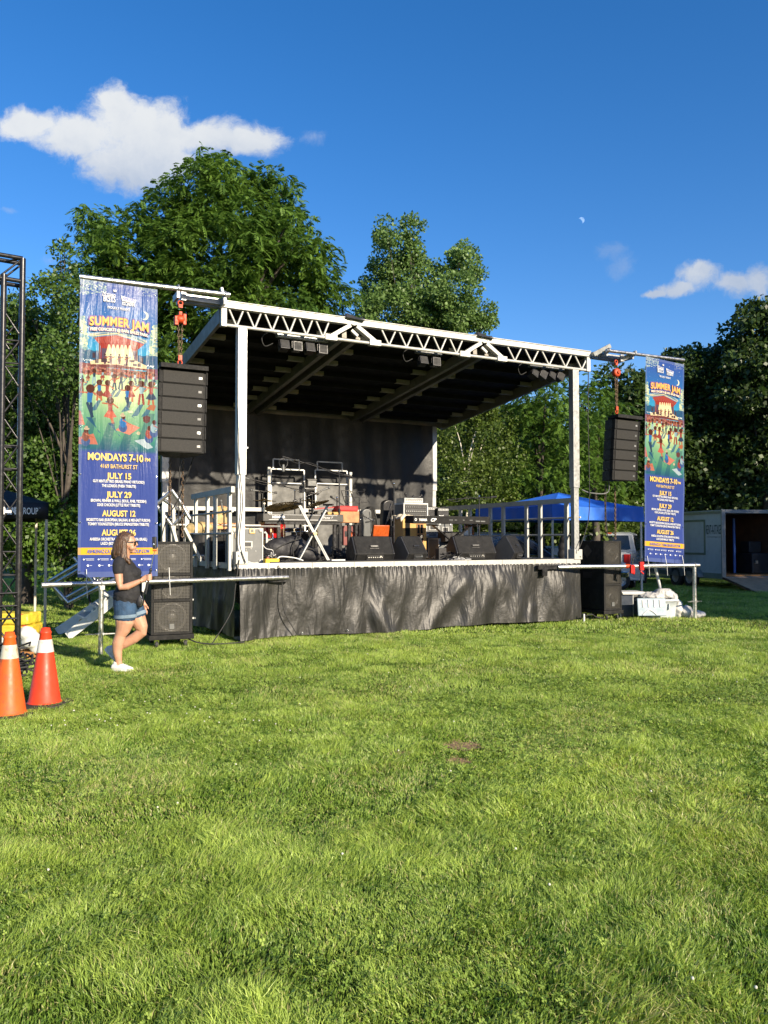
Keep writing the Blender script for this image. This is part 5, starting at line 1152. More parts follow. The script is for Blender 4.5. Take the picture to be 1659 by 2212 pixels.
lean_case('gig_bag', 'black soft bag squeezed between the tall case and the yellow cabinet', 'gig bag', 848, 876, 1104, 1180, 2.8, .08, 'bag', 'instrument cases leaning at the back')
# --- orange chair
s0, s1, z0, z1 = span(806, 840, 1134, 1160, 1.3); r = onstage('folding_chair', 'orange vinyl folding chair behind the front wedge monitor', 'chair', (s0 + s1) / 2, 1.3, ZD); w = s1 - s0; H = z1 - ZD
m = MB(); m.box((0, 0, H - .12), (w, .03, .24), (.22, 0, 0)); m.build('backrest', M['orange_chair'], r, bevel=.012)
m = MB(); m.box((0, .2, .30), (w, .36, .035)); m.build('seat', M['orange_chair'], r, bevel=.012)
for sx in (-1, 1):
    for y, y2 in ((.0, .32), (.38, -.04)): m = MB(); m.tube((sx * w * .48, y, .42 if y > .1 else H), (sx * w * .48, y2, 0), .011); m.build('leg', M['chrome'], r)
# --- yellow wooden cabinet with a window, cloth on top
s0, s1, z0, z1 = span(870, 921, 1120, 1180, 1.7); w = s1 - s0
r = onstage('yellow_cabinet', 'yellow painted wooden cabinet with a dark doorway and a framed window', 'cabinet', (s0 + s1) / 2, 1.7, ZD, 0); H = z1 - ZD
m = MB(); m.bx(-w / 2, w / 2, 0, .42, 0, H); m.build('box', M['yellow_wood'], r, bevel=.006)
m = MB(); m.bx(-w * .40, -w * .20, -.004, .004, .12, H - .06); m.build('doorway', M['roof_dark'], r)
m = MB(); m.bx(w * .10, w * .34, -.006, .004, H * .42, H - .12); wf = m.build('window', M['glass'], r)
m = MB()
for x in (w * .09, w * .22, w * .35): m.bx(x - .008, x + .008, -.016, -.007, H * .41, H - .11)
for z in (H * .41, H * .62, H - .11): m.bx(w * .09, w * .35, -.020, -.0165, z - .008, z + .008)
m.build('window_frame', M['wood'], wf)
m = MB(); nx, ny = 24, 12; vs = []
for j in range(ny + 1):
    for i in range(nx + 1):
        u, v = i / nx, j / ny; x = -w * .62 + u * w * 1.05; y = -.05 + v * .5; over = max(0, -.46 * w - x) + max(0, -y); vs.append((x, y, H + .03 + .035 * abs(math.sin(u * 9 + v * 4)) * (1 - .3 * u) + .02 * math.sin(v * 14) - over * .9 + (.02 if u < .4 else 0)))
m.add(vs, [(j * (nx + 1) + i, j * (nx + 1) + i + 1, (j + 1) * (nx + 1) + i + 1, (j + 1) * (nx + 1) + i) for j in range(ny) for i in range(nx)], True)
o = m.build('draped_cloth', mat('beige_cloth', (.62, .54, .40), .8, 0, .15, 10, .5, 30)); o.matrix_world = Matrix.Translation(r.location) @ Euler(r.rotation_euler).to_matrix().to_4x4(); so = o.modifiers.new('s', 'SOLIDIFY'); so.thickness = .01
tag(o, 'beige cloth draped over the top left edge of the yellow cabinet', 'cloth')
# --- amp rack
s0, s1, z0, z1 = span(872, 924, 1089, 1118, 2.2); w = s1 - s0; r = onstage('effects_rack', 'white framed rack of black units with many knobs, right of the leaning cases', 'rack', (s0 + s1) / 2, 2.2, z0 - .02, 0); H = z1 - z0 + .02
m = MB(); m.bx(-w / 2, w / 2, .01, .45, 0, H); m.build('shell', M['grey_case'], r, bevel=.01); m = MB()
for b in ((-w / 2 - .006, -w / 2 + .02, 0, H), (w / 2 - .02, w / 2 + .006, 0, H)): m.bx(b[0], b[1], -.008, .012, b[2], b[3])
m.bx(-w / 2 - .006, w / 2 + .006, -.012, .46, H - .002, H + .03); m.build('white_frame', M['white_plastic'], r, bevel=.008)
for k in range(3):
    zz = H * (.08 + k * .3); m = MB(); m.bx(-w / 2 + .025, w / 2 - .025, -.002, .009, zz, zz + H * .26); u_ = m.build('rack_unit', M['black'], r, bevel=.003); m = MB()
    for i in range(10 if k else 12): m.tube((-w * .40 + i * w * .085, -.022, zz + H * .13), (-w * .40 + i * w * .085, -.003, zz + H * .13), .011 if k < 2 else .006, n=8)
    m.build('knobs', M['alu'], u_)
r2 = onstage('mixer_unit', 'thin silver mixer unit lying on top of the white framed rack', 'mixer', (s0 + s1) / 2 - .03, 2.2, z1 + .034, 0); m = MB(); m.bx(-w * .42, w * .36, .0, .36, 0, .10); m.build('body', M['alu'], r2, bevel=.006); m = MB()
for i in range(9): m.tube((-w * .35 + i * w * .08, -.012, .05), (-w * .35 + i * w * .08, -.001, .05), .008, n=8)
m.bx(-w * .4, w * .34, -.003, -.001, .068, .076); m.build('controls', M['black'], r2)
r3 = onstage('clamp_bracket', 'black winged clamp bracket lying on the silver mixer unit', 'bracket', (s0 + s1) / 2, 2.3, z1 + .138, 0); m = MB(); m.path([(-.19, 0, .07), (-.17, 0, .03), (-.02, 0, .015), (.14, 0, .02), (.19, 0, .06)], .018, 8); m.ball((-.19, 0, .08), .03); m.ball((.19, 0, .06), .028); m.ball((0, 0, .03), .03); m.build('arms', M['black'], r3)
# --- combo amplifiers and more flight cases
def amp(label, px0, px1, py0, py1, d, badge=None, g='small black amplifiers and boxes on the right'):
    s0, s1, z0, z1 = span(px0, px1, py0, py1, d); w = s1 - s0; h = z1 - z0; r = onstage('combo_amplifier', label, 'amplifier', (s0 + s1) / 2, d, z0, 0, g)
    m = MB(); m.bx(-w / 2, w / 2, 0, .26, 0, h); m.build('cabinet', M['black_rough'], r, bevel=.01); m = MB(); m.bx(-w / 2 + .02, w / 2 - .02, -.006, .0, .02, h * .72); m.build('grille_cloth', M['bag'], r)
    m = MB(); m.bx(-w / 2 + .02, w / 2 - .02, -.006, 0, h * .76, h * .93); cp = m.build('control_panel', M['alu'], r); m = MB()
    for i in range(6): m.tube((-w * .36 + i * w * .14, -.02, h * .845), (-w * .36 + i * w * .14, -.006, h * .845), .008, n=8)
    m.build('knobs', M['black'], cp)
    m = MB(); m.bx(-.09, .09, .1, .14, h + .001, h + .02); m.build('handle', M['rubber'], r, bevel=.004)
    if badge: m = MB(); text_mb(m, badge, -w * .18, h * .32, h * .13, w * .38, bold=.03, y=-.009); m.build('badge_lettering', M['led'], r)
    return r
amp('plain black combo amplifier between the white framed rack and the one with a white badge', 918, 946, 1094, 1122, 2.4)
amp('black combo amplifier with a small white script badge, left of the right railing', 945, 970, 1097, 1122, 2.3, 'Marshall')
case('flight_case', 'grey flight case with rounded silver handle plate, directly right of the yellow cabinet', 'flight case', 921, 947, 1128, 1160, 1.9, .4, 'grey_case', 'alu', floor=False, group='stacked grey flight cases')
case('flight_case', 'taller grey flight case behind the stage piano stand, beside the black box', 'flight case', 948, 976, 1130, 1165, 1.9, .4, 'grey_case', 'alu', group='stacked grey flight cases')
case('flight_case', 'pale grey flight case on the floor behind the stage piano stand', 'flight case', 948, 990, 1164, 1204, 1.5, .4, 'grey_case', 'alu_white', floor=True, group='stacked grey flight cases')
case('storage_box', 'low black box behind the right wedge monitors', 'box', 962, 1002, 1149, 1170, 1.3, .3, 'black', None, group=None)
case('storage_box', 'small black cable box on the floor between two wedge monitors', 'box', 948, 965, 1184, 1206, .5, .14, 'black', None, handle=False, floor=True)
# --- stands
def boom(label, px, pyt, d, boomv=None, group='microphone stands', mic=True, base=True):
    s, z = sp(px, pyt, d); r = onstage('microphone_stand', label, 'microphone stand', s, d, ZD, 0, group); H = z - ZD
    m = MB(); m.tube((0, 0, .12), (0, 0, H), .0125); m.tube((0, 0, .12), (0, 0, H * .55), .017); m.tube((0, 0, H * .53), (0, 0, H * .58), .024); m.build('pole', M['black_metal'], r)
    for k in range(3): a = k * 2.094 + .4; m = MB(); m.tube((0, 0, .22), (.30 * math.cos(a), .30 * math.sin(a), .01), .009); m.build('leg', M['black_metal'], r)
    if boomv:
        (qx, qy), (tx, ty) = boomv; a = sp(qx, qy, d - .1); b = sp(tx, ty, d - .1)
        A, B = Vector((a[0] - s, -.05, a[1] - ZD)), Vector((b[0] - s, -.05, b[1] - ZD)); m = MB(); m.tube(A, B, .009); m.tube(A, A.lerp(B, .12), .022); m.build('boom_arm', M['black_metal'], r)
        m = MB(); m.path(curve_pts([A, A.lerp(B, .3) + Vector((0, -.03, -.04)), A.lerp(B, .6) + Vector((0, -.02, .03)), A.lerp(B, .8) + Vector((0, -.02, -.05)), B]), .005, 5); m.build('microphone_cable', M['rubber'], r)
        if mic:
            dv = (B - A).normalized(); m = MB(); m.tube(B, B + dv * .12, .012, .02); m.ball(B + dv * .15, .026); m.build('microphone', M['grey_case'], r)
    m = MB(); m.ball((0, 0, H), .022); m.build('clutch', M['chrome'], r); return r
boom('tall microphone stand whose long boom reaches left over the drums with a hanging ring mount', 733, 1018, 1.5, ((762, 1030), (612, 985)), mic=False)
s, z = sp(612, 1000, 1.4)
r = onstage('hanging_microphone', 'dark microphone in a ring shock mount hanging at the end of the long boom', 'microphone', s, 1.4, z); m = MB(); m.torus((0, 0, 0), .085, .006, 'Y', 24, 6); m.build('ring', M['black_metal'], r); m = MB(); m.tube((0, 0, -.14), (0, 0, -.03), .028, .022, 12); m.ball((0, 0, -.14), .03); m.build('body', M['grey_case'], r); m = MB()
for k in (-1, 1): m.tube((k * .085, 0, 0), (k * .03, 0, -.11), .007)
m.tube((0, 0, .04), (0, 0, .13), .006); m.build('cradle', M['black_metal'], r)
boom('microphone stand with a boom sloping up to the left across the backdrop behind the drums', 675, 1064, 2.7, ((690, 1067), (540, 1034)))
boom('low microphone stand with a boom rising right to a red tipped microphone', 649, 1078, 1.35, ((636, 1083), (698, 1059)))
boom('thin microphone stand behind the big tilted cymbal', 637, 1060, 3.2, ((600, 1064), (560, 1060)))
boom('straight black microphone stand in the middle of the stage front by the orange chair', 851, 1045, 1.2, None)
boom('black stand with a short boom left of the straight stand by the orange chair', 845, 1090, 1.5, ((848, 1088), (826, 1170)), mic=False)
boom('thin black stand with flat arm above the right end of the stage piano', 1035, 1072, .95, ((1075, 1073), (968, 1079)), mic=False)
boom('short chrome coloured stand behind the left railing in front of the tan drum', 484, 1108, 1.6, ((484, 1112), (482, 1100)))
boom('black stand with white boom right of the long boom stand', 728, 1075, 2.0, ((716, 1072), (745, 1092)), mic=False)
boom('short black stand holding a small box right of the wooden organ', 779, 1122, 2.0, ((772, 1108), (795, 1118)), mic=True)
def music_stand(label, px0, px1, py0, py1, d, base_px):
    s0, s1, z0, z1 = span(px0, px1, py0, py1, d); r = onstage('music_stand', label, 'music stand', (s0 + s1) / 2, d, ZD, 0, 'folding music stands'); w = s1 - s0; a = z0 - ZD; b = z1 - ZD; m = MB()
    P = [(-w * .5, 0, b), (w * .28, 0, b + .01), (w * .5, -.03, a + .02), (-w * .22, -.03, a)]
    m.path(P + [P[0]], .009, 6, False); m.tube(Vector(P[0]).lerp(Vector(P[3]), .5), Vector(P[1]).lerp(Vector(P[2]), .5), .006); m.tube(Vector(P[0]).lerp(Vector(P[1]), .5), Vector(P[3]).lerp(Vector(P[2]), .5), .006); m.bar((-w * .2, -.05, a), (w * .55, -.05, a + .02), .05, .01); m.build('desk', M['black_metal'], r)
    m = MB(); m.tube((0, 0, 0.2), (0, 0, (a + b) / 2), .012); m.build('pole', M['black_metal'], r)
    for k in range(3): t = k * 2.094 + 1; m = MB(); m.tube((0, 0, .28), (.25 * math.cos(t), .25 * math.sin(t), .01), .008); m.build('leg', M['black_metal'], r)
music_stand('open black folding music stand above the red cover, the larger and right one', 757, 795, 1062, 1087, 2.0, 770)
music_stand('black folding music stand left of and behind the larger one above the red cover', 737, 762, 1060, 1086, 2.5, 750)
# --- frames leaning on the backdrop (folded stair rails)
def leaning_frame(label, pa, pb, pc, pd):
    d = DS - .62; s0, z1 = sp(pa, pb, d); s1, _ = sp(pc, pb + 6, d); _, zt = sp(pa, pd, d); r = onstage('stair_gate', label, 'gate', (s0 + s1) / 2, d, ZD, 0, 'white edged frames leaning on the backdrop', .0); w = s1 - s0; h = z1 - ZD; m = MB()
    for x in (-w / 2, w / 2): m.bar((x, 0, 0), (x, .1, h), .035, .035, (0, 1, 0))
    m.bar((-w / 2, .1, h), (w / 2, .1, h), .035, .03, (0, 1, 0)); m.bar((-w / 2, .05, h * .84), (w / 2, .05, h * .84), .03, .05, (0, 1, 0)); m.build('frame', M['alu'], r, bevel=.004)
    m = MB(); hh = zt - z1; 
    for x in (-w * .42, w * .36): m.bar((x, .12, h), (x, .13, h + hh), .03, .03, (0, 1, 0))
    m.bar((-w * .42, .13, h + hh), (w * .36, .13, h + hh), .03, .03, (0, 1, 0)); m.build('top_frame', M['alu'], r)
    m = MB(); m.bx(-w / 2 + .03, w / 2 - .03, .10, .115, .05, h * .82); m.build('panel', mat('scuffed_grey_panel', (.12, .12, .115), .6, 0, .4, 3, .5, 20), r); return r
leaning_frame('left of two silver edged frames leaning on the backdrop behind the drums', 588, 1012, 660, 990); leaning_frame('right of two silver edged frames leaning on the backdrop behind the drums', 684, 1014, 753, 996)
d = DS - .66; a = sp(581, 1009, d); b = sp(757, 1020, d)
for q in (a, b): m = MB(); m.bar((q[0], d, ZD), (q[0], d, q[1]), .07, .05, (0, 1, 0)); m.build('upright_rail', M['alu_white'], stage, bevel=.003)
s, z = sp(672, 1043, DS - .75); r = onstage('floodlight', 'small square floodlight between the two leaning frames', 'floodlight', s, DS - .75, z); m = MB(); m.box((0, 0, 0), (.26, .1, .19), (.2, 0, 0)); m.build('housing', M['black_metal'], r, bevel=.015); m = MB(); m.box((0, -.058, -.01), (.2, .01, .12), (.2, 0, 0)); m.build('lamp_glass', M['alu'], r)
m = MB(); m.path([(-.15, .02, 0), (-.15, .02, -.13), (.15, .02, -.13), (.15, .02, 0)], .012, 6); m.build('yoke', M['steel'], r)
# --- left rear corner things seen through the railing
s0, s1, z0, z1 = span(444, 532, 1128, 1143, 2.6); r = onstage('vibraphone', 'long orange wooden framed percussion table seen through the left railing', 'percussion table', (s0 + s1) / 2, 2.6, 0, 0); w = s1 - s0; ow = mat('orange_wood', (.62, .26, .08), .45, 0, .2, 6)
m = MB(); m.bx(-w / 2, w / 2, 0, .03, z0, z1 - .06); m.bx(-w / 2, w / 2, .5, .53, z0, z1 - .04); m.build('side_rail', ow, r, bevel=.006)
for i in range(12): m = MB(); x = -w / 2 + .06 + i * (w - .12) / 11; m.box((x, .26, z1 - .02), (w / 16, .5 - i * .018, .02)); m.build('bar', ow, r, bevel=.004)
for sx in (-1, 1): m = MB(); m.bar((sx * w * .4, .1, ZD), (sx * w * .4, .1, z0), .04, .04, (0, 1, 0)); m.bar((sx * w * .4, .45, ZD), (sx * w * .4, .45, z0), .04, .04, (0, 1, 0)); m.build('leg', M['alu'], r)
blob_bag('cloth_bundle', 'tan cloth bundle on a dark drum seen through the left railing', 'cloth', [((-.05, 0, .0), (.22, .16, .13)), ((.1, 0, .03), (.16, .14, .09)), ((-.18, 0, -.08), (.12, .1, .12))], sp(432, 1140, 2.4)[0], 2.4, sp(432, 1142, 2.4)[1], material='tan')
drum('dark_drum', 'large dark drum under the tan cloth bundle', 440, 1152, 1200, 2.45, .33, M['black'])
s, z = sp(478, 1113, 3.4); r = onstage('hand_drum', 'round tan hand drum standing up behind the left railing', 'drum', s, 3.4, z); m = MB(); m.lathe((0, 0, 0), [(.18, -.04), (.19, -.04), (.19, .04), (.18, .04)], 30, 'Y'); m.build('hoop', ow, r); m = MB(); m.lathe((0, 0, 0), [(0, -.03), (.18, -.035)], 30, 'Y'); m.build('skin', M['tan'], r)
m = MB(); m.tube((0, .05, -(z - ZD)), (0, .05, -.1), .015); m.build('stand', M['chrome'], r)
case('storage_box', 'black box on the floor behind the left railing', 'box', 455, 497, 1160, 1205, 1.6, .3, 'black_rough', None, floor=True)
# --- power strips and cable clutter
r = onstage('power_box', 'yellow power distribution box at the stage edge', 'power box', sp(588, 1214, .2)[0], .18, ZD); m = MB(); m.bx(-.12, .12, 0, .14, 0, .075); m.build('body', M['yellow'], r, bevel=.01)
for k in range(3): m = MB(); m.bx(-.09 + k * .07, -.05 + k * .07, .03, .09, .076, .11); m.build('plug', M['black'] if k else M['pink'], r, bevel=.004)
r = onstage('power_strip', 'white power strip lying on the stage edge right of the crossed stand', 'power strip', sp(729, 1208, .3)[0], .25, ZD); m = MB(); m.bx(-.13, .13, 0, .07, 0, .05); m.build('body', W_, r, bevel=.008); m = MB()
for k in range(4): m.bx(-.10 + k * .055, -.07 + k * .055, .02, .05, .0505, .055)
m.build('sockets', M['black'], r)
def scribble(name, label, px, d, w, h, n, r_, material, seed, cat='cables', pts=9, dd=.25):
    q = random.Random(seed); s = sp(px, 1200, d)[0]; m = MB()
    for _ in range(n):
        P = [ST(s + q.uniform(-w, w), d + q.uniform(-dd, dd), ZD + .012 + (abs(q.gauss(0, .5)) * h if 0 < i < pts - 1 else 0)) for i in range(pts)]
        m.path(curve_pts(P, 5), r_, 5, False)
    return tag(m.build(name, M[material]), label, cat, None, 'stuff')
scribble('cable_tangle', 'tangle of black cables on the stage floor beside the flight case', 577, .55, .14, .16, 5, .007, 'rubber', 3)
scribble('cable_tangle', 'tangle of white and cream cables on the stage floor beside the flight case', 578, .5, .15, .16, 2, .007, 'white_plastic', 4)
scribble('cable_tangle', 'heap of black cables under the stage piano stand', 975, .45, .22, .12, 8, .007, 'rubber', 5)
scribble('cable_tangle', 'tangled black leads under the wooden organ and long boom stand', 748, .9, .22, .22, 8, .007, 'rubber', 6)
scribble('cable_tangle', 'pale looping leads between the wedge monitors at the right', 985, .35, .2, .06, 2, .006, 'white_plastic', 7)
scribble('cable_tangle', 'black leads lying along the front of the deck', 800, .14, 1.9, .012, 4, .008, 'rubber', 8, pts=12, dd=.06)
e = lambda px, py, d: ST(*((lambda a: (a[0], d, a[1]))(sp(px, py, d))))
wire('white_cable', 'thick white cable curving along the deck from the yellow power box to the right', [e(597, 1211, .25), e(604, 1203, .25), e(620, 1203, .25), e(640, 1206, .22), e(655, 1211, .2)], .012, 'white_plastic', 'cable')
wire('white_cable', 'thin white cable running down from the flight case to the deck edge', [e(567, 1176, .5), e(575, 1185, .5), e(588, 1188, .5), e(590, 1196, .5), e(583, 1206, .3)], .007, 'white_plastic', 'cable')
wire('white_cable', 'thin white cable lying left of the yellow power box', [e(530, 1210, .1), e(545, 1216, .1), e(560, 1219, .1), e(580, 1218, .1)], .006, 'white_plastic', 'cable')
# --- stage lights on the truss
def lights(k, px0, px1, py, n, txt, tilt):
    d = .16; s0, z = sp(px0, py, d); s1, _ = sp(px1, py, d); r = onstage('lamp_bar', ['lamp bar with four black lamps under the left section of the truss', 'lamp bar with two black lamps under the middle section of the truss', 'lamp bar with four tilted black lamps under the right end of the truss'][k], 'stage light', (s0 + s1) / 2, d, z, 0, 'lamp bars under the truss'); w = s1 - s0
    m = MB(); m.bx(-w / 2, w / 2, -.05, .03, -.05, .05); m.build('bar', M['alu' if k == 0 else 'grey_case'], r, bevel=.004)
    m = MB(); text_mb(m, txt, 0, 0, .045, w * .34, y=-.052); m.build('lettering', M['led' if k else 'grey_case'], r)
    for i in range(n):
        x = -w / 2 + (i + .6) * w / n; g = MB(); g.M = Matrix.Translation((x, 0, -.17)) @ Euler((R(-20 + 15 * (i % 2)), tilt, 0)).to_matrix().to_4x4()
        g.box((0, .04, 0), (.15, .13, .15)); g.box((0, -.04, 0), (.17, .02, .17)); o = g.build('lamp', M['black'], r, bevel=.008); g2 = MB(); g2.M = g.M; g2.box((0, -.052, 0), (.13, .004, .13)); g2.build('lens', M['rubber'], o); g3 = MB(); g3.M = g.M
        for dx in (-.09, .09): g3.bar((dx, 0, -.03), (dx, 0, .12), .012, .03, (0, 1, 0))
        g3.build('yoke', M['black_metal'], o)
    m = MB(); m.path(curve_pts([(-w / 2, 0, 0), (-w / 2 - .12, 0, .02), (-w / 2 - .25, 0, -.08), (-w / 2 - .2, 0, -.22), (-w / 2 - .06, 0, -.16)]), .008, 6); m.build('power_lead', M['rubber'], r)
lights(0, 597, 707, 722, 4, 'RENT-A-STAGE', 0); lights(1, 897, 952, 757, 2, 'RENT-A-STAGE', 0); lights(2, 1142, 1216, 787, 4, 'RENT-A-STAGE', .5)

# ================================================================== the woman
def fuse(m, name, material, parent, voxel=.006, smooth=4):
    o = m.build(name, material, parent); md = o.modifiers.new('rm', 'REMESH'); md.mode = 'VOXEL'; md.voxel_size = voxel; md.use_smooth_shade = True
    s = o.modifiers.new('sm', 'SMOOTH'); s.factor = .5; s.iterations = smooth; return o
skin = bpy.data.materials.new('skin'); skin.use_nodes = True; T = NT(skin.node_tree); p = T.n['Principled BSDF']; tc = T.node('ShaderNodeTexCoord').outputs['Object']
T.put(p.inputs['Base Color'], T.mix(T.ramp(T.noise(9, tc, 4), .3, .7), (.40, .21, .13), (.48, .26, .17))); p.inputs['Roughness'].default_value = .5; p.inputs['Subsurface Weight'].default_value = .08; p.inputs['Subsurface Radius'].default_value = (.02, .008, .004)
wx, wy = at(262, 1450, 10.1).x - .0, 10.1
wo = thing('person', 'woman in black T-shirt, denim shorts and sunglasses walking with a selfie stick', 'person', (wx + .035, wy, 0), R(3))
UX = (1, 0, 0)
def limb(m, pts, rads, n=16, up=UX):
    m.path(pts, rads, n, True, up=up)
    for i in (0, -1):
        r_ = rads[i]; r_ = r_ if isinstance(r_, tuple) else (r_, r_); m.ball(pts[i], (r_[1], r_[0], min(r_)), 12, 8)
b = MB()
b.ball((.028, 0, 1.59), (.092, .076, .112), 24, 18); b.ball((.062, 0, 1.515), (.062, .052, .062), 16, 12); b.ball((.095, 0, 1.468), (.026, .026, .022)); b.ball((.095, 0, 1.575), (.035, .052, .05))
b.path([(.112, 0, 1.60), (.132, 0, 1.572), (.143, 0, 1.552), (.125, 0, 1.543)], [.010, .012, .016, .012], 10); b.ball((.118, 0, 1.518), (.016, .022, .008)); b.ball((.115, 0, 1.505), (.016, .02, .008)); b.ball((.04, -.077, 1.56), (.018, .009, .028)); b.ball((.04, .077, 1.56), (.018, .009, .028))
b.ball((.085, -.045, 1.52), (.035, .025, .035)); b.ball((.085, .045, 1.52), (.035, .025, .035)); b.path([(.105, -.04, 1.612), (.115, 0, 1.615), (.105, .04, 1.612)], .012, 8)
limb(b, [(.015, 0, 1.50), (-.005, 0, 1.42), (-.02, 0, 1.36)], [(.054, .058), (.054, .058), (.075, .07)])
limb(b, [(-.02, 0, 1.35), (.0, 0, 1.28), (.03, 0, 1.18), (.045, 0, 1.08), (.06, 0, .98), (.03, 0, .88), (.015, 0, .82)], [(.12, .07), (.145, .09), (.14, .11), (.135, .115), (.135, .125), (.14, .125), (.14, .12)], 24)
limb(b, [(.03, -.09, .86), (.03, -.095, .72), (.025, -.095, .60), (-.0, -.09, .50), (-.025, -.09, .44), (-.055, -.09, .34), (-.06, -.09, .24), (-.045, -.09, .13), (-.04, -.09, .07)], [(.095, .11), (.10, .122), (.09, .115), (.07, .088), (.058, .068), (.058, .073), (.050, .058), (.036, .042), (.036, .045)])
limb(b, [(.05, .085, .86), (.09, .085, .72), (.14, .085, .61), (.19, .085, .51), (.195, .085, .46), (.10, .085, .385), (-.02, .085, .315), (-.12, .085, .255), (-.16, .085, .235)], [(.105, .12), (.10, .12), (.085, .105), (.068, .078), (.06, .066), (.058, .066), (.05, .058), (.036, .042), (.034, .04)])
limb(b, [(-.035, -.16, 1.335), (-.035, -.19, 1.22), (-.015, -.205, 1.10), (.0, -.205, 1.035), (.08, -.20, 1.045), (.16, -.19, 1.08), (.245, -.175, 1.12)], [.058, .055, .046, .041, .043, .036, .025], up=(0, 1, 0))
limb(b, [(-.03, .16, 1.335), (-.01, .2, 1.2), (.02, .225, 1.06), (.09, .21, .95), (.17, .19, .84), (.195, .185, .80)], [.055, .048, .04, .038, .026, .023], up=(0, 1, 0))
# near hand closed round the handle
HX = .338
b.path([(.24, -.175, 1.118), (.27, -.172, 1.135), (.315, -.172, 1.16)], [(.024, .02), (.036, .019), (.038, .017)], 12, up=(0, 1, 0)); b.ball((.30, -.172, 1.152), (.035, .018, .036))
for k, (z, L) in enumerate(((1.123, .86), (1.143, .97), (1.164, 1.0), (1.185, .93))):
    b.path([(.31, -.185, z - .004), (HX - .004, -.196, z), (HX + .024 * L, -.184, z + .003), (HX + .027 * L, -.163, z + .003), (HX + .010, -.148, z + .002)], [.0095, .0095, .009, .0085, .0075], 8); b.ball((HX + .01, -.148, z + .002), .0075, 8, 6)
b.path([(.275, -.155, 1.15), (.305, -.142, 1.178), (HX - .003, -.140, 1.20), (HX + .014, -.143, 1.206)], [.013, .012, .010, .009], 8); b.ball((HX + .014, -.143, 1.206), .009, 8, 6)
# far hand hanging, fingers slightly curled
b.ball((.212, .18, .765), (.024, .018, .045))
for k, (dy, L) in enumerate(((-.014, .8), (-.004, 1.0), (.006, .95), (.016, .75))):
    b.path([(.213 + dy * .3, .18 + dy, .745), (.222, .178 + dy, .745 - .035 * L), (.232, .176 + dy, .745 - .06 * L), (.228, .175 + dy, .745 - .078 * L)], [.009, .0085, .008, .007], 8)
b.path([(.222, .165, .785), (.243, .160, .765), (.252, .160, .74)], [.011, .010, .0085], 8)
body = fuse(b, 'body', skin, wo, .0055, 3)
# T-shirt
cloth = mat('black_cotton', (.012, .012, .014), .85, 0, .25, 8, .6, 14); t = MB()
limb(t, [(-.018, 0, 1.375), (-.015, 0, 1.34), (.005, 0, 1.27), (.035, 0, 1.18), (.05, 0, 1.08), (.062, 0, .99), (.045, 0, .93), (.038, 0, .905)], [(.075, .062), (.15, .09), (.175, .118), (.168, .14), (.165, .15), (.19, .178), (.205, .183), (.205, .183)], 24)
t.ball((.11, -.07, 1.20), (.075, .068, .075), 16, 12); t.ball((.11, .07, 1.20), (.075, .068, .075), 16, 12); t.ball((-.06, 0, 1.25), (.08, .13, .12), 16, 12)
for sy in (-1, 1): limb(t, [(-.03, sy * .10, 1.355), (-.033, sy * .155, 1.335), (-.035, sy * .18, 1.30), (-.033, sy * .19, 1.235)], [(.072, .068), (.075, .07), (.074, .07), (.068, .066)], up=(0, 1, 0))
ts = fuse(t, 't_shirt', cloth, wo, .007, 4)
# denim shorts
dn = mat('blue_denim', (.022, .055, .11), .8, 0, .35, 7, .5, 60); t = MB()
limb(t, [(.045, 0, .94), (.035, 0, .90), (.025, 0, .82)], [(.175, .160), (.188, .166), (.195, .165)], 24)
limb(t, [(.03, -.09, .82), (.032, -.098, .68)], [(.112, .138), (.108, .135)]); limb(t, [(.06, .088, .82), (.115, .088, .685)], [(.112, .13), (.105, .122)])
fuse(t, 'denim_shorts', dn, wo, .007, 3)
t = MB(); t.path([(.032, -.098, .695), (.034, -.098, .655)], [(.113, .139), (.113, .139)], 24, up=UX); t.path([(.112, .088, .70), (.126, .088, .66)], [(.11, .127), (.11, .127)], 24, up=UX); t.build('rolled_cuff', mat('pale_denim', (.14, .20, .26), .8, 0, .2, 12, .4, 60), wo, bevel=.004)
# hair
hm = bpy.data.materials.new('brown_hair'); hm.use_nodes = True; T = NT(hm.node_tree); p = T.n['Principled BSDF']; tc = T.node('ShaderNodeTexCoord').outputs['Object']; w_ = T.node('ShaderNodeMapping'); w_.inputs['Scale'].default_value = (38, 38, 5); T.l.new(tc, w_.inputs[0])
nz = T.noise(1.5, w_.outputs[0], 5, .6, dist=.6); T.put(p.inputs['Base Color'], T.mix(T.ramp(nz, .3, .75), (.028, .014, .007), (.13, .07, .035))); p.inputs['Roughness'].default_value = .42; bp = T.node('ShaderNodeBump'); bp.inputs['Strength'].default_value = .9; bp.inputs['Distance'].default_value = .012; T.put(bp.inputs['Height'], nz); T.l.new(bp.outputs[0], p.inputs['Normal'])
t = MB(); t.ball((-.012, 0, 1.612), (.108, .095, .108), 24, 18); t.ball((-.045, 0, 1.56), (.092, .098, .11), 20, 14); t.ball((.05, 0, 1.672), (.055, .06, .03))
q = random.Random(6)
for k in range(30):
    a = R(75 + 210 * (k / 29)); x, y = -.02 + .085 * math.cos(a), .085 * math.sin(a); L = q.uniform(.06, .12)
    t.path(curve_pts([(x, y, 1.62), (x * 1.12 - .015, y * 1.1, 1.52), (x * 1.1 - .02 + q.uniform(-.02, .02), y * 1.1 + q.uniform(-.01, .01), 1.43), (x - .01 + q.uniform(-.03, .02), y * 1.1, 1.47 - L)], 4), [.028] * 4 + [.026] * 4 + [.022] * 3 + [.014, .008], 8)
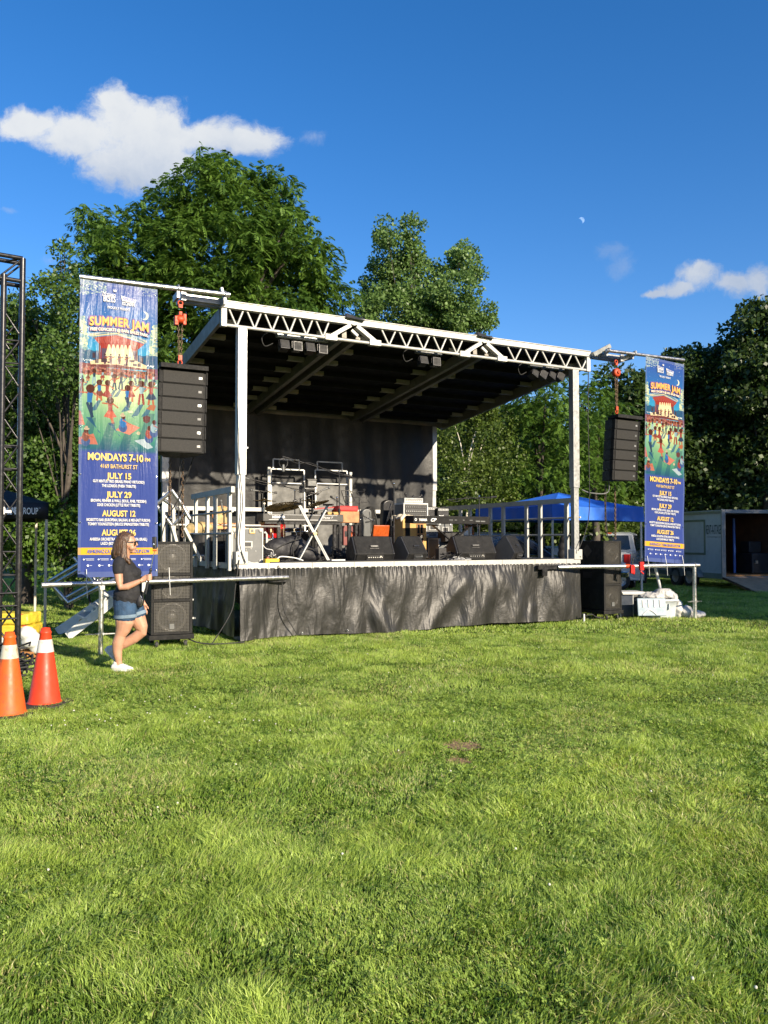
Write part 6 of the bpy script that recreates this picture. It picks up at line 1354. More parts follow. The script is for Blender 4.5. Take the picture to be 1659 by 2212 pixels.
t.path(curve_pts([(.015, -.088, 1.58), (.02, -.098, 1.48), (.035, -.12, 1.40), (.07, -.125, 1.35), (.09, -.12, 1.31)], 4), [.028] * 8 + [.024] * 5 + [.018] * 2 + [.012, .006], 8)
t.path(curve_pts([(.0, -.09, 1.60), (.0, -.1, 1.48), (.0, -.125, 1.39), (.03, -.13, 1.32)], 4), [.03] * 9 + [.022] * 2 + [.015, .008], 8)
fuse(t, 'hair', hm, wo, .006, 1)
# sunglasses
t = MB(); 
for sy in (-1, 1): t.box((.128, sy * .034, 1.575), (.018, .058, .052), (0, R(-6), sy * R(-22)))
g = t.build('sunglasses', M['glass'], wo, bevel=.012); t = MB()
for sy in (-1, 1): t.bar((.12, sy * .062, 1.59), (.03, sy * .083, 1.583), .006, .014)
t.bar((.133, -.03, 1.59), (.133, .03, 1.59), .008, .01); t.build('temple', M['black'], g)
t = MB(); t.ball((.128, 0, 1.5115), (.010, .019, .0055)); t.build('lips', mat('lips', (.5, .16, .13), .4), wo)
# shoes
shoe_m = mat('white_canvas', (.62, .61, .59), .6, 0, .06, 10, .3, 40)
def shoe(M4):
    t = MB(); t.M = M4; t.path([(-.075, 0, .055), (-.05, 0, .06), (.0, 0, .058), (.07, 0, .045), (.13, 0, .036), (.165, 0, .03)], [(.032, .034), (.038, .046), (.038, .05), (.042, .036), (.04, .028), (.026, .02)], 16, up=(0, 0, 1)); t.path([(-.03, 0, .08), (-.025, 0, .115)], [(.036, .046), (.034, .042)], 14, up=UX); t.ball((-.07, 0, .05), (.03, .032, .035)); t.ball((.155, 0, .03), (.03, .032, .018))
    o = fuse(t, 'sneaker', shoe_m, wo, .006, 2); s_ = MB(); s_.M = M4; pl = []
    for k in range(24): a = 6.283 * k / 24; x = math.cos(a); y = math.sin(a); pl.append((.045 + x * .142, y * (.046 if x > -.2 else .038)))
    s_.prism(pl, 0, .026, axis='Z'); s_.build('sole', M['white_plastic'], o, bevel=.006)
    l = MB(); l.M = M4
    for k in range(4): l.tube((.02 + k * .022, -.025, .098 - k * .008), (.03 + k * .022, .025, .098 - k * .008), .004, n=6)
    l.tube((.01, -.01, .1), (-.005, -.045, .085), .003, n=5); l.build('laces', M['white_plastic'], o)
shoe(Matrix.Translation((-.04, -.09, .0)) @ Matrix.Rotation(R(-4), 4, 'Z'))
shoe(Matrix.Translation((-.205, .085, .175)) @ Matrix.Rotation(R(46), 4, 'Y'))
t = MB(); t.torus((.235, -.176, 1.115), .028, .004, 'X', 16, 5); t.build('bracelet', mat('gold_band', (.5, .35, .12), .3, .9), wo)
# things she carries
r = thing('selfie_stick', 'black handled silver selfie stick in the woman\'s raised hand', 'selfie stick', wo.location, wo.rotation_euler.z)
P0, P1, P2 = Vector((.292, -.166, .95)), Vector((.352, -.166, 1.245)), Vector((.393, -.166, 1.475))
m = MB(); m.tube(P0, P1, .013, n=12); m.ball(P1, (.018, .018, .022)); m.build('handle', M['black'], r); m = MB(); m.tube(P1, P2, .0055, n=8); m.build('shaft', M['chrome'], r); m = MB(); m.box(P2 + Vector((.005, 0, .01)), (.045, .03, .02)); m.build('cradle', M['orange_chair'], r, bevel=.004)
r = thing('phone', 'black mobile phone mounted upright at the top of the selfie stick', 'phone', wo.location + Vector((0, 0, 0)), wo.rotation_euler.z); m = MB(); m.box((.395, -.166, 1.578), (.045, .06, .15), (0, R(-3), 0)); m.build('case', M['black'], r, bevel=.008); m = MB(); m.ball((.392, -.198, 1.555), (.009, .003, .02)); m.build('camera_lens', M['chrome'], r)
r = thing('waist_bag', 'small black waist bag at the front of the woman\'s shorts', 'bag', wo.location, wo.rotation_euler.z); m = MB(); m.ball((.20, -.075, .86), (.055, .06, .085), 16, 12); o = fuse(m, 'pouch', M['bag'], r, .008, 1); m = MB(); m.path([(.22, -.11, .93), (.245, -.11, .86), (.225, -.11, .80)], .004, 5); m.build('zip', M['chrome'], r)
r = thing('paper_sheet', 'white folded sheet hanging below the woman\'s hand', 'paper', wo.location, wo.rotation_euler.z); m = MB(); m.add([(.245, -.15, 1.10), (.30, -.15, 1.12), (.285, -.152, 1.03), (.262, -.148, .97), (.245, -.15, .985)], [(0, 1, 2, 3, 4)]); o = m.build('sheet', W_, r); so = o.modifiers.new('s', 'SOLIDIFY'); so.thickness = .002
# ================================================================== things around the stage
# --- traffic cones
def cone(label, px, py, col, dirt, H=.76, band=(.58, .57, .52)):
    x, y = G(px, py); y += .16; r = thing('traffic_cone', label, 'traffic cone', (x * (y / (y - .16)), y, 0), R(rnd.uniform(-20, 20)), 'orange traffic cones')
    m = MB(); n = 28; m.prism([(math.copysign(abs(math.cos(a)) ** .35, math.cos(a)) * .225, math.copysign(abs(math.sin(a)) ** .35, math.sin(a)) * .225) for a in [6.283 * k / n for k in range(n)]], 0, .035, axis='Z'); m.build('base', M['rubber'], r, bevel=.008)
    rad = lambda z: .152 - (.152 - .042) * (z - .035) / (H - .035)
    cm_ = mat('cone_plastic', col, .45, 0, .1, 4, dirt=dirt, dirt_amt=.6 if H > .76 else .35, spec=.4)
    m = MB(); m.lathe((0, 0, 0), [(rad(.036) + .012, .035), (rad(.05), .05), (rad(H * .75), H * .75), (rad(H - .06), H - .06), (rad(H - .055) + .006, H - .05), (rad(H - .04) + .006, H - .035), (rad(H - .03), H - .03), (.040, H), (.028, H), (.02, H - .1)], 36); m.build('body', cm_, r)
    m = MB(); m.lathe((0, 0, 0), [(rad(H * .69) + .003, H * .69), (rad(H * .85) + .003, H * .85)], 36); bm_ = mat('reflective_band', band, .4, 0, .05, 9, dirt=(.35, .25, .12), dirt_amt=.85 if H > .76 else .35); m.build('band', bm_, r); return r
cone('bright red orange traffic cone with a clean white band, the right one of two', 96, 1531, (.60, .045, .012), (.25, .05, .03), .755)
cone('duller orange traffic cone with a scuffed band and dark scrape, at the left picture edge', 18, 1556, (.58, .095, .012), (.12, .06, .03), .77, (.48, .45, .36))
# --- black truss tower
def truss_tower():
    a = at(40, 1370, 9.6); c = at(-4, 1370, 9.6); r = thing('truss_tower', 'tall black lattice truss tower at the left picture edge', 'truss tower', ((a.x + c.x) / 2, 9.6, 0), R(25)); w = (a.x - c.x) * .85; H = at(55, 556, 9.6).z; lean = (at(57, 552, 9.6).x - at(46, 1370, 9.6).x) / H
    P = lambda x, y, z: (x + lean * z, y, z)
    ch = [(-w / 2, 0), (w / 2, 0), (w / 2, w), (-w / 2, w)]
    for x, y in ch: m = MB(); m.tube(P(x, y, 0), P(x, y, H - (.22 if x < 0 else 0)), .034, n=12); m.build('chord', M['black_metal'], r)
    def lat(p, q, p2, q2):
        m = MB(); n = 13
        for i in range(n):
            z0, z1 = .25 + i * (H - .9) / n, .25 + (i + 1) * (H - .9) / n
            if i % 4 == 3: m.tube(P(*p, z0), P(*q, z0), .012, n=6); m.tube(P(*p, z1 - .04), P(*q, z1 - .04), .012, n=6)
            if i % 2: m.tube(P(*p, z0), P(*q, z1), .012, n=6)
            else: m.tube(P(*q, z0), P(*p, z1), .012, n=6)
        return m
    for i in range(4): lat(ch[i], ch[(i + 1) % 4], 0, 0).build('lattice', M['black_metal'], r)
    # corner block and the arm going left out of the picture
    m = MB()
    for y in (0, w):
        for z in (H, H - .28): m.tube(P(w / 2, y, z), P(-2.2, y, z + .10), .026, n=10)
    m.build('top_arm', M['black_metal'], r); m = MB()
    for y in (0, w):
        for i in range(8):
            x0_, x1_ = w / 2 - i * .28, w / 2 - (i + 1) * .28; m.tube(P(x0_, y, H - (.28 if i % 2 else 0)), P(x1_, y, H - (0 if i % 2 else .28)), .012, n=6)
    for i in range(5): m.tube(P(w / 2 - i * .3, 0, H), P(w / 2 - i * .3 - .2, w, H), .012, n=6)
    m.build('arm_lattice', M['black_metal'], r)
    m = MB(); m.box(P(-.02, -.03, 1.95), (.07, .012, .03)); m.build('white_tag', M['led'], r)
    m = MB(); m.box((0, w / 2, .02), (w + .12, w + .12, .03)); m.build('base_plate', M['black_metal'], r)
    o = chain_mb(P(-.13, -.05, .9), P(-.13, -.05, 2.2), .06, .007, .018).build('chain', M['chain'], r)
    m = MB()
    for z in (.68, .98, .83): m.tube((-.6, -.06, z), (w * .45, -.06, z + .01), .013, n=6)
    m.build('cross_bars', M['black_metal'], r)
truss_tower()
# --- black canopy with lettering
cx, cy = -5.94, 14.3; an = R(206.5)
can = thing('canopy_tent', 'black pop up canopy with white lettering behind the truss tower', 'canopy', (cx, cy, 0), an); Wc = 3.0   # x runs left along the front, y runs away
ux = Vector((math.cos(an), math.sin(an))); zt, zb = at(104, 1086, 14.3).z, at(104, 1122, 14.3).z; pk = zt + .55
m = MB(); c = [(0, 0, zt), (Wc, 0, zt), (Wc, -Wc, zt), (0, -Wc, zt), (Wc / 2, -Wc / 2, pk)]
m.add(c, [(0, 1, 4), (1, 2, 4), (2, 3, 4), (3, 0, 4)]); o = m.build('roof', M['bag'], can); o.modifiers.new('s', 'SOLIDIFY').thickness = .01
m = MB()
for a, b in ((0, 1), (1, 2), (2, 3), (3, 0)):
    A, B = Vector(c[a]), Vector(c[b]); n = 20; vs = []
    for i in range(n + 1):
        q = A.lerp(B, i / n); vs += [(q.x, q.y, zt), (q.x + .008 * math.sin(i), q.y + .008 * math.cos(i * 1.3), zb + .015 * math.sin(i * .8) + .0)]
    m.add(vs, [(2 * i, 2 * i + 2, 2 * i + 3, 2 * i + 1) for i in range(n)], True)
o = m.build('valance', M['bag'], can); o.modifiers.new('s', 'SOLIDIFY').thickness = .008
m = MB()
lt = MB(); text_mb(lt, 'MBE', 0, 0, .12, .24, bold=.05); text_mb(lt, 'GROUP', .285, 0, .12, .31, bold=.01); text_mb(lt, 'TM', .46, .05, .02, .03)
lt.v = [(.61 - v[0] + 0, .03, v[2] + (zt + zb) / 2) for v in lt.v]; lt.build('lettering', M['led'], can)
for x, y in ((.03, -.03), (Wc - .03, -.03), (Wc - .03, -Wc + .03), (.03, -Wc + .03)): m = MB(); m.bar((x, y, 0), (x, y, zt - .05), .045, .045, (0, 1, 0)); m.build('leg', mat('tan_painted_leg', (.5, .45, .36), .5, .1, .08, 4), can, bevel=.004)
# --- stacked bags, cables on the ground
def sack(label, x, y, z, rz, w, d, h, col, k):
    r = thing('bagged_goods', label, 'sack', (x, y, z), rz, 'printed bags stacked by the truss tower'); nx = 22; vs = []
    m = MB(); m.box((0, 0, h / 2), (w, d, h)); o = m.build('sack_body', mat('printed_sack', col, .4, 0, .06, 3, .4, 20), r); bv = o.modifiers.new('b', 'BEVEL'); bv.width = h * .22; bv.segments = 4; ss = o.modifiers.new('s', 'SUBSURF'); ss.levels = 2; ss.render_levels = 2
    tx = bpy.data.textures.new('dent', 'CLOUDS'); tx.noise_scale = .12; dm = o.modifiers.new('d', 'DISPLACE'); dm.texture = tx; dm.strength = .04
    q = random.Random(k)
    for nm, c_, px_, pz_, sx_, sz_ in (('red_print', (.7, .05, .03), w * .30, h * .55, .10, .06), ('green_print', (.06, .3, .08), -w * .02, h * .6, .12, .04), ('dark_print', (.04, .05, .1), -w * .3, h * .55, .10, .03)):
        m = MB(); m.lathe((px_, -d / 2 + .012, pz_), [(0, 0), (sz_ * 1.1, .004)], 14, 'Y'); m.v = [((v[0] - px_) * sx_ / sz_ + px_, v[1], v[2]) for v in m.v]; m.build(nm, mat(nm, c_, .45), r)
    return r
X = lambda px, Y: at(px, 1200, Y).x
sack('yellow printed bag at the bottom of the pile by the truss tower', X(35, 11.2), 11.2, .30, R(4), .62, .4, .16, (.52, .38, .03), 1)
sack('yellow printed bag on top of the pile by the truss tower', X(32, 11.2), 11.2, .46, R(-3), .60, .4, .16, (.56, .44, .04), 2)
sack('white printed bag under the yellow bags by the truss tower', X(30, 11.2), 11.2, .13, R(2), .66, .42, .17, (.5, .5, .48), 3)
blob_bag('plastic_sheet', 'crumpled clear white plastic sheet spilling right of the yellow bags', 'plastic sheet', [((-.06, 0, .30), (.12, .12, .10)), ((0, 0, .20), (.13, .12, .12)), ((.09, 0, .10), (.12, .1, .09)), ((.16, -.02, .05), (.08, .08, .05))], 0, 0, 0, material='white_plastic', voxel=.015).location = (X(72, 11), 11, .05)
r = thing('pallet', 'low dark pallet under the pile of bags', 'pallet', (X(30, 11.2), 11.2, 0), 0); m = MB()
for y in (-.2, 0, .2): m.box((0, y, .095), (.8, .1, .02))
for x in (-.35, 0, .35): m.box((x, 0, .042), (.08, .5, .08))
m.build('boards', M['wood'], r)
q = random.Random(12); m = MB()
for _ in range(26):
    cx_, cy_ = X(20, 9.2) + q.uniform(-.35, .2), 9.2 + q.uniform(-.5, .3); rr = q.uniform(.15, .3); z = q.uniform(.02, .4); m.path([(cx_ + rr * math.cos(a) * q.uniform(.95, 1.05), cy_ + rr * .6 * math.sin(a), max(.015, z + .03 * math.sin(a * 3))) for a in [k * .55 for k in range(12)]], .012, 6)
tag(m.build('cable_pile', M['rubber']), 'coiled black cables heaped at the foot of the truss tower', 'cables', None, 'stuff')
m = MB(); m.path(curve_pts([(X(60, 9.4), 9.4, .3), (X(78, 9.4), 9.3, .28), (X(84, 9.3), 9.3, .12), (X(86, 9.2), 9.2, .02)]), .011, 6); tag(m.build('loose_cable', M['rubber']), 'single black cable end arching over the grass beside the cones', 'cable')
# --- overturned white wooden steps
r = thing('wooden_steps', 'white painted wooden steps tipped over on the grass behind the pipe barrier', 'steps', (X(195, 13.6), 13.6, 0), 0)
P = lambda px, py, Y: at(px, py, Y) - Vector(r.location)
wp = mat('weathered_white_wood', (.66, .68, .66), .6, 0, .1, 4, .2, 30, dirt=(.3, .28, .24), dirt_amt=.4)
for Y, dx in ((13.3, 0), (13.9, -22)):
    m = MB(); a, b = P(146 + dx, 1372, Y), P(248 + dx, 1296, Y); a.z = .04; m.bar(a, b, .04, .15, (0, 0, 1)); m.build('stringer', wp, r, bevel=.004)
for k, (px, py) in enumerate(((185, 1345), (212, 1322), (240, 1298))):
    a = P(px, py, 13.35); m = MB(); m.box((a.x, .0, a.z + .08), (.26, .66, .035), (0, R(25), 0)); m.build('tread', wp, r, bevel=.004); m = MB(); m.box((a.x - .10, .0, a.z - .02), (.03, .62, .16), (0, R(25), 0)); m.build('riser', M['yellow_wood'] if k == 0 else wp, r, bevel=.004)
# --- bent tube frames stacked behind the barrier
def tubeframe(label, loops, Y, rad=.034, group='aluminium tube frames left of the stage'):
    c = at(*loops[0][0], Y); r = thing('tube_frame', label, 'tube frame', (c.x, Y, 0), 0, group)
    for k, lp in enumerate(loops):
        pts = [at(px, py, Y + .12 * k) - Vector(r.location) for px, py in lp]; m = MB()
        for a, b in zip(pts[:-1], pts[1:]): m.tube(a, b, rad, n=10); m.ball(b, rad, 10, 6)
        m.build('rail', M['steel'], r)
    return r
tubeframe('bent silver tube handrail frame sticking out left of the big banner, in front', [[(106, 1256), (178, 1213), (236, 1180)], [(106, 1256), (148, 1302), (262, 1244)], [(120, 1259), (240, 1190)], [(160, 1204), (251, 1318)]], 13.0)
tubeframe('second silver tube handrail frame crossing behind the first, nearer the ground', [[(112, 1262), (136, 1295), (210, 1254)], [(190, 1235), (258, 1318)], [(150, 1290), (236, 1240)]], 13.5)
tubeframe('silver tube handrail frame leaning on the stage beside the left railing', [[(337, 1090), (372, 1060), (390, 1085), (410, 1120)], [(337, 1090), (372, 1136), (400, 1110)], [(345, 1136), (380, 1112)], [(352, 1078), (385, 1100)]], 13.6)
# stair stringers beside the stage
r = thing('stage_stairs', 'aluminium stair side with slanting rails leaning behind the left subwoofer tower', 'stairs', ST(-.9, 1.2), TH)
def Q(px, py, d): s, z = sp(px, py, d + 1.2); return Vector((s + .9, d, z))
m = MB(); m.bar(Q(371, 1136, 0), Q(398, 1235, 0), .05, .12, (0, 1, 0)); m.build('stringer', M['alu_white'], r, bevel=.004)
m = MB(); m.bar(Q(398, 1140, .0), Q(434, 1212, .0), .05, .09, (0, 1, 0)); m.build('stringer', M['alu_white'], r, bevel=.004)
m = MB(); m.bar(Q(352, 1092, .1), Q(354, 1230, .1), .05, .08, (0, 1, 0)); m.bar(Q(374, 1092, .1), Q(376, 1180, .1), .05, .08, (0, 1, 0)); m.build('upright', M['alu_white'], r, bevel=.004)
m = MB(); m.box((.25, .3, .6), (.5, .6, .03)); m.box((.25, .0, .3), (.5, .3, .03)); m.build('tread', M['alu'], r, bevel=.004)
r = thing('yellow_tray', 'small yellow plastic tray by the left subwoofer tower', 'tray', (X(311, 13.4), 13.4, .0), 0); z = at(311, 1318, 13.4).z; m = MB(); m.box((0, 0, z - .09), (.14, .2, .16)); m.build('tray', M['yellow'], r, bevel=.01); m = MB(); m.box((0, 0, z), (.17, .23, .015)); m.build('rim', M['yellow'], r)
m = MB(); m.box((0, 0, (z - .17) / 2), (.05, .05, z - .17)); m.build('leg', M['black_metal'], r)
# --- right: tubs, tarp, case, pole
Yt = 16.9
def gx(px, Y): return at(px, 1200, Y).x
r = thing('plastic_tub', 'translucent white plastic storage tub on the grass right of the right subwoofers', 'tub', (gx(1421, Yt), Yt, 0), R(6)); w = gx(1455, Yt) - gx(1385, Yt); H = .40
tubm = mat('translucent_tub', (.42, .46, .48), .35, 0, .08, 4); m = MB(); n = 28
rr_ = lambda sx, sy, z: [(math.copysign(abs(math.cos(a)) ** .4, math.cos(a)) * sx, math.copysign(abs(math.sin(a)) ** .4, math.sin(a)) * sy, z) for a in [6.283 * k / n for k in range(n)]]
rings = [rr_(w * .44, .22, 0), rr_(w * .46, .235, H * .5), rr_(w * .5, .26, H), rr_(w * .53, .285, H), rr_(w * .53, .285, H - .04)]
m.add([p for g_ in rings for p in g_], [(i * n + j, i * n + (j + 1) % n, (i + 1) * n + (j + 1) % n, (i + 1) * n + j) for i in range(4) for j in range(n)], True); m.build('tub_body', tubm, r)
m = MB()
for k in range(6): m.box((-w * .34 + k * w * .10, -.262, H * .62), (.02, .03, H * .3))
m.build('ribs', tubm, r, bevel=.004)
r2 = thing('tub_lid', 'bluish translucent tub lid leaning on the front of the white tub', 'lid', (gx(1409, Yt - .4), Yt - .36, .06), R(4)); m = MB(); w2 = gx(1440, Yt) - gx(1378, Yt); m.M = Matrix.Rotation(R(-8), 4, 'X'); m.box((0, 0, .19), (w2, .03, .36)); m.build('panel', mat('bluish_plastic', (.27, .34, .39), .3, 0, .08, 4), r2, bevel=.012)
m = MB(); m.M = Matrix.Rotation(R(-8), 4, 'X')
for k in range(4): m.box((-w2 * .3 + k * w2 * .2, -.022, .26), (.035, .016, .15))
m.path(curve_pts([(-w2 * .35, -.022, .03), (-w2 * .1, -.022, .13), (w2 * .15, -.022, .03)]), .012, 6); m.build('ribs', M['white_plastic'], r2)
def tarp(label, pts, parts, loc):
    r = thing('plastic_sheet', label, 'plastic sheet', loc, 0, 'crumpled white plastic sheets'); m = MB()
    for p_ in parts: m.ball(*p_, n=20, m=14)
    o = m.build('sheet', mat('white_film', (.48, .47, .44), .45, 0, .06, 3), r); rm = o.modifiers.new('rm', 'REMESH'); rm.mode = 'VOXEL'; rm.voxel_size = .014; rm.use_smooth_shade = True
    for sc_, st_ in ((.22, .10), (.07, .035)):
        tx = bpy.data.textures.new('crumple', 'MUSGRAVE' if False else 'CLOUDS'); tx.noise_scale = sc_; dm = o.modifiers.new('d', 'DISPLACE'); dm.texture = tx; dm.strength = st_
tarp('crumpled white plastic sheet heaped on top of the storage tub', None, [((-.12, 0, .0), (.30, .24, .09)), ((.1, 0, .05), (.22, .2, .12)), ((.28, .0, -.02), (.12, .2, .10))], (gx(1421, Yt), Yt, .44))
tarp('white plastic sheet trailing on the grass right of the storage tub', None, [((-.05, 0, .15), (.10, .15, .26)), ((.12, -.05, .12), (.14, .16, .13)), ((.32, -.08, .07), (.20, .15, .08))], (gx(1466, Yt), Yt, 0))
r = thing('leaning_pole', 'thin white pole leaning against the foot of the right banner', 'pole', (gx(1432, Yt + .3), Yt + .3, 0), 0); a = at(1413, 1217, Yt + .2) - Vector(r.location); b_ = at(1436, 1300, Yt + .3) - Vector(r.location); b_.z = max(.02, b_.z - .1); m = MB(); m.tube(b_, a, .03, n=10); m.build('tube', M['white_plastic'], r); m = MB(); m.tube(a, a + (a - b_).normalized() * .04, .034, n=10); m.build('cap', M['alu'], r)
r = thing('equipment_case', 'dark blue black case standing between the right subwoofers and the tub', 'case', (gx(1353, 16.9), 16.9, 0), R(3)); w = gx(1367, 16.9) - gx(1339, 16.9); m = MB(); m.bx(-w / 2, w / 2, 0, .4, .02, .47); m.build('shell', mat('navy_case', (.02, .03, .05), .4), r, bevel=.01)
m = MB(); m.bx(-w / 2 - .006, -w / 2 + .012, -.006, .4, .0, .48); m.bx(w / 2 - .012, w / 2 + .006, -.006, .4, 0, .48); m.build('edge', M['alu'], r)
r = thing('white_board', 'flat white lid resting across the dark case and a grey box', 'lid', (gx(1361, 17), 17.1, .51), R(3)); w = gx(1386, 17) - gx(1337, 17); m = MB(); m.bx(-w / 2, w / 2, -.25, .25, 0, .03); m.build('board', M['white_plastic'], r, bevel=.006); m = MB(); m.bx(-w / 2 + .02, w / 2 - .02, -.245, .245, -.025, -.001); m.build('rim', M['white_plastic'], r)
r = thing('grey_box', 'grey box behind the tub under the white lid', 'box', (gx(1376, 17.3), 17.3, 0), 0); w = .30; m = MB(); m.bx(-w / 2, w / 2, 0, .3, .01, .49); m.build('shell', M['grey_case'], r, bevel=.01); m = MB(); m.box((0, -.006, .35), (.12, .01, .04)); m.build('handle', M['white_plastic'], r)
r = thing('stake', 'short white stake at the right foot of the skirt', 'stake', ST(LS - .1, -.25), TH); m = MB(); m.tube((0, 0, 0), (0, 0, .17), .02, n=8); m.build('peg', M['white_plastic'], r); m = MB(); m.path(curve_pts([(0, 0, .12), (.15, -.05, .16), (.32, .02, .1), (.5, 0, .06)]), .012, 6); m.build('lead', M['rubber'], r)
# --- blue canopy
def blue_canopy():
    N = at(1193, 1135, 19.0); L_ = at(1028, 1126, 21.0); Rr = at(1390, 1124, 20.6); B_ = L_ + Rr - N; zt = 2.46; zb = 2.08
    c4_ = [Vector((p_.x, p_.y, 0)) for p_ in (N, L_, B_, Rr)]; ctr = sum(c4_, Vector()) / 4
    r = thing('canopy_tent', 'bright blue pop up canopy behind the right railing', 'canopy', (ctr.x, ctr.y, 0), 0); c = [q_ - ctr for q_ in c4_]; pk_ = at(1200, 1064, ctr.y).z
    blue = mat('blue_canopy_cloth', (.025, .14, .62), .5, 0, .08, 2, .3, 8); m = MB(); n = 14
    for k in range(4):
        A, B = c[k], c[(k + 1) % 4]; vs = []
        for j in range(n + 1):
            for i in range(n + 1):
                f = j / n; q_ = A.lerp(B, i / n) * (1 - f); z = zt + (pk_ - zt) * (f ** 1.25); z -= .05 * math.sin(math.pi * i / n) * (1 - f); vs.append((q_.x, q_.y, z))
        m.add(vs, [(j * (n + 1) + i, j * (n + 1) + i + 1, (j + 1) * (n + 1) + i + 1, (j + 1) * (n + 1) + i) for j in range(n) for i in range(n)], True)
    m.build('roof', blue, r)
    for k in range(4):
        A, B = c[k], c[(k + 1) % 4]; vs = []; m = MB(); nn = 40
        for j in range(5):
            for i in range(nn + 1):
                q_ = A.lerp(B, i / nn); o_ = q_.normalized() * (.02 * math.sin(i * 1.1 + j * .5) * j / 4 + .004); z = zt - .05 * math.sin(math.pi * i / nn) - (zt - zb) * j / 4 * (1 - .18 * math.sin(math.pi * i / nn)); vs.append((q_.x + o_.x, q_.y + o_.y, z))
        m.add(vs, [(j * (nn + 1) + i, j * (nn + 1) + i + 1, (j + 1) * (nn + 1) + i + 1, (j + 1) * (nn + 1) + i) for j in range(4) for i in range(nn)], True); m.build('valance', blue, r)
    for q_ in c: q_ = q_ * .97; m = MB(); m.bar((q_.x, q_.y, 0), (q_.x, q_.y, zt - .05), .05, .05, (0, 1, 0)); m.build('leg', M['white_metal'], r, bevel=.004)
    return ctr
cc_ = blue_canopy()
r = thing('folded_chair_bag', 'dark folded cloth hanging from the far leg of the blue canopy', 'cloth', (gx(1217, 20.5), 20.5, 1.0), 0); m = MB()
for k in range(5): m.ball((.03 * math.sin(k * 2), 0, .18 * k - .1), (.13, .08, .16), 12, 8)
o = m.build('cloth', M['bag'], r); rm = o.modifiers.new('rm', 'REMESH'); rm.mode = 'VOXEL'; rm.voxel_size = .03; rm.use_smooth_shade = True; m = MB(); m.tube((0, 0, .75), (0, 0, 1.0), .008); m.build('cord', M['rubber'], r)
# --- vehicles
def wheel(parent, c, rad, wd, axis, rimm='chrome'):
    m = MB(); c = Vector(c); ax = {'X': Vector((1, 0, 0)), 'Y': Vector((0, 1, 0))}[axis]
    m.lathe(c, [(rad * .6, -wd / 2), (rad * .92, -wd / 2), (rad, -wd * .35), (rad, wd * .35), (rad * .92, wd / 2), (rad * .6, wd / 2)], 28, axis); w_ = m.build('wheel', M['rubber'], parent)
    m = MB(); m.lathe(c, [(rad * .6, -wd * .42), (rad * .55, -wd * .30), (rad * .2, -wd * .34), (0, -wd * .36)], 28, axis); m.lathe(c, [(rad * .6, wd * .42), (rad * .55, wd * .30), (rad * .2, wd * .34), (0, wd * .36)], 28, axis)
    for k in range(8):
        a = k * math.pi / 4; u = (math.cos(a) * rad * .4, math.sin(a) * rad * .4)
        p_ = c + (Vector((0, u[0], u[1])) if axis == 'X' else Vector((u[0], 0, u[1]))); m.box(p_, (wd * .84 if axis == 'X' else rad * .1, rad * .1 if axis == 'X' else wd * .84, rad * .1))
    m.build('rim', M[rimm], w_); return w_
def car_body(prof, W, name, material, parent, tumble=None):
    """prof: (x, z) outline of the side; the cabin narrows above tumble"""
    m = MB(); n = len(prof); secs_ = [-1, -.86, -.5, 0, .5, .86, 1]; vs = []
    for f in secs_:
        for x, z in prof:
            k = 1 - .16 * max(0, (z - tumble) / .7) if tumble else 1; e_ = .97 if abs(f) == 1 else 1
            vs.append((x * (1 if abs(f) < 1 else .985), f * W / 2 * k, z * e_ if z > .4 else z))
    fs = [(i * n + j, i * n + (j + 1) % n, (i + 1) * n + (j + 1) % n, (i + 1) * n + j) for i in range(len(secs_) - 1) for j in range(n)] + [tuple(range(n)), tuple(range((len(secs_) - 1) * n, len(secs_) * n))[::-1]]
    m.add(vs, fs); return m.build(name, material, parent, bevel=.03)
# dark estate car, side on, facing right, behind the stage
dark_paint = mat('dark_blue_car_paint', (.02, .03, .05), .2, .3, .05, 2, coat=.6, spec=.6)
cw = thing('parked_van', 'dark blue people carrier parked behind the stage, seen through the right railing', 'car', (gx(1090, 24.8), 24.8, 0), 0); Lx = 2.45
body_p = [(-Lx, .35), (-Lx, 1.15), (-Lx + .12, 1.62), (-Lx + .5, 1.80), (-.6, 1.86), (.25, 1.84), (.75, 1.62), (1.35, 1.18), (2.1, 1.02), (2.42, .85), (2.45, .35)]
car_body(body_p, 1.85, 'body', dark_paint, cw, 1.1)
for x0_, x1_, x2_, x3_, nm in ((-2.1, -1.35, -1.3, -2.0, 'side_window'), (-1.25, -.35, -.3, -1.22, 'side_window'), (-.22, .72, .25, -.2, 'side_window')):
    zl, zh = 1.18, 1.66; k = lambda z: .925 * (1 - .16 * max(0, (z - 1.1) / .7)) + .004
    for sy in (-1, 1):
        m = MB(); m.add([(x0_, sy * k(zl), zl), (x1_ + (.25 if nm and x1_ > .5 else 0), sy * k(zl), zl), (x2_, sy * k(zh), zh), (x3_, sy * k(zh), zh)], [(0, 1, 2, 3)]); gl_ = m.build(nm, M['glass'], cw)
        if sy < 0: m = MB(); P4 = [Vector((x0_, -k(zl) - .004, zl)), Vector((x1_ + (.25 if x1_ > .5 else 0), -k(zl) - .004, zl)), Vector((x2_, -k(zh) - .004, zh)), Vector((x3_, -k(zh) - .004, zh))]; m.path(P4 + [P4[0]], .012, 6, False); m.build('window_trim', M['alu'], gl_)
m = MB(); m.add([(.80, -.70, 1.585), (.80, .70, 1.585), (1.32, .78, 1.20), (1.32, -.78, 1.20)], [(0, 1, 2, 3)]); m.v = [(v[0] + .02, v[1], v[2] + .03) for v in m.v]; m.build('windscreen', M['glass'], cw)
for x in (-1.5, 1.5):
    for y in (-.86, .86): wheel(cw, (x, y, .34), .34, .2, 'Y', 'alu')
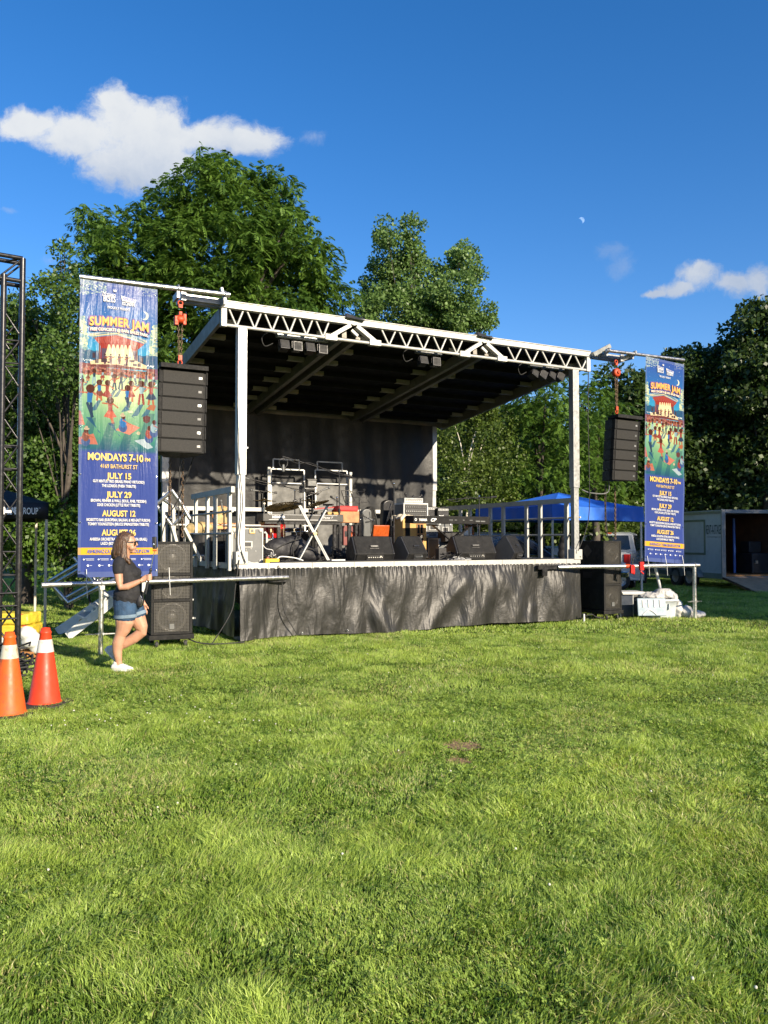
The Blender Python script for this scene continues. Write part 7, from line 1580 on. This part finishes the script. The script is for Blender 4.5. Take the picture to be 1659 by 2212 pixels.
for x, z in ((-.9, 1.0), (.25, 1.0)): m = MB(); m.box((x, -.935, z), (.16, .02, .03)); m.build('door_handle', M['alu'], cw, bevel=.004)
m = MB(); m.box((2.36, -.7, .82), (.16, .3, .14)); m.box((2.36, .7, .82), (.16, .3, .14)); m.build('headlight', M['chrome'], cw, bevel=.02); m = MB(); m.box((.85, -1.0, 1.2), (.12, .16, .13)); m.build('wing_mirror', dark_paint, cw, bevel=.02)
# silver car nose right of it
sc_ = thing('parked_car', 'silver blue car, only its low bonnet showing behind the right railing', 'car', (gx(1240, 27), 27, 0), 0); silver = mat('silver_blue_paint', (.20, .26, .33), .3, .4, .05, 2, coat=.4)
car_body([(-2.1, .3), (-2.1, .9), (-1.6, 1.05), (-1.1, 1.42), (.3, 1.42), (.9, 1.0), (1.9, .85), (2.1, .6), (2.1, .3)], 1.75, 'body', silver, sc_, .95)
m = MB(); k = .80
m.add([(-1.3, -k, 1.02), (.75, -k, 1.02), (.25, -k + .03, 1.36), (-1.05, -k + .03, 1.36)], [(0, 1, 2, 3)]); m.v = [(v[0], v[1] - .07, v[2]) for v in m.v]; m.build('side_window', M['glass'], sc_)
for x in (-1.35, 1.3):
    for y in (-.8, .8): wheel(sc_, (x, y, .31), .31, .19, 'Y', 'alu')
# white pickup facing away to the left
white_paint = mat('white_car_paint', (.40, .42, .44), .25, .0, .03, 2, coat=.5)
pk = thing('pickup_truck', 'white pickup truck seen from behind its tailgate, right of the right subwoofers', 'pickup', (gx(1294, 26.5), 26.5, 0), R(66)); # local +x is forward
car_body([(0, .55), (0, 1.22), (1.75, 1.22), (1.75, .5)], 1.95, 'bed', white_paint, pk); car_body([(1.78, .45), (1.78, 1.25), (1.9, 1.84), (2.2, 1.90), (3.3, 1.88), (3.95, 1.3), (5.2, 1.2), (5.4, .9), (5.4, .45)], 1.95, 'cab', white_paint, pk, 1.2)
m = MB(); m.bx(-.035, -.003, -.72, .72, .62, 1.19); tg = m.build('tailgate', white_paint, pk, bevel=.015); m = MB(); m.box((-.045, 0, 1.08), (.02, .22, .06)); m.build('handle', M['black'], tg)
for sy in (-1, 1):
    m = MB(); m.bx(-.03, .12, sy * .88 - .1, sy * .88 + .1, .78, 1.16); m.build('taillight', M['red'], pk, bevel=.02)
    m = MB(); m.add([(2.0, sy * .935, 1.28), (3.75, sy * .935, 1.28), (3.2, sy * .845, 1.78), (2.1, sy * .845, 1.78)], [(0, 1, 2, 3)]); m.v = [(v[0], v[1] * 1.03, v[2]) for v in m.v]; m.build('side_window', M['glass'], pk)
    for x in (1.0, 4.4): wheel(pk, (x, sy * .88, .38), .38, .24, 'Y', 'alu')
m = MB(); m.add([(1.79, -.78, 1.30), (1.79, .78, 1.30), (1.90, .70, 1.78), (1.90, -.70, 1.78)], [(0, 1, 2, 3)]); m.v = [(v[0] - .035, v[1], v[2]) for v in m.v]; m.build('rear_window', M['glass'], pk); m = MB(); m.box((1.93, 0, 1.86), (.04, .25, .03)); m.build('brake_light', M['red'], pk)
m = MB(); m.bx(-.18, -.04, -.95, .95, .42, .60); m.build('rear_bumper', M['chrome'], pk, bevel=.02); m = MB(); m.box((-.06, 1.02, 1.1), (.05, .05, .55)); m.build('ladder_post', M['chrome'], pk)
# enclosed white trailer with its rear ramp down
aT = R(77.5); tr_ = thing('cargo_trailer', 'enclosed white cargo trailer with an open rear and its wooden ramp lowered', 'trailer', (11.09, 26.5, 0), R(90) - aT)
# local: +x to the right across the rear, +y towards the front of the trailer
tw, tl, th0, th1 = 2.35, 5.2, .42, 2.62; tp = mat('white_trailer_skin', (.56, .58, .58), .4, .1, .05, 2, dirt=(.3, .28, .25), dirt_amt=.25)
Ml = Matrix.Rotation(R(90) - 0, 4, 'Z')
m = MB(); m.bx(0, .04, .04, tl, th0, th1 - .06); m.build('side_wall', tp, tr_); m = MB(); m.bx(tw - .04, tw, .04, tl, th0, th1 - .06); m.build('side_wall', tp, tr_); m = MB(); m.bx(.042, tw - .042, tl - .04, tl - .002, th0, th1 - .06); m.build('front_wall', tp, tr_)
m = MB(); m.bx(-.02, tw + .02, .02, tl + .02, th1 - .058, th1 - .01); m.build('roof', tp, tr_); m = MB(); m.bx(.042, tw - .042, .05, tl - .05, th0, th0 + .05); m.build('floor', M['wood'], tr_)
m = MB(); m.bx(-.035, .10, -.03, .035, th0 - .1, th1 + .0); m.bx(tw - .10, tw + .035, -.03, .035, th0 - .1, th1); m.bx(.102, tw - .102, -.03, .035, th1 - .12, th1 - .002); m.bx(.102, tw - .102, -.03, .035, th0 - .1, th0 - .01); m.bx(-.032, -.003, .04, tl, th1 - .12, th1 - .03); m.build('rear_frame', M['alu'], tr_, bevel=.006)
m = MB(); m.bx(.045, .06, .08, tl - .08, th0 + .05, th1 - .08); m.bx(tw - .06, tw - .045, .08, tl - .08, th0 + .05, th1 - .08); m.bx(.062, tw - .062, tl - .07, tl - .05, th0 + .05, th1 - .08); m.build('plywood_lining', mat('dark_plywood', (.12, .055, .03), .7, 0, .3, 2), tr_)
# side: local x=0 plane, seen from -x
m = MB(); y0_, y1_, z0_, z1_ = .95, 2.75, 1.15, 2.28
for a, b in (((-.012, y0_, z0_), (-.012, y1_, z0_)), ((-.012, y0_, z1_), (-.012, y1_, z1_)), ((-.013, y0_, z0_ - .03), (-.013, y0_, z1_ + .03)), ((-.013, y1_, z0_ - .03), (-.013, y1_, z1_ + .03))): m.bar(a, b, .02, .07, (0, 0, 1) if a[2] == b[2] else (0, 1, 0))
m.build('hatch_frame', mat('olive_trim', (.20, .22, .14), .5), tr_); m = MB(); m.bx(-.008, -.001, y0_, y1_, z0_, z1_); m.build('hatch', tp, tr_)
lt = MB(); text_mb(lt, 'RENT-A-STAGE', 0, 0, .32, .82, bold=.01); text_mb(lt, 'rentastage.ca', 0, -.25, .05, .75); lt.v = [(-.004, .47 - v[0], 1.98 + v[2]) for v in lt.v]; lt.build('lettering', mat('dark_green_lettering', (.03, .06, .05), .5), tr_)
m = MB(); m.bx(-.03, -.002, .04, tl, th0 - .08, th0 + .10); m.build('lower_trim', mat('grey_green_trim', (.22, .25, .20), .5), tr_)
m = MB(); n = 16; poly = [(1.15 + 1.02 * math.cos(math.pi * k / n) + .85, .36 + .42 * math.sin(math.pi * k / n)) for k in range(n + 1)]
m.prism(poly, -.24, -.035, axis='X'); m.build('mudguard', M['alu'], tr_, bevel=.01)
for y in (1.55, 2.38):
    wheel(tr_, (-.14, y, .34), .36, .2, 'X', 'alu'); wheel(tr_, (tw + .14, y, .34), .36, .2, 'X', 'alu')
m = MB(); m.M = Matrix.Translation((0, -.04, th0 - .02)) @ Matrix.Rotation(R(13.5), 4, 'X'); m.bx(.0, tw, -1.85, 0, -.05, .0); m.build('ramp', mat('ramp_plywood', (.42, .24, .13), .6, 0, .2, 3), tr_); m = MB(); m.M = Matrix.Translation((0, -.04, th0 - .02)) @ Matrix.Rotation(R(13.5), 4, 'X'); m.bx(-.05, -.002, -1.88, 0, -.06, .01); m.build('ramp_edge', M['black_metal'], tr_)
r = thing('load_bar', 'blue upright inside the open trailer', 'bar', tr_.matrix_basis @ Vector((1.3, 1.2, th0 + .052)), R(90) - aT); m = MB(); m.tube((0, 0, 0), (0, 0, 1.9), .05); m.build('pole', mat('blue_metal', (.03, .10, .35), .4), r); m = MB(); m.box((0, 0, .01), (.2, .2, .02)); m.build('foot', M['black_metal'], r)
r = thing('equipment_heap', 'dark bulky load inside the open trailer', 'load', tr_.matrix_basis @ Vector((1.9, .7, th0 + .052)), R(90) - aT); m = MB(); m.box((0, .3, .35), (.7, .8, .7)); m.box((.05, .5, .9), (.5, .5, .4)); m.build('boxes', M['bag'], r, bevel=.04); m = MB(); m.box((-.2, -.12, .4), (.1, .03, .1)); m.build('latch', M['steel'], r)
# person sitting beyond the stage, back turned
pr = thing('person', 'person with long auburn hair and white top sitting at the back right of the stage', 'person', ST(sp(1009, 1150, DS - .5)[0], DS - .5, ZD), TH + R(180)); b = MB()
b.ball((0, 0, .72), (.08, .085, .11)); b.path([(0, 0, .64), (0, 0, .56)], .05); limb(b, [(0, 0, .55), (0, 0, .4), (0, 0, .2), (0, 0, .1)], [(.14, .08), (.16, .10), (.14, .1), (.17, .13)])
for sy in (-1, 1): limb(b, [(0, sy * .16, .52), (.05, sy * .2, .34), (.2, sy * .13, .24)], [.045, .038, .028]); limb(b, [(0, sy * .09, .09), (.4, sy * .11, .10), (.42, sy * .11, -.02 + .05)], [.075, .055, .04]); b.ball((.22, sy * .12, .24), (.04, .02, .03))
fuse(b, 'body', skin, pr, .012, 2); b = MB(); limb(b, [(0, 0, .56), (0, 0, .4), (0, 0, .2), (0, 0, .12)], [(.15, .09), (.175, .115), (.155, .115), (.18, .14)]); fuse(b, 'white_top', mat('white_cotton', (.75, .74, .72), .8, 0, .05, 6), pr, .012, 2)
b = MB(); b.ball((-.02, 0, .74), (.10, .10, .12)); b.path(curve_pts([(-.06, 0, .72), (-.11, 0, .6), (-.13, 0, .45), (-.12, 0, .34)]), [.10] * 6 + [.09] * 6 + [.08] * 6 + [.05], 14); fuse(b, 'hair', mat('auburn_hair', (.30, .10, .03), .5, 0, .4, 20, .6, 60), pr, .012, 1)
# moon
mo = at(1256, 476, 300); r0 = 1.15; m = MB(); m.ball((0, 0, 0), r0, 32, 20)
mm = bpy.data.materials.new('moon_surface'); mm.use_nodes = True; T = NT(mm.node_tree); T.n.clear(); out = T.node('ShaderNodeOutputMaterial'); em = T.node('ShaderNodeEmission'); tb = T.node('ShaderNodeBsdfTransparent'); mx = T.node('ShaderNodeMixShader')
ge = T.node('ShaderNodeNewGeometry'); dt_ = T.vmath('DOT_PRODUCT', ge.outputs['True Normal'], Vector((.62, .02, .52)).normalized(), out=1); lit = T.ramp(dt_, -.52, -.22); tc = T.node('ShaderNodeTexCoord').outputs['Object']  # lit half of the moon is masked into its glow, not cast by the sun
T.put(em.inputs[0], T.mix(T.ramp(T.noise(1.1, tc, 4), .4, .65), (.21, .33, .55), (.12, .22, .44))); em.inputs[1].default_value = MOON; T.put(mx.inputs[0], T.math('MULTIPLY', T.math('MULTIPLY', lit, T.math('SUBTRACT', 1.0, ge.outputs['Backfacing'])), .85)); T.l.new(tb.outputs[0], mx.inputs[1]); T.l.new(em.outputs[0], mx.inputs[2]); T.l.new(mx.outputs[0], out.inputs[0])
o = m.build('moon', mm); o.location = mo; tag(o, 'pale daytime half moon in the blue sky above the right trees', 'moon')
# trees outside the frame that shade the trailer
t0 = None
for k, (x, y, h) in enumerate(((27, 0, 15.0), (32.5, 3.5, 16), (38, 6, 17), (44, 10, 18), (33, -6, 16), (50, 14, 18))):
    if t0 is None: t0 = shade_tree('tall round tree right of the photographer, outside the picture', x, y, h, 4.6, 71)
    else: shade_tree('tall round tree right of the photographer, outside the picture', x, y, h, 4.6, k * 1.1, t0)
